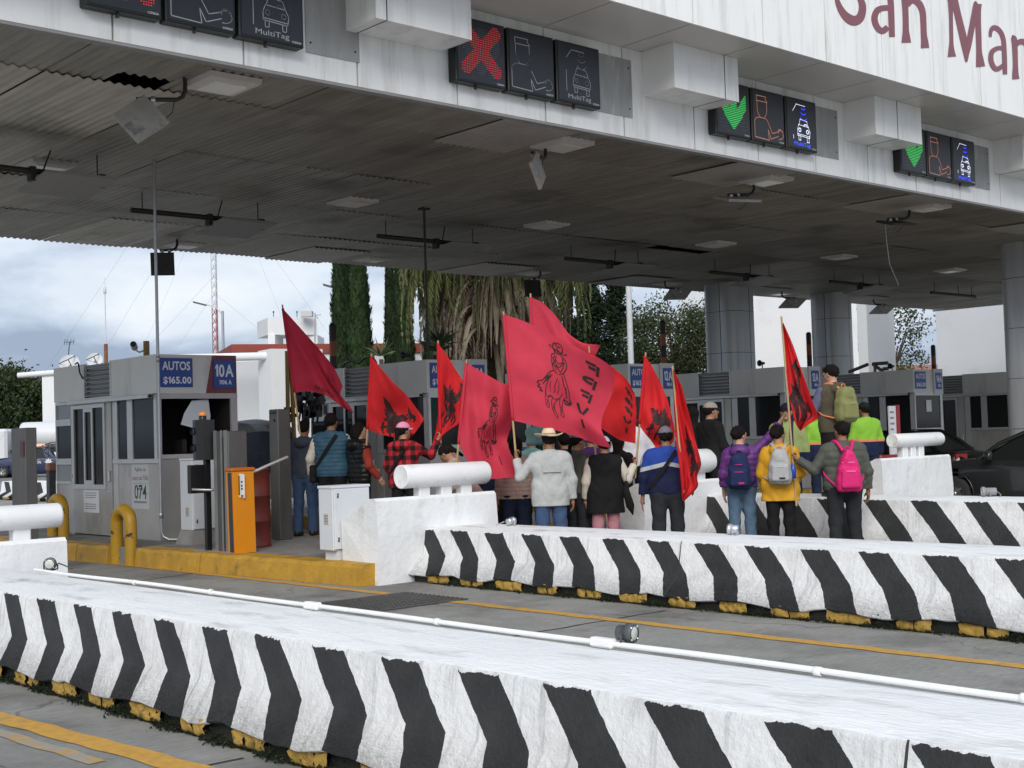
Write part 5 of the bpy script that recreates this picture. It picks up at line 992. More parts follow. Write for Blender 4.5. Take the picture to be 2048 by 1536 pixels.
m_.build('lamp', galv, o)
for s, x in ((-1, xa+.12), (1, xb_-.12)): wheel(o, x, 22.6, .33, .2, s)
o = thing('machine_stack', 'black perforated machine part on the trailer behind the steel post', 'machine', (12.9, 21.6, 2.08)); q = pd(612, 815, 24.5); m_ = MB()
rr = random.Random(5)
for k in range(46):
    p = q+np.array([rr.uniform(-.28, .28), rr.uniform(-.3, .3), rr.uniform(-.26, .26)]); a = rr.uniform(0, 3.1); m_.obox(p, (math.cos(a), math.sin(a), 0), (-math.sin(a), math.cos(a), 0), (0, 0, 1), rr.uniform(.02, .10), rr.uniform(.02, .06), rr.uniform(.02, .09))
for k in range(5): m_.tube([q+np.array([-.3+.1*k, -.2, -.3]), q+np.array([-.25+.1*k, -.25, .1]), q+np.array([-.1+.1*k, -.15, .3])], .02, 6)
m_.build('housing', blkp, o)
# ================================================================== background buildings
wall_w = mat('white_rendered_wall', (0.72, 0.73, 0.74), 0.8, var=0.04, scale=0.5, dirt=(0.55, 0.55, 0.54), dscale=0.6, dlo=0.55, dhi=0.85); redb = mat('brick_red_parapet', (0.27, 0.055, 0.035), 0.75, var=0.12, scale=2); wall_g = mat('grey_and_shaded_wall', (0.50, 0.51, 0.52), 0.8, var=0.04, scale=0.6)
RT = CM[0]*[1, 1, 0]; RT = RT/np.linalg.norm(RT); FW = np.array([-RT[1], RT[0], 0])      # picture right / away on the ground
def slab(m_, a, b, z0, z1, depth, mi=0):      # wall from a to b with depth away from the road
    a = np.array([a[0], a[1]]); b = np.array([b[0], b[1]]); d = (b-a)/np.linalg.norm(b-a); n = np.array([-d[1], d[0]])*depth
    m_.prism([tuple(a), tuple(b), tuple(b+n), tuple(a+n)], z0, z1, mi)
A0, A1 = pd(470, 690, 50), pd(1200, 680, 55); o = thing('white_building', 'low white building with a brick red parapet band behind the flags', 'building', (A0[0], A0[1], 0))
zt = pd(560, 688, 50.5)[2]; m_ = MB(); slab(m_, A0, A1, 0, zt-.36, 9); m_.build('wall', wall_w, o); m_ = MB(); slab(m_, A0-RT*.1-FW*.12, A1-FW*.12, zt-.36, zt, 9.3); m_.build('parapet', redb, o)
m_ = MB()
for k, f in enumerate((.42, .55, .68, .8)): c = A0+(A1-A0)*f-FW*.03; slab(m_, c-RT*.7, c+RT*.7, 1.2, 2.8, .1)
m_.build('window', dglass, o)
B0, B1 = pd(541, 700, 45), pd(645, 700, 46); o = thing('white_pier', 'broad white pier with a round white beam beside the crimson flag', 'wall', (B0[0], B0[1], 0)); zt = pd(590, 698, 45.5)[2]
m_ = MB(); slab(m_, B0, B1, 0, zt, 1.2); m_.build('pier', wall_w, o); m_ = MB(); c0 = pd(465, 713, 46); c1 = pd(545, 712, 45.4); m_.tube([c0-RT*3, c1], .14, 14); m_.build('round_beam', wall_w, o)
m_ = MB(); slab(m_, pd(440, 730, 47.5), pd(545, 730, 47), 0, pd(500, 722, 47)[2], .3); m_.build('recessed_wall', wall_g, o)
C0, C1 = pd(84, 760, 106), pd(112, 760, 106); o = thing('white_pier', 'narrow white pier with a round beam left of the nearest booth', 'wall', (C0[0], C0[1], 0)); zt = pd(90, 745, 106)[2]
m_ = MB(); slab(m_, C0, C1+RT*.6, 0, zt, 2.0); m_.build('pier', wall_w, o); m_ = MB(); m_.tube([pd(36, 751, 106), pd(125, 744, 106)], .22, 14); m_.build('round_beam', wall_w, o)
D0, D1 = pd(535, 640, 66), pd(634, 636, 67); o = thing('water_tank_tower', 'white square tank tower with an opening above the red parapet', 'tower', (D0[0], D0[1], 0)); zt = pd(580, 634, 66)[2]; zm = pd(580, 668, 66)[2]
m_ = MB(); slab(m_, D0, D1, zm, zt, 2.4); slab(m_, D0, D0+RT*.35, 0, zm, 2.4); slab(m_, D1-RT*.7, D1, 0, zm, 2.4); slab(m_, D0, D1, 0, zm-.9, 2.4); m_.build('wall', wall_w, o)
m_ = MB(); m_.tube([pd(630, 690, 65.8), pd(630, 626, 65.8)], .03, 5); m_.tube([pd(630, 631, 65.8), pd(642, 629, 65.8)], .02, 4); m_.tube([pd(630, 631, 65.8), pd(637, 637, 65.8)], .02, 4); m_.build('aerial', galv, o); m_ = MB(); slab(m_, pd(601, 637, 66), pd(624, 636, 66), zt, zt+.28, .5); m_.build('roof_box', wall_g, o)
for x in (547, 594): m_ = MB(); m_.tube([pd(x, 634, 66.5), pd(x, 624, 66.5)], .02, 4); m_.lathe(pd(x, 624, 66.5), [(0, -.06), (.06, 0), (0, .06)], 8); m_.build('lightning_rod', blkp, o)
# right-hand white hall: raking gable on the left, return with its shade put into the grey colour, then another wall
E0, E1, E2 = pd(1330, 735, 54), pd(1716, 700, 56), pd(1773, 700, 62); zt = 8.5; o = thing('white_hall', 'large white hall with a raking left edge behind the grey columns', 'building', (E1[0], E1[1], 0))
a, b = np.array(E0[:2]), np.array(E1[:2]); hz_ = [pd(1372, 741, 54)[2], pd(1409, 672, 54)[2]]
d = (b-a)/np.linalg.norm(b-a); pa = pd(1372, 741, 54.2); pb2 = pd(1409, 672, 54.4); sl_ = (pb2[2]-pa[2])/np.linalg.norm((pb2-pa)[:2]); n = np.array([-d[1], d[0]])
base = pa[:2]-d*(pa[2]/sl_); tp_ = base+d*(zt/sl_); m_ = MB(); fr = [(base, 0), (b, 0), (b, zt), (tp_, zt)]
V = [(p[0], p[1], z) for p, z in fr]+[(p[0]+n[0]*6, p[1]+n[1]*6, z) for p, z in fr]; m_.add(V, [(0, 1, 2, 3), (7, 6, 5, 4), (0, 3, 7, 4), (3, 2, 6, 7), (1, 5, 6, 2)]); m_.build('wall', wall_w, o)
m_ = MB(); slab(m_, b+d*.02, np.array(E2[:2]), 0, zt, -.4); m_.build('return_wall', wall_g, o)
G0, G1 = pd(1874, 700, 55), pd(2140, 700, 49); o = thing('white_hall', 'plain pale wall at the right between truss and tall column', 'building', (G0[0], G0[1], 0)); m_ = MB(); slab(m_, G0, G1, 0, 9, 5); m_.build('wall', wall_w, o)
H0, H1 = pd(1815, 735, 80), pd(1880, 735, 80); o = thing('brick_house', 'small brick house with a tiled roof seen past the steel truss', 'house', (H0[0], H0[1], 0)); m_ = MB(); zt = pd(1850, 742, 80)[2]; slab(m_, H0, H1+RT*3, 0, zt, 5); m_.build('wall', mat('pale_brick', (0.30, 0.19, 0.14), 0.85, var=0.2, scale=6), o)
m_ = MB(); q0 = H0[:2]-RT[:2]*.3; q1 = (H1+RT*3)[:2]; zr = pd(1850, 726, 80)[2]; m_.add([(*q0, zt), (*q1, zt), (*(q1+FW[:2]*2.5), zr), (*(q0+FW[:2]*2.5), zr), (*(q0+FW[:2]*5), zt), (*(q1+FW[:2]*5), zt)], [(0, 1, 2, 3), (3, 2, 5, 4), (0, 3, 4), (1, 5, 2)]); m_.build('roof', mat('clay_tile', (0.30, 0.13, 0.08), 0.8, var=0.25, scale=8), o)
# ------------------------------------------------------------------ masts, lamps, aerials
wire_m = mat('guy_wire_grey', (0.30, 0.32, 0.35), 0.5, var=0); mred = mat('mast_red', (0.34, 0.12, 0.11), 0.6, var=0.1); mwh = mat('mast_white', (0.60, 0.62, 0.64), 0.6, var=0.1)
def mast(x, D, ztop, zred, label):
    p = pd(x, 700, D)*[1, 1, 0]; o = thing('lattice_mast', label, 'mast', (p[0], p[1], 0)); w = .21
    cs = [p+np.array([w*math.cos(a), w*math.sin(a), 0]) for a in (0.3, 2.4, 4.5)]
    def seg(z0, z1, M, nm):
        m_ = MB(); n = int((z1-z0)/.6)
        for c in cs: m_.tube([c+[0, 0, z0], c+[0, 0, z1]], .035, 4, cap=False)
        for k in range(n):
            for i in range(3):
                za, zb_ = z0+(z1-z0)*k/n, z0+(z1-z0)*(k+1)/n; a, b = cs[i], cs[(i+1) % 3]
                m_.tube([a+[0, 0, za], b+[0, 0, zb_]], .018, 3, cap=False); m_.tube([b+[0, 0, za], a+[0, 0, zb_]], .018, 3, cap=False)
        m_.build(nm, M, o)
    seg(0, zred[0], mwh, 'lower_section'); seg(zred[0], zred[1], mred, 'red_section'); seg(zred[1], ztop, mwh, 'upper_section')
    for (dx_, dy_, zz) in ((-9, 2, .55), (-9, 2, .85), (9, 3, .5), (9, 3, .85), (-4, -9, .8), (-4, -9, .5), (6, -6, .95), (-12, 4, 1.0)):
        m_ = MB(); m_.tube([p+[0, 0, zz*ztop], p+RT*dx_*1.5+FW*dy_+[0, 0, 0]], .007, 3, cap=False); m_.build('guy_wire', wire_m, o)
    return o
mast(432, 90, 24, (5.6, 11.0), 'tall red and white lattice mast with guy wires behind the nearest booth')
def lamp(xp, yp, xa_, ya_, D, label):
    b = pd(xp, yp, D); a = pd(xa_, ya_, D); o = thing('street_lamp', label, 'street lamp', (b[0], b[1], 0))
    m_ = MB(); m_.tube([(b[0], b[1], 0), (b[0], b[1], b[2])], [.09, .06], 8); m_.build('pole', galv, o); d = a-b
    m_ = MB(); m_.tube([b-[0, 0, .15], b+d*.25+[0, 0, .1], b+d*.6+[0, 0, .12]], .03, 6); m_.build('arm', galv, o)
    c = b+d*.8+[0, 0, .08]; u = d/np.linalg.norm(d); m_ = MB(); m_.obox(c, u, np.cross([0, 0, 1], u)/np.linalg.norm(np.cross([0, 0, 1], u)), (0, 0, 1), np.linalg.norm(d)*.22, .12, .035); m_.build('lamp_head', spot_b, o)
lamp(445, 622, 388, 608, 60, 'slim street lamp in front of the lattice mast'); lamp(709, 590, 648, 574, 50, 'slim street lamp in front of the tall cypress')
p = pd(1257, 575, 45); o = thing('flag_mast', 'bare white pole between the dark conifers and the broadleaf tree', 'pole', (p[0], p[1], 0)); m_ = MB(); m_.tube([(p[0], p[1], 0), (p[0], p[1], 10)], [.11, .09], 10); m_.build('shaft', mwh, o); m_ = MB(); m_.lathe((p[0], p[1], 10), [(.12, 0), (.12, .05), (.06, .14), (0, .16)], 10); m_.build('finial', mwh, o)
p = pd(212, 712, 50); o = thing('radio_aerial', 'thin white whip aerial above the nearest booth', 'aerial', (p[0], p[1], 0)); zt = pd(211, 585, 50)[2]; m_ = MB(); m_.tube([(p[0], p[1], 0), (p[0], p[1], zt)], .022, 5); m_.build('whip', mwh, o); m_ = MB(); m_.lathe((p[0], p[1], zt-.05), [(.02, 0), (.06, .03), (.06, .25), (.02, .3), (.012, .6), (0, .62)], 8); m_.build('tip', mwh, o); m_ = MB(); m_.tube([(p[0], p[1], 0), (p[0], p[1], pd(210, 688, 50)[2])], .07, 6); m_.build('rusty_post', mat('rusty_post', (0.2, 0.08, 0.04), 0.8, var=0.3), o)
p = pd(136, 722, 55); o = thing('tv_aerial', 'small television aerial on a rod left of the louver', 'aerial', (p[0], p[1], 0)); t_ = pd(139, 684, 55); m_ = MB(); m_.tube([(p[0], p[1], 0), p, t_], .022, 5); m_.build('rod', spot_b, o); m_ = MB(); m_.tube([t_-RT*.22, t_+RT*.2], .014, 4)
for k in (-.2, -.1, .05, .17): m_.tube([t_+RT*k+FW*.05+[0, 0, .12], t_+RT*k-FW*.05-[0, 0, .12]], .012, 4)
m_.build('elements', spot_b, o)
def dish(x, y, D, r, label):
    p = pd(x, y, D); o = thing('satellite_dish', label, 'satellite dish', (p[0], p[1], 0), group='satellite dishes'); a = np.array([-.5, -.75, .45]); a /= np.linalg.norm(a); u = np.cross(a, [0, 0, 1]); u /= np.linalg.norm(u); v = np.cross(u, a)
    P = [[p+a*(rr_*rr_*.35*r)+(u*math.cos(t)+v*math.sin(t))*rr_*r for rr_ in np.linspace(.02, 1, 6)] for t in np.linspace(0, 2*math.pi, 25)]; m_ = MB(); m_.grid(P); m_.build('reflector', mwh, o); m_ = MB()
    for t in (0, 2.1, 4.2): m_.tube([p+(u*math.cos(t)+v*math.sin(t))*r+a*.35*r, p+a*r*1.1], .015, 4)
    m_.build('feed_arm', spot_b, o); m_ = MB(); m_.tube([(p[0], p[1], 0), p], .05, 6); m_.build('mount', galv, o)
dish(140, 730, 40, .30, 'satellite dish behind the left end of the nearest booth'); dish(190, 722, 40, .24, 'white satellite dish behind the louver of the nearest booth')
# short striped barrier seen far left, with curb road beyond
barrier('short far striped barrier behind the grey post at the left edge', pz(80, 965, .6)[0], 0.0, 0.8, 0.62, 36.5, 46, 43, 0.9, 0.28, 0.3, 'distant')
# ================================================================== vegetation
def cloud(m_, C, Nn, size, rr, flat=1.0):         # leaf-sized triangles/quads at centres C
    n = len(C); a = rr.normal(size=(n, 3)); a /= np.linalg.norm(a, axis=1)[:, None]; b = np.cross(a, rr.normal(size=(n, 3))); b /= np.linalg.norm(b, axis=1)[:, None]
    s = size*rr.uniform(.6, 1.4, n)[:, None]; V = np.stack([C-a*s, C+b*s*.55, C+a*s, C-b*s*.55], 1).reshape(-1, 3); o0 = len(m_.v)
    m_.v.extend(map(tuple, V)); m_.f.extend([(o0+4*i, o0+4*i+1, o0+4*i+2, o0+4*i+3) for i in range(n)]); m_.m.extend([0]*n); m_.sm.extend([False]*n)
def leaf_mat(name, col, var=0.5, sc=1.2): return mat(name, col, 0.75, var=var, scale=sc, trans=0.2, spec=0.15)
bark = mat('grey_brown_bark', (0.09, 0.07, 0.05), 0.9, var=0.3, scale=6, bump=0.6, bscale=20)
def cypress(x, D, ht, r, label, col, seed):
    rr = np.random.RandomState(seed); p = pd(x, 800, D)*[1, 1, 0]; o = thing('cypress_tree', label, 'tree', (p[0], p[1], 0), group='tall columnar cypresses')
    m_ = MB(); m_.tube([p, p+[0, 0, 1.5]], [.2, .16], 8); m_.build('trunk', bark, o)
    m_ = MB(); P = []
    R = lambda z: r*(min(1, (z-.3)/1.2)**.5)*(1-max(0, (z-.35*ht)/(.68*ht))**1.7)*.9
    for t in np.linspace(0, 2*math.pi, 25): P.append([p+[max(.02, R(z)*.86)*math.cos(t), max(.02, R(z)*.86)*math.sin(t), z] for z in np.linspace(.35, ht*.99, 24)])
    m_.grid(P)
    n = 15000; z = .35+(ht*.995-.35)*rr.uniform(0, 1, n)**1.15; t = rr.uniform(0, 2*math.pi, n); k = np.array([R(q) for q in z])*(0.80+.30*rr.uniform(0, 1, n)**2+.09*np.sin(t*5+z*3.1)+.07*np.sin(z*7+t*3)+.05*np.sin(z*17-t*2))
    C = p+np.stack([k*np.cos(t), k*np.sin(t), z], 1); up = np.stack([np.cos(t)*.35, np.sin(t)*.35, np.ones(n)], 1)+rr.normal(size=(n, 3))*.25; up /= np.linalg.norm(up, axis=1)[:, None]; sd_ = np.stack([-np.sin(t), np.cos(t), np.zeros(n)], 1); s = rr.uniform(.05, .14, n)[:, None]
    V = np.stack([C-up*s, C+sd_*s*.45, C+up*s*1.3, C-sd_*s*.45], 1).reshape(-1, 3); o0 = len(m_.v); m_.v.extend(map(tuple, V)); m_.f.extend([(o0+4*i, o0+4*i+1, o0+4*i+2, o0+4*i+3) for i in range(n)]); m_.m.extend([0]*n); m_.sm.extend([False]*n)
    m_.build('crown', leaf_mat('cypress_green_%d' % (seed % 2), col), o)
cypress(688, 45, 10.5, .44, 'slim dark cypress, leftmost of the four', (0.030, 0.052, 0.022), 10); cypress(722, 43.5, 10.5, .47, 'broadest cypress behind the second street lamp', (0.034, 0.062, 0.024), 11)
cypress(786, 50, 9.6, .32, 'thin dark cypress left of the last one before the palm', (0.030, 0.052, 0.022), 12); cypress(810, 48, 10.5, .44, 'cypress closest to the palm on its left', (0.034, 0.062, 0.024), 13)
cypress(872, 47, 8.2, .46, 'dark cypress half hidden behind the palm skirt', (0.030, 0.052, 0.022), 14)
# shaggy palm
rr = np.random.RandomState(4); p = pd(995, 760, 40)*[1, 1, 0]; o = thing('palm_tree', 'big shaggy palm with a skirt of dead brown fronds', 'palm', (p[0], p[1], 0))
m_ = MB(); m_.tube([p+[.03*math.sin(z*3), .02*math.cos(z*2), z] for z in np.linspace(0, 7.2, 20)], [.42-.02*(i % 2) for i in range(20)], 14); m_.build('trunk', mat('palm_trunk', (0.075, 0.055, 0.04), 0.95, var=0.35, scale=9, bump=1.0, bscale=14, bdist=0.06), o)
def frond(m_, base, az, out_, drop, w, rr, sag, leaflets=22, twist=0.0, blade=0.0):
    d = np.array([math.cos(az), math.sin(az), 0]); sdv = np.array([-d[1], d[0], 0]); pts = []
    for k in range(9):
        s = k/8; pts.append(base+d*out_*(math.sin(s*math.pi/2*.98))**(.8)*(1-.12*s*s)+np.array([0, 0, sag*4*s*(1-s)-drop*s**1.7])+sdv*twist*s*s)
    pts = np.array(pts); m_.tube(pts, [.035*(1-.8*k/8) for k in range(9)], 4, cap=False)
    if blade:
        A_, C_ = [], []; ta = rr.uniform(-.7, .7)
        for k in range(9):
            wv = sdv*math.cos(ta+.12*k)+d*math.sin(ta+.12*k); h_ = blade*(math.sin(math.pi*(.08+.88*k/8))**.7)*rr.uniform(.75, 1.15); A_.append(pts[k]+wv*h_); C_.append(pts[k]-wv*h_)
        mid = [q+d*.04 for q in pts]; m_.grid([A_, mid, C_])
    for k in range(leaflets):
        s = .1+.88*k/leaflets; i = min(7, int(s*8)); f = s*8-i; q = pts[i]*(1-f)+pts[i+1]*f; tg = pts[i+1]-pts[i]; tg /= np.linalg.norm(tg)
        ll_ = w*(.5+.9*math.sin(math.pi*min(1, s*1.05)))*rr.uniform(.75, 1.2)
        for sg in (-1, 1):
            e_ = sdv*sg*rr.uniform(.35, .8)+tg*rr.uniform(.5, .95)+np.array([0, 0, -rr.uniform(.2, .7)]); e_ /= np.linalg.norm(e_); tw = np.cross(e_, sdv*sg+[0, 0, .3]); tw /= np.linalg.norm(tw)+1e-6; b = rr.uniform(.018, .040)
            m_.add([q-tw*b, q+tw*b, q+e_*ll_*.6+tw*b*.7, q+e_*ll_, q+e_*ll_*.6-tw*b*.7], [(0, 1, 2, 3, 4)])
for nm, n, M, spec in (('dead_fronds', 190, mat('dead_frond_brown', (0.25, 0.205, 0.15), 0.9, var=0.5, scale=2.5, trans=0.15), 0), ('dry_tips', 80, mat('dead_frond_straw', (0.36, 0.30, 0.225), 0.9, var=0.4, scale=2.5, trans=0.15), 1), ('green_fronds', 210, mat('palm_green', (0.105, 0.12, 0.042), 0.7, var=0.4, scale=1.5, trans=0.2), 2)):
    m_ = MB()
    for k in range(n):
        az = rr.uniform(0, 6.283)
        if spec < 2: z = rr.uniform(4.4, 7.3); out_ = rr.uniform(1.1, 2.6)*(.62+.38*(z-4.4)/2.9); frond(m_, p+[.3*math.cos(az), .3*math.sin(az), z], az+rr.normal()*.1, out_, rr.uniform(1.5, 2.6), .24, rr, rr.uniform(.05, .25), 14, rr.normal()*.15, rr.uniform(.07, .13))
        else: z = rr.uniform(7.1, 7.9); frond(m_, p+[.25*math.cos(az), .25*math.sin(az), z], az, rr.uniform(2.0, 3.0), rr.uniform(.8, 3.2), .34, rr, rr.uniform(.2, .55), 24, rr.normal()*.2)
    m_.build(nm, M, o)
# agave-like shrub tops above the second booth
def spiky(x, y, D, label):
    p = pd(x, y, D); o = thing('yucca_plant', label, 'plant', (p[0], p[1], 0)); rr = np.random.RandomState(int(x)); m_ = MB(); m_.tube([p*[1, 1, 0], p-[0, 0, .1]], .06, 6); m_.build('trunk', bark, o); m_ = MB()
    for k in range(60):
        d = rr.normal(size=3); d[2] = abs(d[2])*.8+.15; d /= np.linalg.norm(d); s_ = np.cross(d, rr.normal(size=3)); s_ /= np.linalg.norm(s_); l_ = rr.uniform(.35, .7); m_.add([p-s_*.02, p+d*l_*.5+s_*.026, p+d*l_, p+d*l_*.5-s_*.026, ], [(0, 1, 2, 3)])
    m_.build('crown', mat('yucca_green', (0.075, 0.11, 0.045), 0.7, var=0.3, scale=3), o)
spiky(762, 712, 40, 'spiky green plant above the second booth beside the cypresses'); spiky(880, 690, 32, 'spiky green plant in front of the palm skirt'); spiky(868, 702, 33, 'low spiky plant at the left foot of the palm skirt')
def conifer(x, D, ht, rmax, label, seed):
    rr = np.random.RandomState(seed); p = pd(x, 800, D)*[1, 1, 0]; o = thing('conifer_tree', label, 'tree', (p[0], p[1], 0), group='dark conifers beside the palm'); m_ = MB(); m_.tube([p, p+[0, 0, ht*.95]], [.16, .03], 7); m_.build('trunk', bark, o); m_ = MB()
    C = []
    for k in range(150):
        z = .6+(ht-.7)*rr.uniform()**1.1; r_ = rmax*(1-z/ht)**.75*rr.uniform(.25, 1.05); t = rr.uniform(0, 6.283); c = p+[r_*math.cos(t), r_*math.sin(t), z]; n = int(110*rr.uniform(.6, 1.3)); s = .12+.26*(1-z/ht); C.append(c+rr.normal(size=(n, 3))*[s, s, s*.75])
    cloud(m_, np.concatenate(C), None, .07, rr); m_.build('crown', leaf_mat('conifer_dark_green', (0.022, 0.036, 0.017), .55), o)
conifer(1190, 50, 7.6, 1.5, 'dark conifer with a pointed top right of the palm', 21); conifer(1242, 51, 8.2, 1.5, 'dark conifer just left of the bare white pole', 22); conifer(1150, 49, 5.9, 1.4, 'low dark conifer touching the palm skirt', 23); conifer(1285, 50, 5.0, 1.2, 'low dark conifer right of the bare white pole', 24); conifer(1215, 49, 4.6, 1.6, 'squat dark conifer behind the highest flag', 25)
def broad(x, D, zc_, R_, Rz, label, col, seed, nclump=120, leaf=.07, dens=120, name='broadleaf_tree', grp=None, sparse=1.0):
    rr = np.random.RandomState(seed); p = pd(x, 800, D)*[1, 1, 0]; o = thing(name, label, 'tree', (p[0], p[1], 0), group=grp); m_ = MB(); m_.tube([p, p+[.1, 0, zc_*.6], p+[0, .1, zc_]], [.2, .14, .08], 8)
    cl = []
    for k in range(nclump):
        d = rr.normal(size=3); d /= np.linalg.norm(d); q = d*[R_, R_, Rz]*rr.uniform(.35, 1.0)**.6; cl.append(p+[0, 0, zc_]+q)
        if k % 6 == 0: m_.tube([p+[0, 0, zc_*.7], p+[0, 0, zc_]+q*.5, p+[0, 0, zc_]+q], [.06, .035, .012], 5, cap=False)
    m_.build('trunk', bark, o); m_ = MB(); C = [c+rr.normal(size=(int(dens*rr.uniform(.5, 1.4)), 3))*R_*.15*sparse for c in cl]; cloud(m_, np.concatenate(C), None, leaf, rr); m_.build('crown', leaf_mat('foliage_%s' % name+str(seed), col, .5), o)
broad(1352, 47, 4.6, 1.75, 1.7, 'grey green broadleaf tree behind the banded post', (0.060, 0.075, 0.035), 31, 150, .055, 130)
broad(1335, 47.5, 2.6, 1.4, 1.3, 'dense shrub under the grey green broadleaf tree', (0.045, 0.06, 0.028), 36, 90, .055, 130, name='shrub')
broad(20, 140, 6.2, 4.6, 3.6, 'dense green tree at the left edge above the grey post', (0.050, 0.068, 0.028), 32, 170, .20, 150, name='roadside_tree', grp='trees at the left edge'); broad(70, 150, 5.6, 3.6, 3.2, 'smaller green tree next to the narrow white pier', (0.056, 0.072, 0.030), 33, 130, .18, 150, name='roadside_tree', grp='trees at the left edge'); broad(-45, 136, 6.6, 5.2, 4.0, 'green tree cut off by the left edge', (0.050, 0.068, 0.028), 37, 140, .20, 140, name='roadside_tree', grp='trees at the left edge')
broad(1790, 72, 6.6, 2.0, 2.4, 'thin leafy tree between the two pale walls', (0.055, 0.072, 0.035), 34, 80, .085, 45); broad(1792, 70, 3.2, 1.5, 1.5, 'yellow green bush under the thin leafy tree', (0.085, 0.10, 0.035), 35, 70, .07, 90, name='bush')
# distant ridge
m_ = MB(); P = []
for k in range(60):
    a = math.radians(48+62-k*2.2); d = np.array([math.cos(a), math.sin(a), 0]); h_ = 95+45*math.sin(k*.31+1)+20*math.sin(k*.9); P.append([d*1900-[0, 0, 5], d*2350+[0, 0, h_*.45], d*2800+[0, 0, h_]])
m_.grid(P); tag(m_.build('hills', mat('hazed_forest_hills', (0.05, 0.075, 0.10), 0.95, var=0.3, scale=0.01)), kind='structure')  # forest colour shifted to blue in place of distance haze
# ================================================================== people: smooth blended surfaces
def smin(a, b, k):
    if k <= 0: return np.minimum(a, b)
    h = np.clip(.5+.5*(b-a)/k, 0, 1); return b*(1-h)+a*h-k*h*(1-h)
def s_cap(P, a, b, ra, rb, sc=None):
    a = np.array(a, float); b = np.array(b, float)
    if sc is not None: s = np.array(sc, float); P = P*s; a = a*s; b = b*s
    ab = b-a; t = np.clip(((P-a)@ab)/(ab@ab+1e-12), 0, 1); return np.linalg.norm(P-a-t[:, None]*ab, axis=1)-(ra+(rb-ra)*t)
def s_ell(P, c, r, R=None):
    Q = P-np.array(c, float)
    if R is not None: Q = Q@R
    r = np.array(r, float); k = np.linalg.norm(Q/r, axis=1); return (k-1)*min(r) if False else k*(k-1)/(np.linalg.norm(Q/(r*r), axis=1)+1e-9)
def s_box(P, c, h, rr, R=None):
    Q = P-np.array(c, float)
    if R is not None: Q = Q@R
    q = np.abs(Q)-(np.array(h, float)-rr); return np.linalg.norm(np.maximum(q, 0), axis=1)+np.minimum(q.max(1), 0)-rr
def surf(f, lo, hi, h):
    lo = np.array(lo, float); hi = np.array(hi, float); K = 6; n = np.ceil((hi-lo)/h/K).astype(int)*K+1
    nc = (n-1)//K; cc = [lo[i]+(np.arange(nc[i])+.5)*K*h for i in range(3)]
    G = np.stack(np.meshgrid(*cc, indexing='ij'), -1).reshape(-1, 3); dc = f(G).reshape(nc)
    near = np.abs(dc) < K*h*1.35
    idx = [np.minimum(np.arange(n[i])//K, nc[i]-1) for i in range(3)]
    D = dc[np.ix_(*idx)].copy(); m_ = near[np.ix_(*idx)]
    for ax in range(3):                       # shared border planes belong to either block
        sl = [slice(None)]*3; sl[ax] = slice(K, n[ax]-1, K); prev = [np.array(q) for q in idx]; prev[ax] = np.maximum(idx[ax]-(np.arange(n[ax]) % K == 0), 0); m_ |= near[np.ix_(*prev)]
    w = np.argwhere(m_); D[m_] = f(lo+w*h)
    S = D < 0
    c8 = [S[i:n[0]-1+i, j:n[1]-1+j, k:n[2]-1+k] for i in (0, 1) for j in (0, 1) for k in (0, 1)]
    anyv = np.logical_or.reduce(c8) & ~np.logical_and.reduce(c8); cells = np.argwhere(anyv)
    if len(cells) == 0: return np.zeros((0, 3)), []
    ids = -np.ones(anyv.shape, int); ids[anyv] = np.arange(len(cells)); acc = np.zeros((len(cells), 3)); cnt = np.zeros(len(cells))
    for ax in range(3):
        o1, o2 = [a for a in range(3) if a != ax]
        for u in (0, 1):
            for v in (0, 1):
                p0 = cells.copy(); p0[:, o1] += u; p0[:, o2] += v; p1 = p0.copy(); p1[:, ax] += 1
                d0 = D[tuple(p0.T)]; d1 = D[tuple(p1.T)]; cr = (d0 < 0) != (d1 < 0); t = d0[cr]/(d0[cr]-d1[cr]); q = p0[cr].astype(float); q[:, ax] += t; acc[cr] += q; cnt[cr] += 1
    V = lo+acc/np.maximum(cnt, 1)[:, None]*h; F = []
    for ax in range(3):
        o1, o2 = [(1, 2), (2, 0), (0, 1)][ax]; sl0 = [slice(1, -1)]*3; sl0[ax] = slice(0, -1); sl1 = list(sl0); sl1[ax] = slice(1, None)
        a, b = S[tuple(sl0)], S[tuple(sl1)]; e_ = np.argwhere(a != b)
        if len(e_) == 0: continue
        inside = a[tuple(e_.T)]; e_ = e_+1; e_[:, ax] -= 1
        def g_(d1, d2): q = e_.copy(); q[:, o1] += d1; q[:, o2] += d2; return ids[tuple(q.T)]
        q = np.stack([g_(-1, -1), g_(0, -1), g_(0, 0), g_(-1, 0)], 1); q[~inside] = q[~inside][:, ::-1]; F.append(q)
    return V, np.concatenate(F).tolist()
def mesh_obj(name, V, F, mats, parent, mi=None, smooth=True):
    me = bpy.data.meshes.new(name); me.from_pydata(V.tolist(), [], F)
    for M in (mats if isinstance(mats, (list, tuple)) else [mats]): me.materials.append(M)
    me.polygons.foreach_set('use_smooth', [smooth]*len(F))
    if mi is not None: me.polygons.foreach_set('material_index', mi)
    ob = bpy.data.objects.new(name, me); COL.objects.link(ob)
    if parent is not None: ob.parent = parent
    return ob
def Rx(a): c, s = math.cos(a), math.sin(a); return np.array([[1, 0, 0], [0, c, -s], [0, s, c]])
def Rz(a): c, s = math.cos(a), math.sin(a); return np.array([[c, -s, 0], [s, c, 0], [0, 0, 1]])
def unit(v): v = np.array(v, float); return v/np.linalg.norm(v)
def cloth(name, col, rough=0.85, var=0.10, scale=9, bump=0.35, bscale=24, sheen=0.0): return mat(name, col, rough, var=var, scale=scale, bump=bump, bscale=bscale, bdist=0.02, spec=0.2)
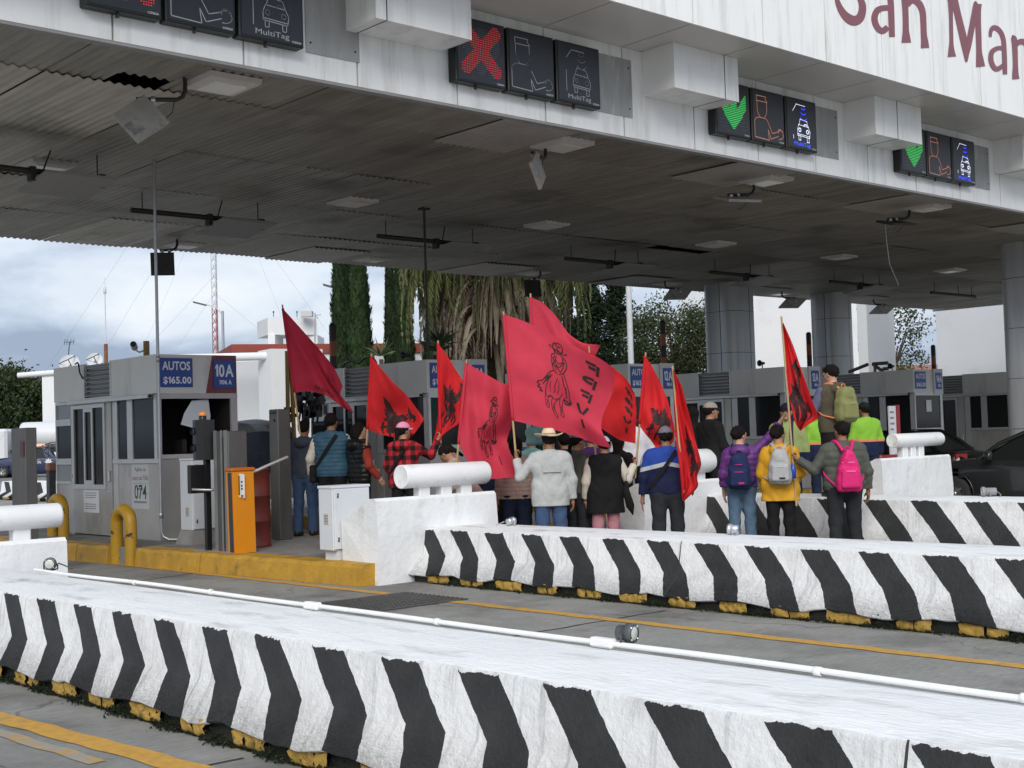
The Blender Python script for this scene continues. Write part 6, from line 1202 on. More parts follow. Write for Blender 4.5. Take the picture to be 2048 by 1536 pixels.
SKIN = {k: mat('skin_'+k, c, 0.55, var=0.08, scale=12, spec=0.3) for k, c in (('tan', (0.34, 0.175, 0.105)), ('brown', (0.24, 0.115, 0.065)), ('light', (0.46, 0.27, 0.18)))}
HAIR = mat('black_hair', (0.009, 0.007, 0.006), 0.8, spec=0.12, var=0.4, scale=30, stretch=(1, 1, .25), bump=0.5, bscale=60); EYE = mat('dark_eye', (0.02, 0.015, 0.012), 0.2, var=0); LIP = mat('lips', (0.30, 0.11, 0.085), 0.5, var=0)
SHOE = mat('black_shoe', (0.013, 0.013, 0.014), 0.5, var=0.1); SHOEW = mat('white_trainer', (0.62, 0.62, 0.62), 0.5, var=0.08)
def person(label, pos, face, h=1.70, skin='tan', hair='short', coat=None, cmat=None, pants=None, shoes=None, L=None, R=None, lean=0.0, head=(0.0, 0.0), build=1.0, legs=0.0,
           hem=.80, hood=False, puffer=0, sleeves=None, hat=None, collar=True, wrinkle=.006, step=0.0, flare=0.0, group='people at the toll booths', grip=(0.15, 0.15)):
    """face = heading of the chest; arms L,R = (upper-arm direction, forearm direction) in body axes (x right, y front, z up)."""
    root = thing('person', label, 'person', pos, face-math.pi/2, group, local=True)
    jr = random.Random(label); step += jr.uniform(-.06, .06)
    if head == (0.0, 0.0): head = (jr.uniform(-.35, .35), jr.uniform(-.05, .12))
    s = h/1.72; ca, sa = math.cos(lean), math.sin(lean)
    def up(p):                                  # bends the upper body forward about the hips
        p = np.array(p, float); q = p-[0, 0, .95]; return np.array([q[0], q[1]*ca+q[2]*sa, .95+q[2]*ca-q[1]*sa])
    b = build; sw = .178*(.92 if hair in ('long', 'bun', 'tail', 'curly') else 1.0)*b
    J = dict(hipL=(-.09*b, 0, .90), hipR=(.09*b, 0, .90), kneeL=(-.10*b, .015+step*.4, .49), kneeR=(.10*b, .015-step*.3, .49), ankL=(-.105*b-legs*.5, -.02+step, .09), ankR=(.105*b+legs*.5, -.02-step, .09))
    shL, shR = up((-sw, -.01, 1.375)), up((sw, -.01, 1.375)); neck = up((0, -.01, 1.455)); hc = up((0, .03, 1.605))
    L = L or ((-.22, -.02, -1), (-.12, .18, -1)); R = R or ((.22, -.02, -1), (.12, .18, -1))
    Lr = Rx(-lean)
    dirs = {k: (unit(Lr@np.array(v[0]) if lean else v[0]), unit(Lr@np.array(v[1]) if lean else v[1])) for k, v in (('L', L), ('R', R))}
    J['elL'] = shL+dirs['L'][0]*.285; J['wrL'] = J['elL']+dirs['L'][1]*.25; J['elR'] = shR+dirs['R'][0]*.285; J['wrR'] = J['elR']+dirs['R'][1]*.25
    Hm = Lr@Rz(head[0])@Rx(-head[1]) if lean else Rz(head[0])@Rx(-head[1])
    hp = lambda p: hc+Hm@np.array(p, float)
    def hand(w, d, sgn, curl):
        d = unit(d); side = np.array([sgn, 0, 0.])-d*(sgn*d[0]); 
        if np.linalg.norm(side) < .2: side = np.array([0, 1., 0])-d*d[1]
        nrm = unit(side)                       # back of the hand outwards
        ax = np.cross(d, nrm)                  # across the knuckles
        if ax[1] < 0: ax = -ax
        pr = [('c', w, w+d*.05, .024, .027, .9), ('c', w+d*.045-ax*.022, w+d*.085-ax*.026, .017, .012, 0), ('c', w+d*.045+ax*.02, w+d*.085+ax*.026, .018, .012, 0)]
        for k, (o_, l_) in enumerate(((.032, .068), (.011, .080), (-.011, .074), (-.031, .056))):
            a = w+d*.085+ax*o_; c1 = curl; m1 = a+(d*math.cos(c1)-nrm*math.sin(c1))*l_*.5; e1 = m1+(d*math.cos(c1*2.3)-nrm*math.sin(c1*2.3))*l_*.5; pr += [('c', a, m1, .0098, .0088, 0), ('c', m1, e1, .0088, .0075, 0)]
        t0 = w+d*.025+ax*.028; t1 = t0+(d*.6+ax*.65-nrm*.35)*.042; t2 = t1+(d*.9+ax*.1-nrm*.4*(1+curl))*.032; pr += [('c', t0, t1, .013, .011, 0), ('c', t1, t2, .011, .009, 0)]
        return pr
    hL, hR = hand(J['wrL'], dirs['L'][1], -1, grip[0]), hand(J['wrR'], dirs['R'][1], 1, grip[1])
    def f_arms(P, e=0.0, ek=0.0):
        d = None
        for k, S_ in (('L', shL), ('R', shR)):
            for q in (s_cap(P, S_, J['el'+k], .052*b+e, .042*b+e), s_cap(P, J['el'+k], J['wr'+k], .041*b+e, .029+e+ek)): d = q if d is None else smin(d, q, .03)
        return d
    def f_torso(P, e=0.0, fl=0.0):
        sc = (1, 1.42, 1); Q = P
        if lean: q = P-[0, 0, .95]; Q = np.stack([q[:, 0], q[:, 1]*ca-q[:, 2]*sa, q[:, 2]*ca+q[:, 1]*sa+.95], 1)
        d = s_cap(Q, (-.085*b, -.005, 1.30), (.085*b, -.005, 1.30), .118*b+e, .118*b+e, sc); d = smin(d, s_cap(Q, (-.045*b, .005, 1.06), (.045*b, .005, 1.06), .118*b+e, .118*b+e, sc), .16)
        d = smin(d, s_cap(Q, (-.06*b, 0, .93), (.06*b, 0, .93), .123*b+e+fl, .123*b+e+fl, sc), .12)
        if e > 0: d = smin(d, np.minimum(s_cap(Q, (-.055*b, 0, .93), (-.060*b, 0, .52), .122*b+e+fl, .122*b+e+fl*1.6, sc), s_cap(Q, (.055*b, 0, .93), (.060*b, 0, .52), .122*b+e+fl, .122*b+e+fl*1.6, sc)), .03)
        d = smin(d, np.minimum(s_cap(Q, (-.04, -.01, 1.425), (-sw+.012, -.01, 1.372), .046*b+e*.8, .050*b+e*.8), s_cap(Q, (.04, -.01, 1.425), (sw-.012, -.01, 1.372), .046*b+e*.8, .050*b+e*.8)), .06); return smin(d, s_cap(Q, (0, -.02, 1.40), (0, -.01, 1.46), .065+e*.3, .055+e*.2), .06)
    def f_legs(P, e=0.0, ea=0.0):
        d = None
        for k in 'LR':
            for q in (s_cap(P, J['hip'+k], J['knee'+k], .083*b+e, .055*b+e), s_cap(P, J['knee'+k], J['ank'+k], .054*b+e, .036+e+ea)): d = q if d is None else smin(d, q, .035 if q is not None else 0)
        return d
    def f_head(P):
        Q = (P-hc)@Hm; c = lambda a, r_: s_ell(Q, a, r_)
        d = smin(c((0, -.012, .025), (.076, .096, .092)), c((0, .018, -.045), (.056, .070, .072)), .05)
        d = smin(d, s_cap(Q, (0, .088, .012), (0, .108, -.022), .009, .014), .016)                 # nose
        d = smin(d, s_cap(Q, (-.032, .078, .028), (.032, .078, .028), .011, .011), .02)           # brow
        d = smin(d, c((0, .070, -.098), (.024, .020, .018)), .03); d = smin(d, s_cap(Q, (-.018, .083, -.055), (.018, .083, -.055), .008, .008), .012)
        for sg in (-1, 1): d = smin(d, c((sg*.077, -.005, -.005), (.011, .020, .031)), .012); d = np.maximum(d, -c((sg*.031, .098, .008), (.016, .012, .010)))
        return d
    def f_body(P):
        d = smin(f_torso(P, -.014), f_legs(P, -.008), .05); d = smin(d, f_arms(P, -.006), .04); d = smin(d, s_cap(P, neck, hp((0, -.015, -.06)), .052, .050), .03); d = smin(d, f_head(P), .025)
        for pr in (hL, hR):
            hd = None
            for _, a, c_, ra, rb, k in pr: q = s_cap(P, a, c_, ra, rb); hd = q if hd is None else smin(hd, q, .006)
            d = smin(d, hd, .012)
        for k in 'LR': a = np.array(J['ank'+k]); d = smin(d, s_cap(P, a+[0, -.02, -.05], a+[0, .12, -.062], .03, .024), .03)
        return d
    pts = np.array([J[k] for k in J]+[hc, shL, shR]); lo, hi = pts.min(0)-[.16, .20, .13], pts.max(0)+[.16, .20, .22]; lo[2] = -.02
    V, F = surf(f_body, lo, hi, .0085); body = mesh_obj('body', V*s, F, SKIN[skin], root)
    # eyes and lips
    for sg in (-1, 1):
        m_ = MB(); c = hp((sg*.031, .083, .008)); m_.lathe(c, [(0, -.011), (.008, -.007), (.011, 0), (.008, .007), (0, .011)], 10); e_ = m_.build('eye', EYE, None); e_.data.transform(Matrix.Scale(s, 4)); e_.parent = root
    m_ = MB(); m_.tube([hp((-.024, .080, -.056)), hp((0, .0945, -.054)), hp((.024, .080, -.056))], [.004, .0065, .004], 6); e_ = m_.build('lips', LIP, None); e_.data.transform(Matrix.Scale(s, 4)); e_.parent = root
    rs = np.random.RandomState(int(abs(pos[0]*977+pos[1]*331)*10) % 99999); ph = rs.uniform(0, 6.28, 8)
    def wr(P, a): return a*((1-np.abs(np.sin(P[:, 2]*17+P[:, 0]*9+ph[0]+1.8*np.sin(P[:, 0]*13+P[:, 1]*11+ph[1])))*2)*.5+(1-np.abs(np.sin(P[:, 2]*11-P[:, 0]*16+P[:, 1]*9+ph[2]))*2)*.4+np.sin(P[:, 0]*33+P[:, 2]*27+ph[3])*.2)
    up_ax = np.array([0, sa, ca])
    def zup(P): return (P-[0, 0, .95])@up_ax+.95          # height along the (leaning) spine
    def q_rings(P):                                           # quilting
        return 0 if not puffer else -.009*np.abs(np.sin(zup(P)*math.pi/puffer))+.004
    def f_coat_t(P, e=.020): return np.maximum(np.maximum(f_torso(P, e, flare)+wr(P, wrinkle)+q_rings(P), hem-zup(P)), zup(P)-(1.475 if collar else 1.44))
    def f_sleeve(P, e=.014):
        d = f_arms(P, e, .008)+wr(P, wrinkle*.8)+(0 if not puffer or sleeves is not None else -.006*np.abs(np.sin(np.linalg.norm(P-np.where((P[:, :1] > 0), shR, shL), axis=1)*math.pi/puffer))+.003)
        for k in 'LR': d = np.maximum(d, np.where(np.sign(P[:, 0]-hc[0]*0) == (1 if k == 'R' else -1), (P-(J['wr'+k]-dirs[k][1]*.012))@dirs[k][1], -1) if False else np.where(np.linalg.norm(P-J['wr'+k], axis=1) < .13, (P-(J['wr'+k]-dirs[k][1]*.012))@dirs[k][1], -1))
        return d
    if coat is not None:
        if sleeves is None:
            def f_c(P):
                d = smin(f_coat_t(P), f_sleeve(P), .03)
                if collar: d = smin(d, np.maximum(s_cap(P, up((0, -.02, 1.41)), up((0, -.01, 1.485)), .083, .072), (P-neck)@up_ax-.035), .02)
                if hood: d = smin(d, s_ell(P, up((0, -.105, 1.40)), (.125, .070, .085)), .03)
                return np.maximum(d, hem-zup(P))
            V, F = surf(f_c, lo-.02, hi+.02, .011); mesh_obj('coat', V*s, F, coat, root)
        else:
            V, F = surf(f_sleeve, lo-.02, hi+.02, .011); mesh_obj('shirt_sleeves', V*s, F, sleeves, root)
            def f_c(P):
                d = f_coat_t(P, .026)
                if collar: d = smin(d, np.maximum(s_cap(P, up((0, -.02, 1.41)), up((0, -.01, 1.49)), .084, .074), (P-neck)@up_ax-.04), .02)
                if hood: d = smin(d, s_ell(P, up((0, -.11, 1.41)), (.13, .075, .09)), .03)
                return d
            V, F = surf(f_c, lo-.02, hi+.02, .011); mesh_obj('vest', V*s, F, coat, root)
    if pants is not None:
        def f_p(P): return np.maximum(np.maximum(smin(f_legs(P, .016, .022)+wr(P, .006), s_cap(P, (-.06*b, 0, .93), (.06*b, 0, .93), .13*b, .13*b, (1, 1.4, 1)), .05), P[:, 2]-1.0), .045-P[:, 2])
        V, F = surf(f_p, (lo[0], lo[1], 0), (hi[0], hi[1], 1.06), .011); mesh_obj('trousers', V*s, F, pants, root)
    for k in 'LR':
        a = np.array(J['ank'+k]); f_s = lambda P: np.maximum(smin(s_cap(P, a+[0, -.035, -.045], a+[0, .135, -.058], .047, .040), s_cap(P, a+[0, -.02, -.04], a+[0, -.015, .0], .046, .05), .04), -P[:, 2])
        V, F = surf(f_s, a-[.09, .14, .10], a+[.09, .22, .08], .010); mesh_obj('shoe', V*s, F, shoes or SHOE, root)
    # hair and headgear (head axes)
    capped = hat in ('cap', 'straw')
    def f_hair(P):
        Q = (P-hc)@Hm; c = lambda a, r_: s_ell(Q, a, r_); d = c((0, -.022, .028), (.090, .106, .101))
        d = d+.006*np.sin(Q[:, 0]*90+ph[4]+2*np.sin(Q[:, 2]*40))*np.sin(Q[:, 2]*45+ph[5]+Q[:, 1]*50)+.004*np.sin(Q[:, 0]*170+Q[:, 1]*120+ph[6])
        cut = np.maximum(Q[:, 1]-.030+.55*np.minimum(Q[:, 2]-.045, 0)*-1*0, .0) if False else None
        front = Q[:, 1]-(.040+np.clip(Q[:, 2]-.035, -.1, .06)*.9)-.006*np.sin(Q[:, 0]*70+ph[7]); d = np.maximum(d, front)
        if hair == 'short': d = np.maximum(d, -.068-Q[:, 2]+.012*np.sin(Q[:, 0]*60))
        if hair == 'long': d = smin(d, s_cap(Q, (0, -.055, .0), (0, -.085, -.27), .085, .065, (1, 1.5, 1)), .05); d = np.maximum(d, np.minimum(front, 9))
        if hair == 'tail': d = smin(np.maximum(d, -.06-Q[:, 2]), s_cap(Q, (0, -.11, .01), (.01, -.135, -.20), .034, .022), .03)
        if hair == 'bun': d = smin(np.maximum(d, -.06-Q[:, 2]), c((0, -.115, .015), (.042, .036, .040)), .02)
        if hair == 'curly': d = smin(d, c((0, -.055, -.045), (.115, .085, .12)), .05)+.007*np.sin(Q[:, 0]*95+ph[4])*np.sin(Q[:, 2]*95+ph[5])*np.sin(Q[:, 1]*95+ph[6]); d = np.maximum(d, front)
        if capped: d = np.maximum(d, Q[:, 2]-.052)
        return d
    if hair != 'none':
        V, F = surf(f_hair, hc-.34, hc+.20, .010)
        if len(F): mesh_obj('hair', V*s, F, HAIR, root)
    if hat == 'cap':
        M1, M2 = cmat if isinstance(cmat, tuple) else (cmat, cmat)
        def f_k(P): Q = (P-hc)@Hm; d = np.maximum(s_ell(Q, (0, -.012, .035), (.090, .108, .098)), .038-Q[:, 2]); return smin(d, s_ell(Q, (0, -.01, .133), (.010, .010, .006)), .006)
        V, F = surf(f_k, hc-.2, hc+.2, .009); mesh_obj('cap', V*s, F, M1, root)
        P = []
        for t in np.linspace(-1, 1, 13):
            x = .078*t; y0 = .088*math.sqrt(max(0, 1-(t*.92)**2))-.012; P.append([hp((x, y0-.02, .042)), hp((x*.98, y0+.035*(1-t*t*.6), .040-.012*t*t)), hp((x*.9, y0+.075*(1-t*t*.7), .030-.022*t*t))])
        P = np.array(P)*s; m_ = MB(); m_.grid(P); m_.grid((P+np.array([0, 0, .005]))[::-1]); o_ = m_.build('cap_peak', M2, None); o_.parent = root
    if hat == 'straw':
        prof = [(0, .135), (.03, .136), (.055, .128), (.078, .10), (.094, .045), (.100, .040), (.13, .034), (.165, .040), (.18, .048), (.182, .044), (.16, .034), (.098, .030)]
        P = []
        for t in np.linspace(0, 2*math.pi, 33): P.append([hp((r_*1.0*math.cos(t), r_*1.16*math.sin(t)-.01, z+.02+(.020*math.cos(2*t) if r_ > .12 else 0)-(.02 if r_ < .04 else 0))) for r_, z in prof])
        m_ = MB(); m_.grid(np.array(P)*s); o_ = m_.build('straw_hat', cmat, None); o_.parent = root
        m_ = MB(); m_.grid(np.array([[hp((.0965*math.cos(t), .1125*math.sin(t)-.01, z)) for z in (.064, .082)] for t in np.linspace(0, 2*math.pi, 33)])*s*1.0); o_ = m_.build('hat_band', mat('hat_band_tan', (0.30, 0.20, 0.10), 0.7), None); o_.parent = root
    root['_s'] = s
    Wm = Matrix.Translation(Vector(pos)) @ Matrix.Rotation(face-math.pi/2, 4, 'Z')
    def wp(p): return np.array(Wm @ Vector(tuple(np.array(p)*s)))
    info = dict(root=root, s=s, up=up, wp=wp, J=J, hc=hc, sw=sw, b=b, hp=hp, handL=wp(J['wrL']+dirs['L'][1]*.085), handR=wp(J['wrR']+dirs['R'][1]*.085), f_t=f_torso, lo=lo, hi=hi, face=face)
    return info
def strap_bag(pi, side, M, bag=True, label='', width=.022):     # cross-body strap (clothing) and, at the hip, the bag
    b, up, s = pi['b'], pi['up'], pi['s']; pts = []
    for t in np.linspace(0, 1, 15):
        z = 1.43-.47*t; x = side*(.10-.30*t)*b; y = -.118*b*math.sqrt(max(.04, 1-(x/(.21*b))**2))-.022; pts.append(up((x, y, z)))
    m_ = MB(); L_ = []; R_ = []
    for i, p in enumerate(pts): d = pts[min(i+1, 14)]-pts[max(i-1, 0)]; n = np.cross(d, [0, 1, 0]); n /= np.linalg.norm(n); L_.append((p+n*width)*s); R_.append((p-n*width)*s)
    m_.grid([L_, R_]); m_.grid([[q+np.array([0, .008, 0]) for q in R_], [q+np.array([0, .008, 0]) for q in L_]]); o_ = m_.build('shoulder_strap', M, None); o_.parent = pi['root']
    if bag:
        c = up((-side*.225*b, -.03, .90)); V, F = surf(lambda P: s_box(P, c, (.045, .10, .12), .03)+.004*np.sin(P[:, 2]*60), c-.2, c+.2, .012)
        Vw = np.array([pi['wp'](v) for v in V]); base = Vw.min(0); o = thing('shoulder_bag', label, 'bag', tuple(base)); mm = MB(); mm.v = [tuple(v) for v in Vw]; mm.f = F; mm.m = [0]*len(F); mm.sm = [True]*len(F); mm.build('pouch', M, o)
        mm = MB(); a = pi['wp'](c+[-side*.046, -.06, .05]); e_ = pi['wp'](c+[-side*.046, .06, .05]); mm.tube([a, e_], .004, 4); mm.build('zip', chrome, o)
def backpack(pi, M, M2, label, hgt=.44, wid=.15, dep=.085, z0=1.20, drop=0.0, slim=1.0, pull=None, side=None, patch=None):
    up, s, b = pi['up'], pi['s'], pi['b']; c = np.array([0, -.118*b-dep*.95-.02, z0-drop]); a = 1/slim
    def f(P):
        Q = P-c; tz = np.clip((Q[:, 2]+hgt/2)/hgt, 0, 1); w = wid*(1-.42*tz**2.5*a); q = np.stack([Q[:, 0]*wid/w, Q[:, 1], Q[:, 2]], 1)
        d = s_box(q, (0, 0, 0), (wid, dep, hgt/2), .07)+.004*np.sin(Q[:, 2]*42+Q[:, 0]*20)+.003*np.sin(Q[:, 0]*55); d = smin(d, s_box(q, (0, -dep*.85, -hgt*.17), (wid*.78, .045, hgt*.24), .035), .012)
        return d
    V, F = surf(f, c-[wid+.05, dep+.08, hgt/2+.05], c+[wid+.05, dep+.05, hgt/2+.05], .011); W_ = lambda VV: [tuple(pi['wp'](up(v))) for v in VV]
    Vw = W_(V); o = thing('backpack', label, 'backpack', tuple(np.array(Vw).min(0))); mm = MB(); mm.v = Vw; mm.f = F; mm.m = [0]*len(F); mm.sm = [True]*len(F); mm.build('bag', M, o)
    for sg in (-1, 1):
        pts = [c+np.array([sg*wid*.30, dep*.6, hgt/2-.02]), (sg*.085*b, -.07*b, 1.475), (sg*.105*b, .03, 1.462), (sg*.115*b, .125*b, 1.36), (sg*.15*b, .10*b, 1.2), (sg*.205*b, -.02, 1.08), c+np.array([sg*wid*.85, dep*.5, -hgt*.38])]
        P = []
        q = [np.array(p, float) for p in pts]
        for i in range(len(q)-1):
            p0, p1, p2, p3 = (q[max(0, min(len(q)-1, j))] for j in (i-1, i, i+1, i+2))
            for t in np.linspace(0, 1, 5)[:-1]: P.append(.5*((2*p1)+(-p0+p2)*t+(2*p0-5*p1+4*p2-p3)*t*t+(-p0+3*p1-3*p2+p3)*t**3))
        P.append(q[-1]); mm = MB(); Pw = W_(P); mm.tube(Pw, [.021 if i < 13 else .011 for i in range(len(Pw))], 6); mm.build('strap', M2, o)
    mm = MB(); mm.tube(W_([c+[-.03, dep*.4, hgt/2-.01], c+[-.025, dep*.35, hgt/2+.035], c+[.025, dep*.35, hgt/2+.035], c+[.03, dep*.4, hgt/2-.01]]), .008, 6); mm.build('haul_loop', M2, o)
    yb_ = -dep*.85-.047; mm = MB(); mm.tube(W_([c+[x, yb_+.028*(x/(wid*.7))**2, -hgt*.02+.006] for x in np.linspace(-wid*.66, wid*.66, 9)]), .006, 5); mm.build('zip', pull or M2, o)
    mm = MB(); mm.tube(W_([c+[x, -dep-.004+.05*(x/(wid*.8))**2, hgt*.20] for x in np.linspace(-wid*.6, wid*.6, 9)]), .005, 5); mm.build('zip', pull or M2, o)
    if side: mm = MB(); mm.lathe(pi['wp'](up(c+[wid+.01, -.01, -.06])), [(0, -.09), (.034, -.088), (.036, .04), (.02, .065), (.022, .09), (0, .092)], 12); ob = mm.build('water_bottle', side, o)
    if patch: mm = MB(); P = W_([c+[-.035+patch[1], yb_-.002, -hgt*.34], c+[.035+patch[1], yb_-.002, -hgt*.34], c+[.035+patch[1], yb_-.002, -hgt*.29], c+[-.035+patch[1], yb_-.002, -hgt*.29]]); mm.add(P, [(0, 1, 2, 3)]); mm.build('patch', patch[0], o)
    return o
# ------------------------------------------------------------------ special clothes
def split_mat(name, fn):
    M = mat(name, (0.1, 0.1, 0.1), 0.8, var=0, spec=0.2); t, b_ = nodes_of(M); c = N(t, 'ShaderNodeTexCoord'); sp = N(t, 'ShaderNodeSeparateXYZ'); t.links.new(c.outputs['Object'], sp.inputs[0])
    def mth(op, a, bb=None):
        n = N(t, 'ShaderNodeMath', operation=op)
        for i, q in enumerate((a, bb)):
            if q is None: continue
            if isinstance(q, (int, float)): n.inputs[i].default_value = q
            else: t.links.new(q, n.inputs[i])
        return n.outputs[0]
    def mixc(f, a, b2):
        n = N(t, 'ShaderNodeMixRGB')
        for i, q in ((0, f), (1, a), (2, b2)):
            if isinstance(q, tuple): n.inputs[i].default_value = (*q, 1)
            else: t.links.new(q, n.inputs[i])
        return n.outputs[0]
    t.links.new(fn(sp.outputs, mth, mixc), b_.inputs['Base Color'])
    n = N(t, 'ShaderNodeTexNoise', i_Scale=22.0, i_Detail=4.0); t.links.new(c.outputs['Object'], n.inputs[0]); bp = N(t, 'ShaderNodeBump'); bp.inputs['Strength'].default_value = .3; bp.inputs['Distance'].default_value = .02; t.links.new(n.outputs[0], bp.inputs['Height']); t.links.new(bp.outputs[0], b_.inputs['Normal'])
    return M
def f_navy(o, m, mx):
    v = m('ADD', o[2], m('MULTIPLY', m('ABSOLUTE', o[0]), .22)); a = mx(m('GREATER_THAN', v, 1.235), (0.008, 0.012, 0.040), (0.38, 0.39, 0.42)); return mx(m('GREATER_THAN', v, 1.285), a, (0.018, 0.050, 0.26))
def f_plaid(o, m, mx):
    fx = m('LESS_THAN', m('FRACT', m('MULTIPLY', o[0], 8.0)), .5); fz = m('LESS_THAN', m('FRACT', m('MULTIPLY', o[2], 8.0)), .5); base = mx(fx, (0.42, 0.020, 0.030), (0.13, 0.012, 0.016)); return mx(m('MULTIPLY', fx, fz), mx(m('MULTIPLY', fz, .62), base, (0.012, 0.008, 0.008)), (0.010, 0.008, 0.008))
def f_guard(o, m, mx): a = mx(m('GREATER_THAN', o[2], 1.115), (0.010, 0.015, 0.045), (0.55, 0.20, 0.10)); return mx(m('GREATER_THAN', o[2], 1.155), a, (0.22, 0.45, 0.045))
def f_guardv(o, m, mx): a = mx(m('LESS_THAN', m('ABSOLUTE', m('SUBTRACT', m('ABSOLUTE', o[0]), .075)), .03), (0.27, 0.32, 0.12), (0.020, 0.028, 0.045)); return mx(m('GREATER_THAN', o[2], 1.04), (0.010, 0.015, 0.045), a)
NAVYJ = split_mat('navy_and_blue_jacket', f_navy); PLAID = split_mat('red_black_plaid', f_plaid); GUARD = split_mat('lime_navy_uniform', f_guard); GUARDV = split_mat('lime_vest_uniform', f_guardv)
JEAN = cloth('blue_denim', (0.050, 0.085, 0.165)); JEANL = cloth('washed_denim', (0.085, 0.14, 0.21)); JEAND = cloth('dark_denim', (0.012, 0.018, 0.040)); BLKC = cloth('black_cloth', (0.010, 0.010, 0.011)); CHAR = cloth('charcoal_cloth', (0.022, 0.023, 0.026)); SLATE = cloth('slate_hoodie', (0.048, 0.056, 0.075)); GREYJ = cloth('pale_grey_jacket', (0.40, 0.41, 0.40), bump=0.5); WHT_C = cloth('white_cloth', (0.60, 0.60, 0.64)); CREAM = cloth('cream_cloth', (0.55, 0.50, 0.42)); TEAL = cloth('teal_blue_quilt', (0.030, 0.080, 0.125), rough=.55); BLKQ = cloth('glossy_black_quilt', (0.010, 0.010, 0.011), rough=.3); RUST = cloth('rust_red_sleeve', (0.26, 0.035, 0.024)); BEIGE = cloth('beige_quilt', (0.36, 0.27, 0.22)); PURP = cloth('purple_quilt', (0.115, 0.035, 0.17), rough=.45); YELL = cloth('mustard_yellow_coat', (0.58, 0.30, 0.020), rough=.6); OLIVG = cloth('grey_green_bomber', (0.075, 0.082, 0.068), rough=.6); OLIVB = cloth('dark_olive_vest', (0.075, 0.065, 0.045)); LILAC = cloth('grey_lilac_hoodie', (0.12, 0.12, 0.21)); PINKC = cloth('dusty_pink_trousers', (0.42, 0.19, 0.22)); PINKCAP = cloth('pink_cap', (0.68, 0.28, 0.40)); PURCAP = cloth('purple_cap', (0.16, 0.07, 0.38)); GRYCAP = cloth('grey_mauve_cap', (0.16, 0.145, 0.17)); TANCAP = cloth('beige_grey_cap', (0.28, 0.25, 0.215)); STRAW = mat('cream_straw', (0.66, 0.55, 0.38), 0.8, var=0.12, scale=40, bump=0.4, bscale=90); DKPURP = cloth('dark_purple_cloth', (0.06, 0.022, 0.10)); OLIVE = cloth('olive_canvas', (0.20, 0.21, 0.085)); ORSTR = cloth('orange_strap', (0.62, 0.20, 0.09)); MAG = cloth('magenta_nylon', (0.60, 0.020, 0.15), rough=.5); LGREY = cloth('light_grey_nylon', (0.36, 0.36, 0.355)); NAVYB = cloth('navy_nylon', (0.016, 0.026, 0.080)); CAPNV = cloth('dark_navy_cap', (0.008, 0.010, 0.022)); MINT = cloth('mint_zip', (0.25, 0.52, 0.46)); TURQ = cloth('turquoise_cloth', (0.16, 0.38, 0.36)); PINKL = cloth('pale_pink_coat', (0.42, 0.30, 0.265))
CAMA = math.atan2(CM[2][1], CM[2][0])        # heading straight away from the camera
def at(x, D, z=0.0): p = pd(x, 850, D); return (float(p[0]), float(p[1]), z)
away = lambda deg: CAMA+math.radians(deg)      # +deg turns towards picture left
PE = {}
PE['hoodie'] = person('man in slate blue hoodie and jeans beside the tall steel post', at(607, 19.9, .25), away(-12), 1.72, 'brown', 'short', SLATE, None, JEAN, None, L=((-.25, .1, -1), (.1, .7, -.6)), R=((.28, .15, -1), (-.3, .8, -.35)), hood=True, build=1.06, hem=.86)
PE['vest'] = person('man in teal quilted vest with cream sleeves and black shoulder strap', at(662, 19.0, .25), away(-8), 1.80, 'brown', 'short', TEAL, None, BLKC, None, L=((-.42, .05, -1), (-.1, .45, -1)), R=((.30, .3, -1), (-.3, .9, -.3)), sleeves=CREAM, puffer=.055, build=1.10, hem=.86, head=(-.25, 0))
strap_bag(PE['vest'], 1, BLKC, True, 'black shoulder bag hanging at the left hip of the teal vest')
PE['rust'] = person('woman with curly dark hair, glossy black vest and rust red sleeves', at(716, 18.8, .25), away(-48), 1.64, 'light', 'curly', BLKQ, None, JEAND, None, L=((-.2, .3, -1), (.4, .9, -.3)), R=((.30, .0, -1), (.1, .75, -.9)), sleeves=RUST, puffer=.07, build=1.10, hem=.84, hood=True, head=(-.35, 0))
PE['plaid'] = person('person in pink cap and red black plaid hooded shirt', at(806, 17.6, .25), away(-15), 1.62, 'tan', 'tail', PLAID, (PINKCAP, PINKCAP), BLKC, None, L=((-.3, .1, -1), (.2, .6, -.7)), R=((.45, .5, -.35), (.35, .35, .9)), hood=True, hat='cap', build=1.05, hem=.80, flare=.02, head=(-.7, 0), grip=(.2, 1.0))
strap_bag(PE['plaid'], 1, BLKC, False)
PE['bend'] = person('woman with tied black hair in pale pink coat bending forward', at(938, 17.0, .0), away(62), 1.66, 'tan', 'tail', PINKL, None, BLKC, None, L=((-.15, .6, -1), (.1, .9, -.1)), R=((.15, .5, -1), (-.1, .9, .0)), lean=.55, hem=.74, flare=.02, head=(0, .35))
PE['beigev'] = person('woman with long black hair and beige quilted jacket behind the crimson flag', at(1028, 17.7, .0), away(0), 1.62, 'tan', 'long', BEIGE, None, JEAND, None, puffer=.06, build=1.05, hem=.86)
PE['straw'] = person('man in cream straw hat and pale grey jacket holding a flag pole', at(1097, 16.4, 0), away(9), 1.70, 'brown', 'short', GREYJ, STRAW, JEAN, None, L=((-.60, .10, -.75), (-.10, .35, 1)), R=((.28, -.05, -1), (.02, .12, -1)), hat='straw', build=1.12, hem=.78, wrinkle=.008, flare=.015, grip=(1.15, .25))
PE['turq'] = person('dark haired person with a turquoise bundle half hidden by the straw hat', at(1062, 18.2, .0), away(10), 1.70, 'tan', 'short', TURQ, None, CHAR, None, hem=.86)
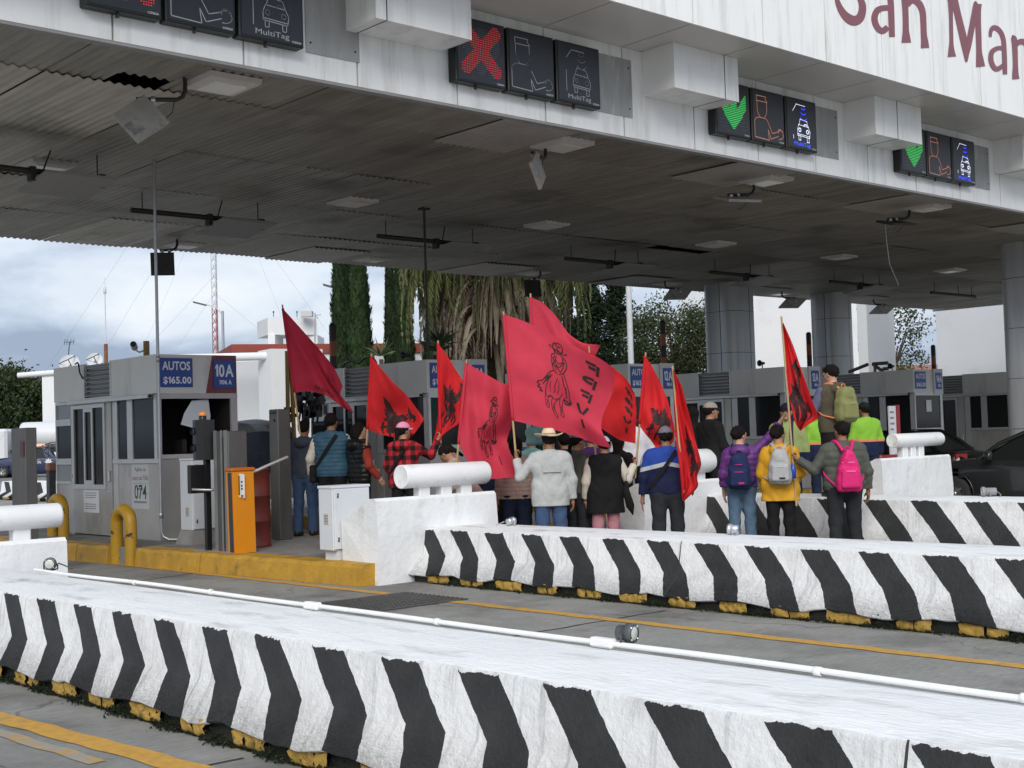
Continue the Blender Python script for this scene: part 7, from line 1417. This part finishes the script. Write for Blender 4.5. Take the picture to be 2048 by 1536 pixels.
PE['pcap'] = person('woman in purple cap looking right behind the pale grey jacket', at(1152, 17.4, .0), away(-55), 1.66, 'tan', 'tail', OLIVG, (GRYCAP, PURCAP), CHAR, SHOEW, L=((-.2, .2, -1), (.2, .8, -.4)), R=((.28, .1, -1), (-.1, .8, -.5)), hat='cap', hem=.84, head=(-.2, .1))
PE['black'] = person('person in long black coat with dusty pink trousers and a flag pole', at(1206, 17.2, 0), away(8), 1.60, 'tan', 'short', BLKC, (WHT_C, WHT_C), PINKC, SHOEW, L=((-.25, 0, -1), (0, .3, -1)), R=((.48, .05, -.95), (.45, .30, .75)), sleeves=CREAM, hat='cap', build=1.12, hem=.66, flare=.03, grip=(.2, 1.1))
PE['white'] = person('person in white shirt and black trousers behind the low red flag', at(1264, 20.3, .25), away(-5), 1.72, 'tan', 'short', WHT_C, None, BLKC, SHOEW, L=((-.35, .1, -1), (.1, .5, -.8)), R=((.35, .1, -1), (-.1, .5, -.8)), hem=.88, build=1.12)
PE['dark1'] = person('person in dark purple jacket deep in the crowd behind the big flag', at(1180, 19.4, .0), away(20), 1.68, 'tan', 'short', DKPURP, None, BLKC, None, hem=.84)
PE['dark2'] = person('person in black jacket deep in the crowd left of the straw hat', at(1020, 19.6, .0), away(-20), 1.72, 'tan', 'short', BLKC, None, BLKC, None, hem=.84)
PE['crowd1'] = person('person in grey jacket at the back of the crowd behind the purple cap', at(1128, 19.2, .0), away(25), 1.66, 'tan', 'short', CHAR, None, JEAND, None, hem=.84, L=((-.3, .3, -1), (.2, .9, -.2)))
PE['crowd2'] = person('long haired person in black beside the pole at the crowd back', at(1236, 19.0, .0), away(-30), 1.62, 'tan', 'long', BLKC, None, CHAR, None, hem=.82, R=((.3, .3, -1), (-.2, .9, -.1)))
PE['crowd3'] = person('person in dark jacket behind the rose red flag and bending woman', at(985, 18.6, .0), away(-35), 1.66, 'brown', 'short', JEAND, None, BLKC, None, hem=.84)
PE['navy'] = person('man in navy and royal blue jacket with grey cap and black strap', at(1330, 16.1, 0), away(-3), 1.70, 'brown', 'short', NAVYJ, (GRYCAP, GRYCAP), CHAR, None, L=((-.30, -.03, -1), (-.08, .10, -1)), R=((.36, .12, -1), (.1, .7, -.5)), hat='cap', build=1.14, hem=.90, legs=.03, head=(.1, 0))
strap_bag(PE['navy'], 1, BLKC, False)
def back_seams(pi, M, zs, name):                 # yoke flap and hem band standing just proud of the back of a jacket
    b, up, s = pi['b'], pi['up'], pi['s']; m_ = MB()
    for z0, z1, hw_, off in zs:
        rows_ = []
        for x in np.linspace(-hw_, hw_, 15):
            col_ = []
            for z in (z0, (z0+z1)/2, z1):
                y = -.02
                for k in range(60):              # march outwards until clear of the jacket
                    if pi['f_t'](up((x, y, z))[None], .034)[0] > 0: break
                    y -= .004
                col_.append(up((x, y-off, z))*s)
            rows_.append(col_)
        m_.grid(rows_)
    o_ = m_.build(name, M, None); o_.parent = pi['root']
back_seams(PE['straw'], GREYJ, ((1.205, 1.28, .115, .012),), 'back_flap')
PE['bcap'] = person('man in black jacket and beige black cap looking right', at(1420, 19.6, .25), away(-62), 1.80, 'tan', 'short', BLKC, (TANCAP, BLKC), BLKC, None, L=((-.2, .2, -1), (.3, .8, -.4)), R=((.2, .2, -1), (-.3, .8, -.4)), hat='cap', build=1.10, hem=.84, head=(-.25, 0))
PE['bhair'] = person('woman with long black hair in black beside the beige cap', at(1387, 20.4, .25), away(10), 1.76, 'tan', 'long', BLKC, None, BLKC, None, hem=.82)
PE['purple'] = person('woman in purple puffer jacket and blue jeans raising her right arm', at(1478, 16.9, 0), away(-14), 1.68, 'light', 'bun', PURP, None, JEANL, None, L=((-.25, 0, -1), (0, .4, -1)), R=((.70, .25, .62), (.58, .25, .80)), hood=True, puffer=.075, hem=.93, head=(-.75, .05), grip=(.2, .12))
PE['yellow'] = person('woman in mustard yellow hooded coat with grey backpack', at(1556, 16.5, 0), away(-10), 1.68, 'tan', 'bun', YELL, None, BLKC, None, L=((-.25, .15, -1), (.2, .7, -.6)), R=((.36, .05, -1), (-.35, .75, -.55)), hood=True, hem=.76, flare=.03, wrinkle=.010, head=(-.75, 0), build=1.04)
PE['bomber'] = person('man in grey green bomber jacket with pink backpack holding a flag', at(1683, 16.2, 0), away(2), 1.70, 'brown', 'short', OLIVG, None, CHAR, None, L=((-.50, .06, -.85), (-.62, .45, .50)), R=((.30, -.02, -1), (.05, .18, -1)), build=1.20, hem=.88, puffer=.09, legs=.04, head=(.35, 0), grip=(1.15, .3))
PE['tall'] = person('man standing on the barrier in olive vest with an olive backpack', at(1668, 17.55, .715), away(28), 1.74, 'light', 'short', OLIVB, None, BLKC, None, L=((-.35, .35, -1), (.25, .9, .45)), R=((.30, .1, -1), (-.2, .8, -.2)), sleeves=LILAC, hood=True, build=1.10, hem=.84, head=(.35, .28))
PE['guard1'] = person('guard in navy cap and lime striped vest facing the crowd', at(1574, 19.2, .25), away(158), 1.74, 'tan', 'short', GUARDV, (CAPNV, CAPNV), JEAND, None, hat='cap', hem=.84, head=(.1, 0), build=1.05)
PE['guard2'] = person('guard in lime shirt mostly hidden behind the man on the barrier', at(1640, 21.0, .25), away(10), 1.74, 'brown', 'short', GUARD, (CAPNV, CAPNV), JEAND, None, hat='cap', hem=.84)
PE['guard3'] = person('guard in lime shirt with orange bands standing behind the crash block', at(1731, 22.7, .25), away(25), 1.78, 'brown', 'short', GUARD, (BLKC, BLKC), JEAND, None, L=((-.28, .15, -1), (.1, .6, -.8)), R=((.30, -.02, -1), (.05, .15, -1)), hat='cap', hem=.84, build=1.15)
p_ = pick.matrix_basis @ Vector((-.45, .15, .35)); PE['driver'] = person('officer sitting at the wheel inside the blue police pickup', (p_[0], p_[1], 0.28), hd_+math.pi/2+.9, 1.62, 'tan', 'short', NAVYB, None, BLKC, None, hem=.84, group='people in vehicles')
backpack(PE['purple'], NAVYB, NAVYB, 'navy backpack with a pink tag on the purple puffer jacket', .46, .155, .085, 1.17, .03, 1.0, MAG, None, (MAG, .03))
backpack(PE['yellow'], LGREY, LGREY, 'light grey backpack with a blue bottle on the yellow coat', .45, .15, .085, 1.20, 0, .9, MINT, mat('blue_bottle', (0.02, 0.06, 0.30), 0.25, var=0), (CHAR, .02))
backpack(PE['bomber'], MAG, MAG, 'bright pink teardrop backpack on the grey green bomber jacket', .52, .16, .08, 1.14, .02, .55, PINKCAP)
backpack(PE['tall'], OLIVE, ORSTR, 'olive canvas backpack with orange straps on the man on the barrier', .46, .16, .095, 1.20, 0, .9, OLIVE)
# umbrella hanging beside the white shirt, turquoise bundle
q = pd(1253, 965, 17.0); o = thing('umbrella', 'folded black umbrella hanging below the white cuff', 'umbrella', tuple(q)); mm = MB(); d_ = RT*.05
mm.tube([q+[0, 0, .02], q-[0, 0, .10]-d_*.2, q+d_*.8-[0, 0, .30], q+d_*1.4-[0, 0, .42]], [.02, .045, .055, .006], 9); mm.build('canopy', BLKC, o); mm = MB(); mm.tube([q+[0, 0, .02], q+[0, 0, .09], q+RT*.02+[0, 0, .12]], .008, 6); mm.build('handle', chrome, o)
q = pd(1072, 872, 17.3); o = thing('cloth_bundle', 'turquoise cloth bundle beside the straw hat', 'bundle', tuple(q)); V, F = surf(lambda P: s_box(P, (0, 0, 0), (.13, .09, .12), .05)+.008*np.sin(P[:, 2]*40+P[:, 0]*30), (-.2, -.2, -.2), (.2, .2, .2), .012); mm = MB(); mm.v = [tuple(v+q) for v in V]; mm.f = F; mm.m = [0]*len(F); mm.sm = [True]*len(F); mm.build('bundle', TURQ, o)
# ================================================================== flags
FRED = mat('bright_red_flag_cloth', (0.78, 0.036, 0.042), 0.75, var=0.14, scale=3, trans=0.44, bump=0.12, bscale=7, spec=0.15, bdist=0.02); FCRI = mat('rose_red_flag_cloth', (0.76, 0.070, 0.115), 0.75, var=0.13, scale=3, trans=0.44, bump=0.12, bscale=7, spec=0.15, bdist=0.02); FDRK = mat('crimson_flag_cloth', (0.55, 0.038, 0.075), 0.75, var=0.14, scale=3, trans=0.44, bump=0.12, bscale=7, spec=0.15, bdist=0.02)
INK = mat('black_screen_print', (0.020, 0.010, 0.010), 0.8, var=0.2, scale=20); INKD = mat('worn_black_print', (0.022, 0.008, 0.009), 0.8, var=0.3, scale=8, dirt=(0.22, 0.012, 0.02), dscale=9, dlo=0.52, dhi=0.72); WOODP = mat('pale_wood_pole', (0.42, 0.29, 0.15), 0.7, var=0.15, scale=8)
def poly_at(pts, t):
    P = np.array(pts, float); d = np.r_[0, np.cumsum(np.linalg.norm(np.diff(P, axis=0), axis=1))]; d /= d[-1]+1e-9
    q = []
    for a in np.atleast_1d(t):
        i = min(len(P)-2, max(0, np.searchsorted(d, a)-1)); f = (a-d[i])/(d[i+1]-d[i]+1e-9)
        p0, p1, p2, p3 = (P[max(0, min(len(P)-1, j))] for j in (i-1, i, i+1, i+2)); lin = p1*(1-f)+p2*f
        cr = .5*((2*p1)+(-p0+p2)*f+(2*p0-5*p1+4*p2-p3)*f*f+(-p0+3*p1-3*p2+p3)*f**3); q.append(lin*.4+cr*.6)
    return np.array(q)
LET = {'F': [[(.05, 0), (.05, .5), (.05, 1)], [(.22, .04), (.6, .04), (.95, .04)], [(.22, .46), (.5, .46), (.75, .46)]], 'P': [[(.05, 0), (.05, .5), (.05, 1)], [(.22, .04), (.6, .03), (.9, .14), (.9, .36), (.6, .5), (.24, .48)]], 'V': [[(.0, 0), (.22, .5), (.44, .97)], [(.95, 0), (.78, .5), (.58, .95)]], 'I': [[(.5, 0), (.5, .5), (.5, 1)]]}
RIDER = [([(.46, .05), (.50, .07), (.54, .06)], .02), ([(.45, .18), (.43, .24), (.46, .30)], .01), ([(.48, .17), (.47, .26), (.50, .36)], .009), ([(.61, .22), (.60, .30), (.57, .37)], .012), ([(.58, .18), (.61, .26)], .012), ([(.30, .52), (.34, .50), (.31, .56)], .012), ([(.36, .46), (.33, .51), (.37, .48), (.35, .52)], .010), ([(.70, .52), (.73, .60), (.71, .58), (.75, .65)], .012), ([(.74, .70), (.80, .71), (.83, .69)], .03), ([(.56, .48), (.58, .58), (.55, .66)], .008), ([(.42, .52), (.41, .60), (.43, .67)], .008), ([(.36, .78), (.35, .85)], .008), ([(.48, .80), (.47, .90)], .008), ([(.63, .78), (.64, .88)], .008), ([(.43, .10), (.44, .12), (.47, .135)], .018), ([(.49, .125), (.52, .13)], .014),
 ([(.50, .02), (.44, .04), (.42, .09), (.45, .14), (.52, .15), (.57, .12), (.58, .06), (.54, .02), (.50, .02)], .016), ([(.40, .08), (.36, .10), (.62, .13), (.64, .10)], .012), ([(.47, .10), (.53, .12), (.50, .13)], .02),
 ([(.46, .16), (.40, .19), (.41, .28), (.45, .36), (.52, .40)], .014), ([(.55, .15), (.64, .20), (.66, .28), (.62, .36), (.55, .40)], .014), ([(.45, .20), (.52, .27), (.60, .22), (.54, .31), (.47, .28), (.56, .36)], .012), ([(.41, .22), (.46, .25), (.43, .30), (.50, .33)], .012),
 ([(.46, .37), (.38, .42), (.32, .50), (.26, .56), (.20, .58)], .013), ([(.44, .44), (.38, .50), (.30, .57), (.28, .60)], .012), ([(.20, .58), (.17, .61), (.22, .62), (.18, .66), (.25, .66), (.22, .70), (.28, .69)], .018), ([(.41, .43), (.36, .49), (.39, .46), (.34, .54)], .014),
 ([(.62, .36), (.70, .46), (.77, .56), (.80, .66)], .013), ([(.66, .50), (.72, .58), (.74, .66)], .012), ([(.80, .66), (.84, .70), (.80, .73), (.72, .74), (.70, .69), (.78, .70)], .024), ([(.60, .40), (.64, .46), (.62, .44), (.67, .52)], .014),
 ([(.40, .47), (.35, .58), (.33, .68), (.36, .74), (.44, .72), (.50, .74), (.60, .70), (.66, .62)], .011), ([(.54, .45), (.50, .56), (.51, .62), (.48, .66)], .010), ([(.33, .66), (.32, .76), (.33, .86), (.37, .88), (.39, .85), (.37, .76), (.41, .71), (.46, .72), (.44, .80), (.45, .90), (.48, .96), (.52, .98), (.53, .94), (.49, .88), (.51, .78), (.58, .72)], .012),
 ([(.61, .69), (.60, .78), (.62, .86), (.60, .92), (.65, .94), (.67, .90), (.65, .82), (.67, .72), (.70, .66)], .012)]
def flag(label, holder, top, Dt, hoist_px, topE, flyE, botE, M, seed, marks=(), hand=None, end=None, fold=.11, group='red protest flags', ext=.25, free=False, wave=1.0):
    T = pd(top[0], top[1], Dt); E = np.array(hand, float) if hand is not None else pd(end[0], end[1], Dt); rr = np.random.RandomState(seed); ph = rr.uniform(0, 6.28, 6)
    o = thing('protest_flag', label, 'flag', tuple(E), 0, group)
    d = unit(E-T); B = E+d*ext if hand is not None else E
    m_ = MB(); m_.tube([T-d*.02, B], [.012, .0135], 8); m_.build('pole', WOODP, o)
    nu, nv = 40, 44; us, vs = np.linspace(0, 1, nu), np.linspace(0, 1, nv)
    H = poly_at(hoist_px, us); F_ = poly_at(flyE, us); Tp = poly_at(topE, vs); Bt = poly_at(botE, vs); DE = (E-CC)@CM[2]
    G = np.zeros((nu, nv, 3))
    for i, u in enumerate(us):
        for j, v in enumerate(vs):
            p = (1-v)*H[i]+v*F_[i]+(1-u)*Tp[j]+u*Bt[j]-((1-u)*(1-v)*H[0]+(1-u)*v*F_[0]+u*(1-v)*H[-1]+u*v*F_[-1])
            fz = v**.8*(np.sin(6.28*wave*(1.05*v+.55*u)+ph[0])*.65+np.sin(6.28*wave*(1.9*v-.9*u)+ph[1])*.35)*fold*1.8+.05*np.sin(6.28*(.5*v+1.3*u+.25*math.sin(3*v+ph[3]))+ph[2])*v+.018*np.sin(6.28*(2.2*u*(1-.5*v)+.6*v+.3*math.sin(5*u+ph[4]))+ph[3])*min(1, v*3)+.014*np.sin(11*math.atan2(u+.05, v+.05)+ph[5])*min(1, (u*u+v*v)**.5*2)*(1-.6*v)
            f = np.clip(((pd(p[0], p[1], Dt)-T)@d)/np.linalg.norm(E-T), 0, 1); G[i, j] = pd(p[0], p[1], Dt*(1-f)+DE*f+fz)
    if not free:                              # the hem sleeve sits on the pole
        for i in range(nu):
            q = T+d*((G[i, 0]-T)@d); sh = q-G[i, 0]
            for j in range(nv): G[i, j] += sh*(1-vs[j])**3
    m_ = MB(); m_.grid(G); cl = m_.build('cloth', M, o)
    if not free:
        m_ = MB(); m_.tube([G[i, 0] for i in range(0, nu, 3)]+[G[-1, 0]], .020, 8); sub(m_, 'hem_sleeve', M, cl)
    gu = np.gradient(G, axis=0); gv = np.gradient(G, axis=1); Nn = np.cross(gu, gv); Nn /= np.linalg.norm(Nn, axis=2)[:, :, None]+1e-9
    def S(u, v):
        a, b = np.clip(u, 0, 1)*(nu-1), np.clip(v, 0, 1)*(nv-1); i, j = min(nu-2, int(a)), min(nv-2, int(b)); f, g = a-i, b-j
        bl = lambda A: A[i, j]*(1-f)*(1-g)+A[i+1, j]*f*(1-g)+A[i, j+1]*(1-f)*g+A[i+1, j+1]*f*g
        return bl(G), bl(Nn)
    def ribbon(mb, pts, w, asp):
        P = poly_at(pts, np.linspace(0, 1, max(4, len(pts)*4)))
        for s_ in (-1, 1):
            A, C = [], []
            for i, p in enumerate(P):
                t = P[min(i+1, len(P)-1)]-P[max(i-1, 0)]; t = t*[1, asp]; n_ = np.array([-t[1], t[0]]); n_ = n_/(np.linalg.norm(n_)+1e-9)*w/2; k = .7+.5*abs(math.sin(i*1.7+ph[5]))
                for L_, sg in ((A, 1), (C, -1)): q, nn = S(p[1]+sg*n_[1]*k/asp*1.0, p[0]+sg*n_[0]*k); L_.append(q+nn*.004*s_)
            mb.grid([A, C])
    for kind, mb_args in marks:
        m_ = MB()
        if kind == 'rider':
            (u0, v0, su, sv, k) = mb_args
            for pts, w in RIDER: ribbon(m_, [(v0+(x-.5)*sv, u0+(y-.5)*su) for x, y in pts], w*sv*k, 1.0)
            sub(m_, 'rider_print', INK, cl)
        elif kind == 'blob':
            (u0, v0, su, sv) = mb_args; R0 = np.random.RandomState(seed+5); n = 40
            rad = [1+.32*math.sin(3*t+ph[0])+.22*math.sin(5*t+ph[1])+.16*math.sin(9*t+ph[2])+.1*math.sin(15*t) for t in np.linspace(0, 6.283, n, endpoint=False)]
            for s_ in (-1, 1):
                P = []
                for k, t in enumerate(np.linspace(0, 6.283, n+1)):
                    row = []
                    for r_ in np.linspace(0, 1, 8): q, nn = S(u0+su*.5*rad[k % n]*r_*math.sin(t), v0+sv*.5*rad[k % n]*r_*math.cos(t)); row.append(q+nn*.004*s_)
                    P.append(row)
                m_.grid(P)
            for k in range(9):
                a = (v0+sv*R0.uniform(-.5, .5), u0+su*R0.uniform(-.2, .5)); ribbon(m_, [a, (a[0]+sv*R0.uniform(-.2, .2), a[1]+su*.25), (a[0]+sv*R0.uniform(-.25, .25), a[1]+su*.5)], sv*.10, 1.0)
            sub(m_, 'ink_print', INKD, cl)
        elif kind == 'letters':
            (txt, u0, v0, du, w, h, mir) = mb_args
            for k, ch in enumerate(txt):
                for st in LET[ch]:
                    ribbon(m_, [(v0+((1-a if mir else a)-.5)*w, u0+k*du+(b-.5)*h) for a, b in st], w*.24, 1.0)
            sub(m_, 'lettering', INK, cl)
        elif kind == 'word':
            (u0, v0, w, h) = mb_args; V, Fc = _TX[('POPULAR', .02)]
            for s_ in (-1, 1):
                pts = []
                for a, b in V: q, nn = S(u0+(1-b-.5)*h, v0+(1-a-.5)*w); pts.append(q+nn*.0045*s_)
                m_.add(pts, Fc)
            sub(m_, 'lettering', INK, cl)
    return o
dist = lambda p: float((np.array(p)-CC)@CM[2])
flag('dark crimson flag at far left, waving beside the yellow timber uprights', None, (565, 612), 19.2, [(566, 617), (571, 660), (580, 720), (589, 785)], [(566, 617), (600, 655), (640, 700), (668, 735), (685, 772)], [(685, 772), (681, 790), (698, 810), (708, 826)], [(589, 785), (620, 783), (650, 790), (674, 806), (690, 818), (708, 826)], FDRK, 1, [('word', (.88, .50, .34, .07)), ('rider', (.50, .72, .42, .34, .7))], end=(600, 868), fold=.13)
flag('red flag with a solid black print above the pink cap', None, (743, 710), 18.4, [(743, 713), (741, 760), (738, 810), (737, 858)], [(743, 713), (765, 740), (790, 768), (815, 792), (848, 838)], [(848, 838), (840, 852), (828, 868), (814, 880)], [(737, 858), (760, 868), (785, 874), (814, 880)], FRED, 2, [('blob', (.62, .55, .42, .46)), ('blob', (.28, .80, .16, .16))], end=(733, 890), fold=.12)
H = PE['plaid']['handR']; flag('red flag held by the pink cap, its lower corner sagging behind the head', None, (876, 684), dist(H)+.1, [(876, 687), (868, 740), (857, 800), (843, 868)], [(876, 687), (895, 712), (915, 745), (934, 772)], [(934, 772), (930, 810), (925, 842), (912, 852), (893, 858)], [(843, 868), (850, 893), (868, 890), (882, 872), (893, 858)], FRED, 3, [('blob', (.40, .58, .34, .40)), ('blob', (.12, .86, .10, .14))], hand=H, fold=.09, ext=.12)
flag('rose red flag with line drawn rider, just left of the biggest flag', None, (933, 722), 16.9, [(934, 726), (930, 780), (924, 840), (919, 888)], [(934, 726), (965, 744), (1000, 764), (1036, 776)], [(1036, 776), (1030, 830), (1014, 880), (1022, 908), (1046, 952)], [(919, 888), (935, 920), (955, 945), (975, 958), (1010, 956), (1046, 952)], FCRI, 4, [('rider', (.47, .62, .62, .54, 1.25)), ('letters', ('I', .80, .80, .1, .05, .10, True))], end=(913, 930), fold=.10)
H = PE['straw']['handL']; flag('largest rose red flag with rider drawing, raised by the straw hat man', None, (1007, 626), dist(H), [(1007, 629), (1016, 700), (1026, 770), (1036, 840)], [(1007, 629), (1050, 643), (1110, 672), (1170, 703), (1210, 724), (1230, 746)], [(1230, 746), (1227, 780), (1206, 830), (1203, 860), (1222, 896)], [(1036, 840), (1075, 851), (1120, 862), (1160, 875), (1195, 890), (1222, 896)], FCRI, 5, [('rider', (.46, .46, .80, .54, 1.2)), ('letters', ('FPFVI', .16, .765, .155, .12, .10, True))], hand=H, fold=.10, wave=.85)
flag('rose red flag raised highest, its tip under the dark antenna plate', None, (1061, 590), 17.8, [(1061, 595), (1062, 640), (1062, 690), (1063, 735)], [(1061, 595), (1085, 605), (1112, 632), (1138, 668), (1166, 686), (1201, 690)], [(1201, 690), (1192, 708), (1182, 728), (1175, 748)], [(1063, 735), (1100, 740), (1140, 744), (1175, 748)], FCRI, 6, [('rider', (.62, .58, .5, .36, .7))], end=(1068, 880), fold=.08)
flag('deep red flag with black letters hanging right behind the biggest flag', None, (1178, 695), 17.6, [(1180, 705), (1184, 750), (1188, 800), (1190, 845)], [(1180, 705), (1205, 720), (1230, 738), (1252, 757), (1270, 788)], [(1270, 788), (1273, 820), (1272, 850), (1271, 887)], [(1190, 845), (1212, 862), (1240, 880), (1271, 887)], FRED, 7, [('letters', ('FPFVI', .20, .78, .15, .17, .085, True))], end=(1192, 930), fold=.05)
H = PE['black']['handR']; flag('red flag with solid black print on the pole held by the cream sleeve', None, (1291, 708), dist(H), [(1290, 712), (1281, 755), (1270, 805), (1261, 846)], [(1290, 712), (1305, 735), (1322, 768), (1335, 800), (1345, 838), (1350, 862)], [(1350, 862), (1347, 882), (1336, 896), (1320, 907)], [(1261, 846), (1280, 862), (1300, 880), (1320, 907)], FRED, 8, [('blob', (.50, .66, .50, .44))], hand=H, fold=.10)
flag('narrow limp red flag hanging beside the navy jacket', None, (1345, 735), 15.75, [(1345, 738), (1347, 800), (1351, 870), (1359, 935), (1365, 1000)], [(1345, 738), (1346, 738.5), (1347, 739.5)], [(1347, 739.5), (1363, 772), (1379, 830), (1391, 880), (1403, 928), (1394, 952), (1396, 974), (1368, 1003)], [(1365, 1000), (1366, 1002), (1368, 1003)], FRED, 9, [('blob', (.55, .62, .16, .30)), ('blob', (.70, .70, .10, .30))], end=(1367, 985), fold=.09, free=True, wave=1.4)
H = PE['bomber']['handL']; flag('furled red flag with black print held by the man with the pink backpack', None, (1563, 636), dist(H), [(1565, 645), (1570, 720), (1578, 790), (1590, 845), (1599, 860)], [(1565, 645), (1566, 645.5), (1567, 646)], [(1567, 646), (1586, 690), (1605, 745), (1622, 795), (1637, 834), (1619, 848), (1601, 862)], [(1599, 860), (1600, 861), (1601, 862)], FRED, 10, [('blob', (.68, .40, .34, .56)), ('blob', (.38, .70, .10, .35))], hand=H, fold=.09, free=True, ext=.62, wave=1.3)
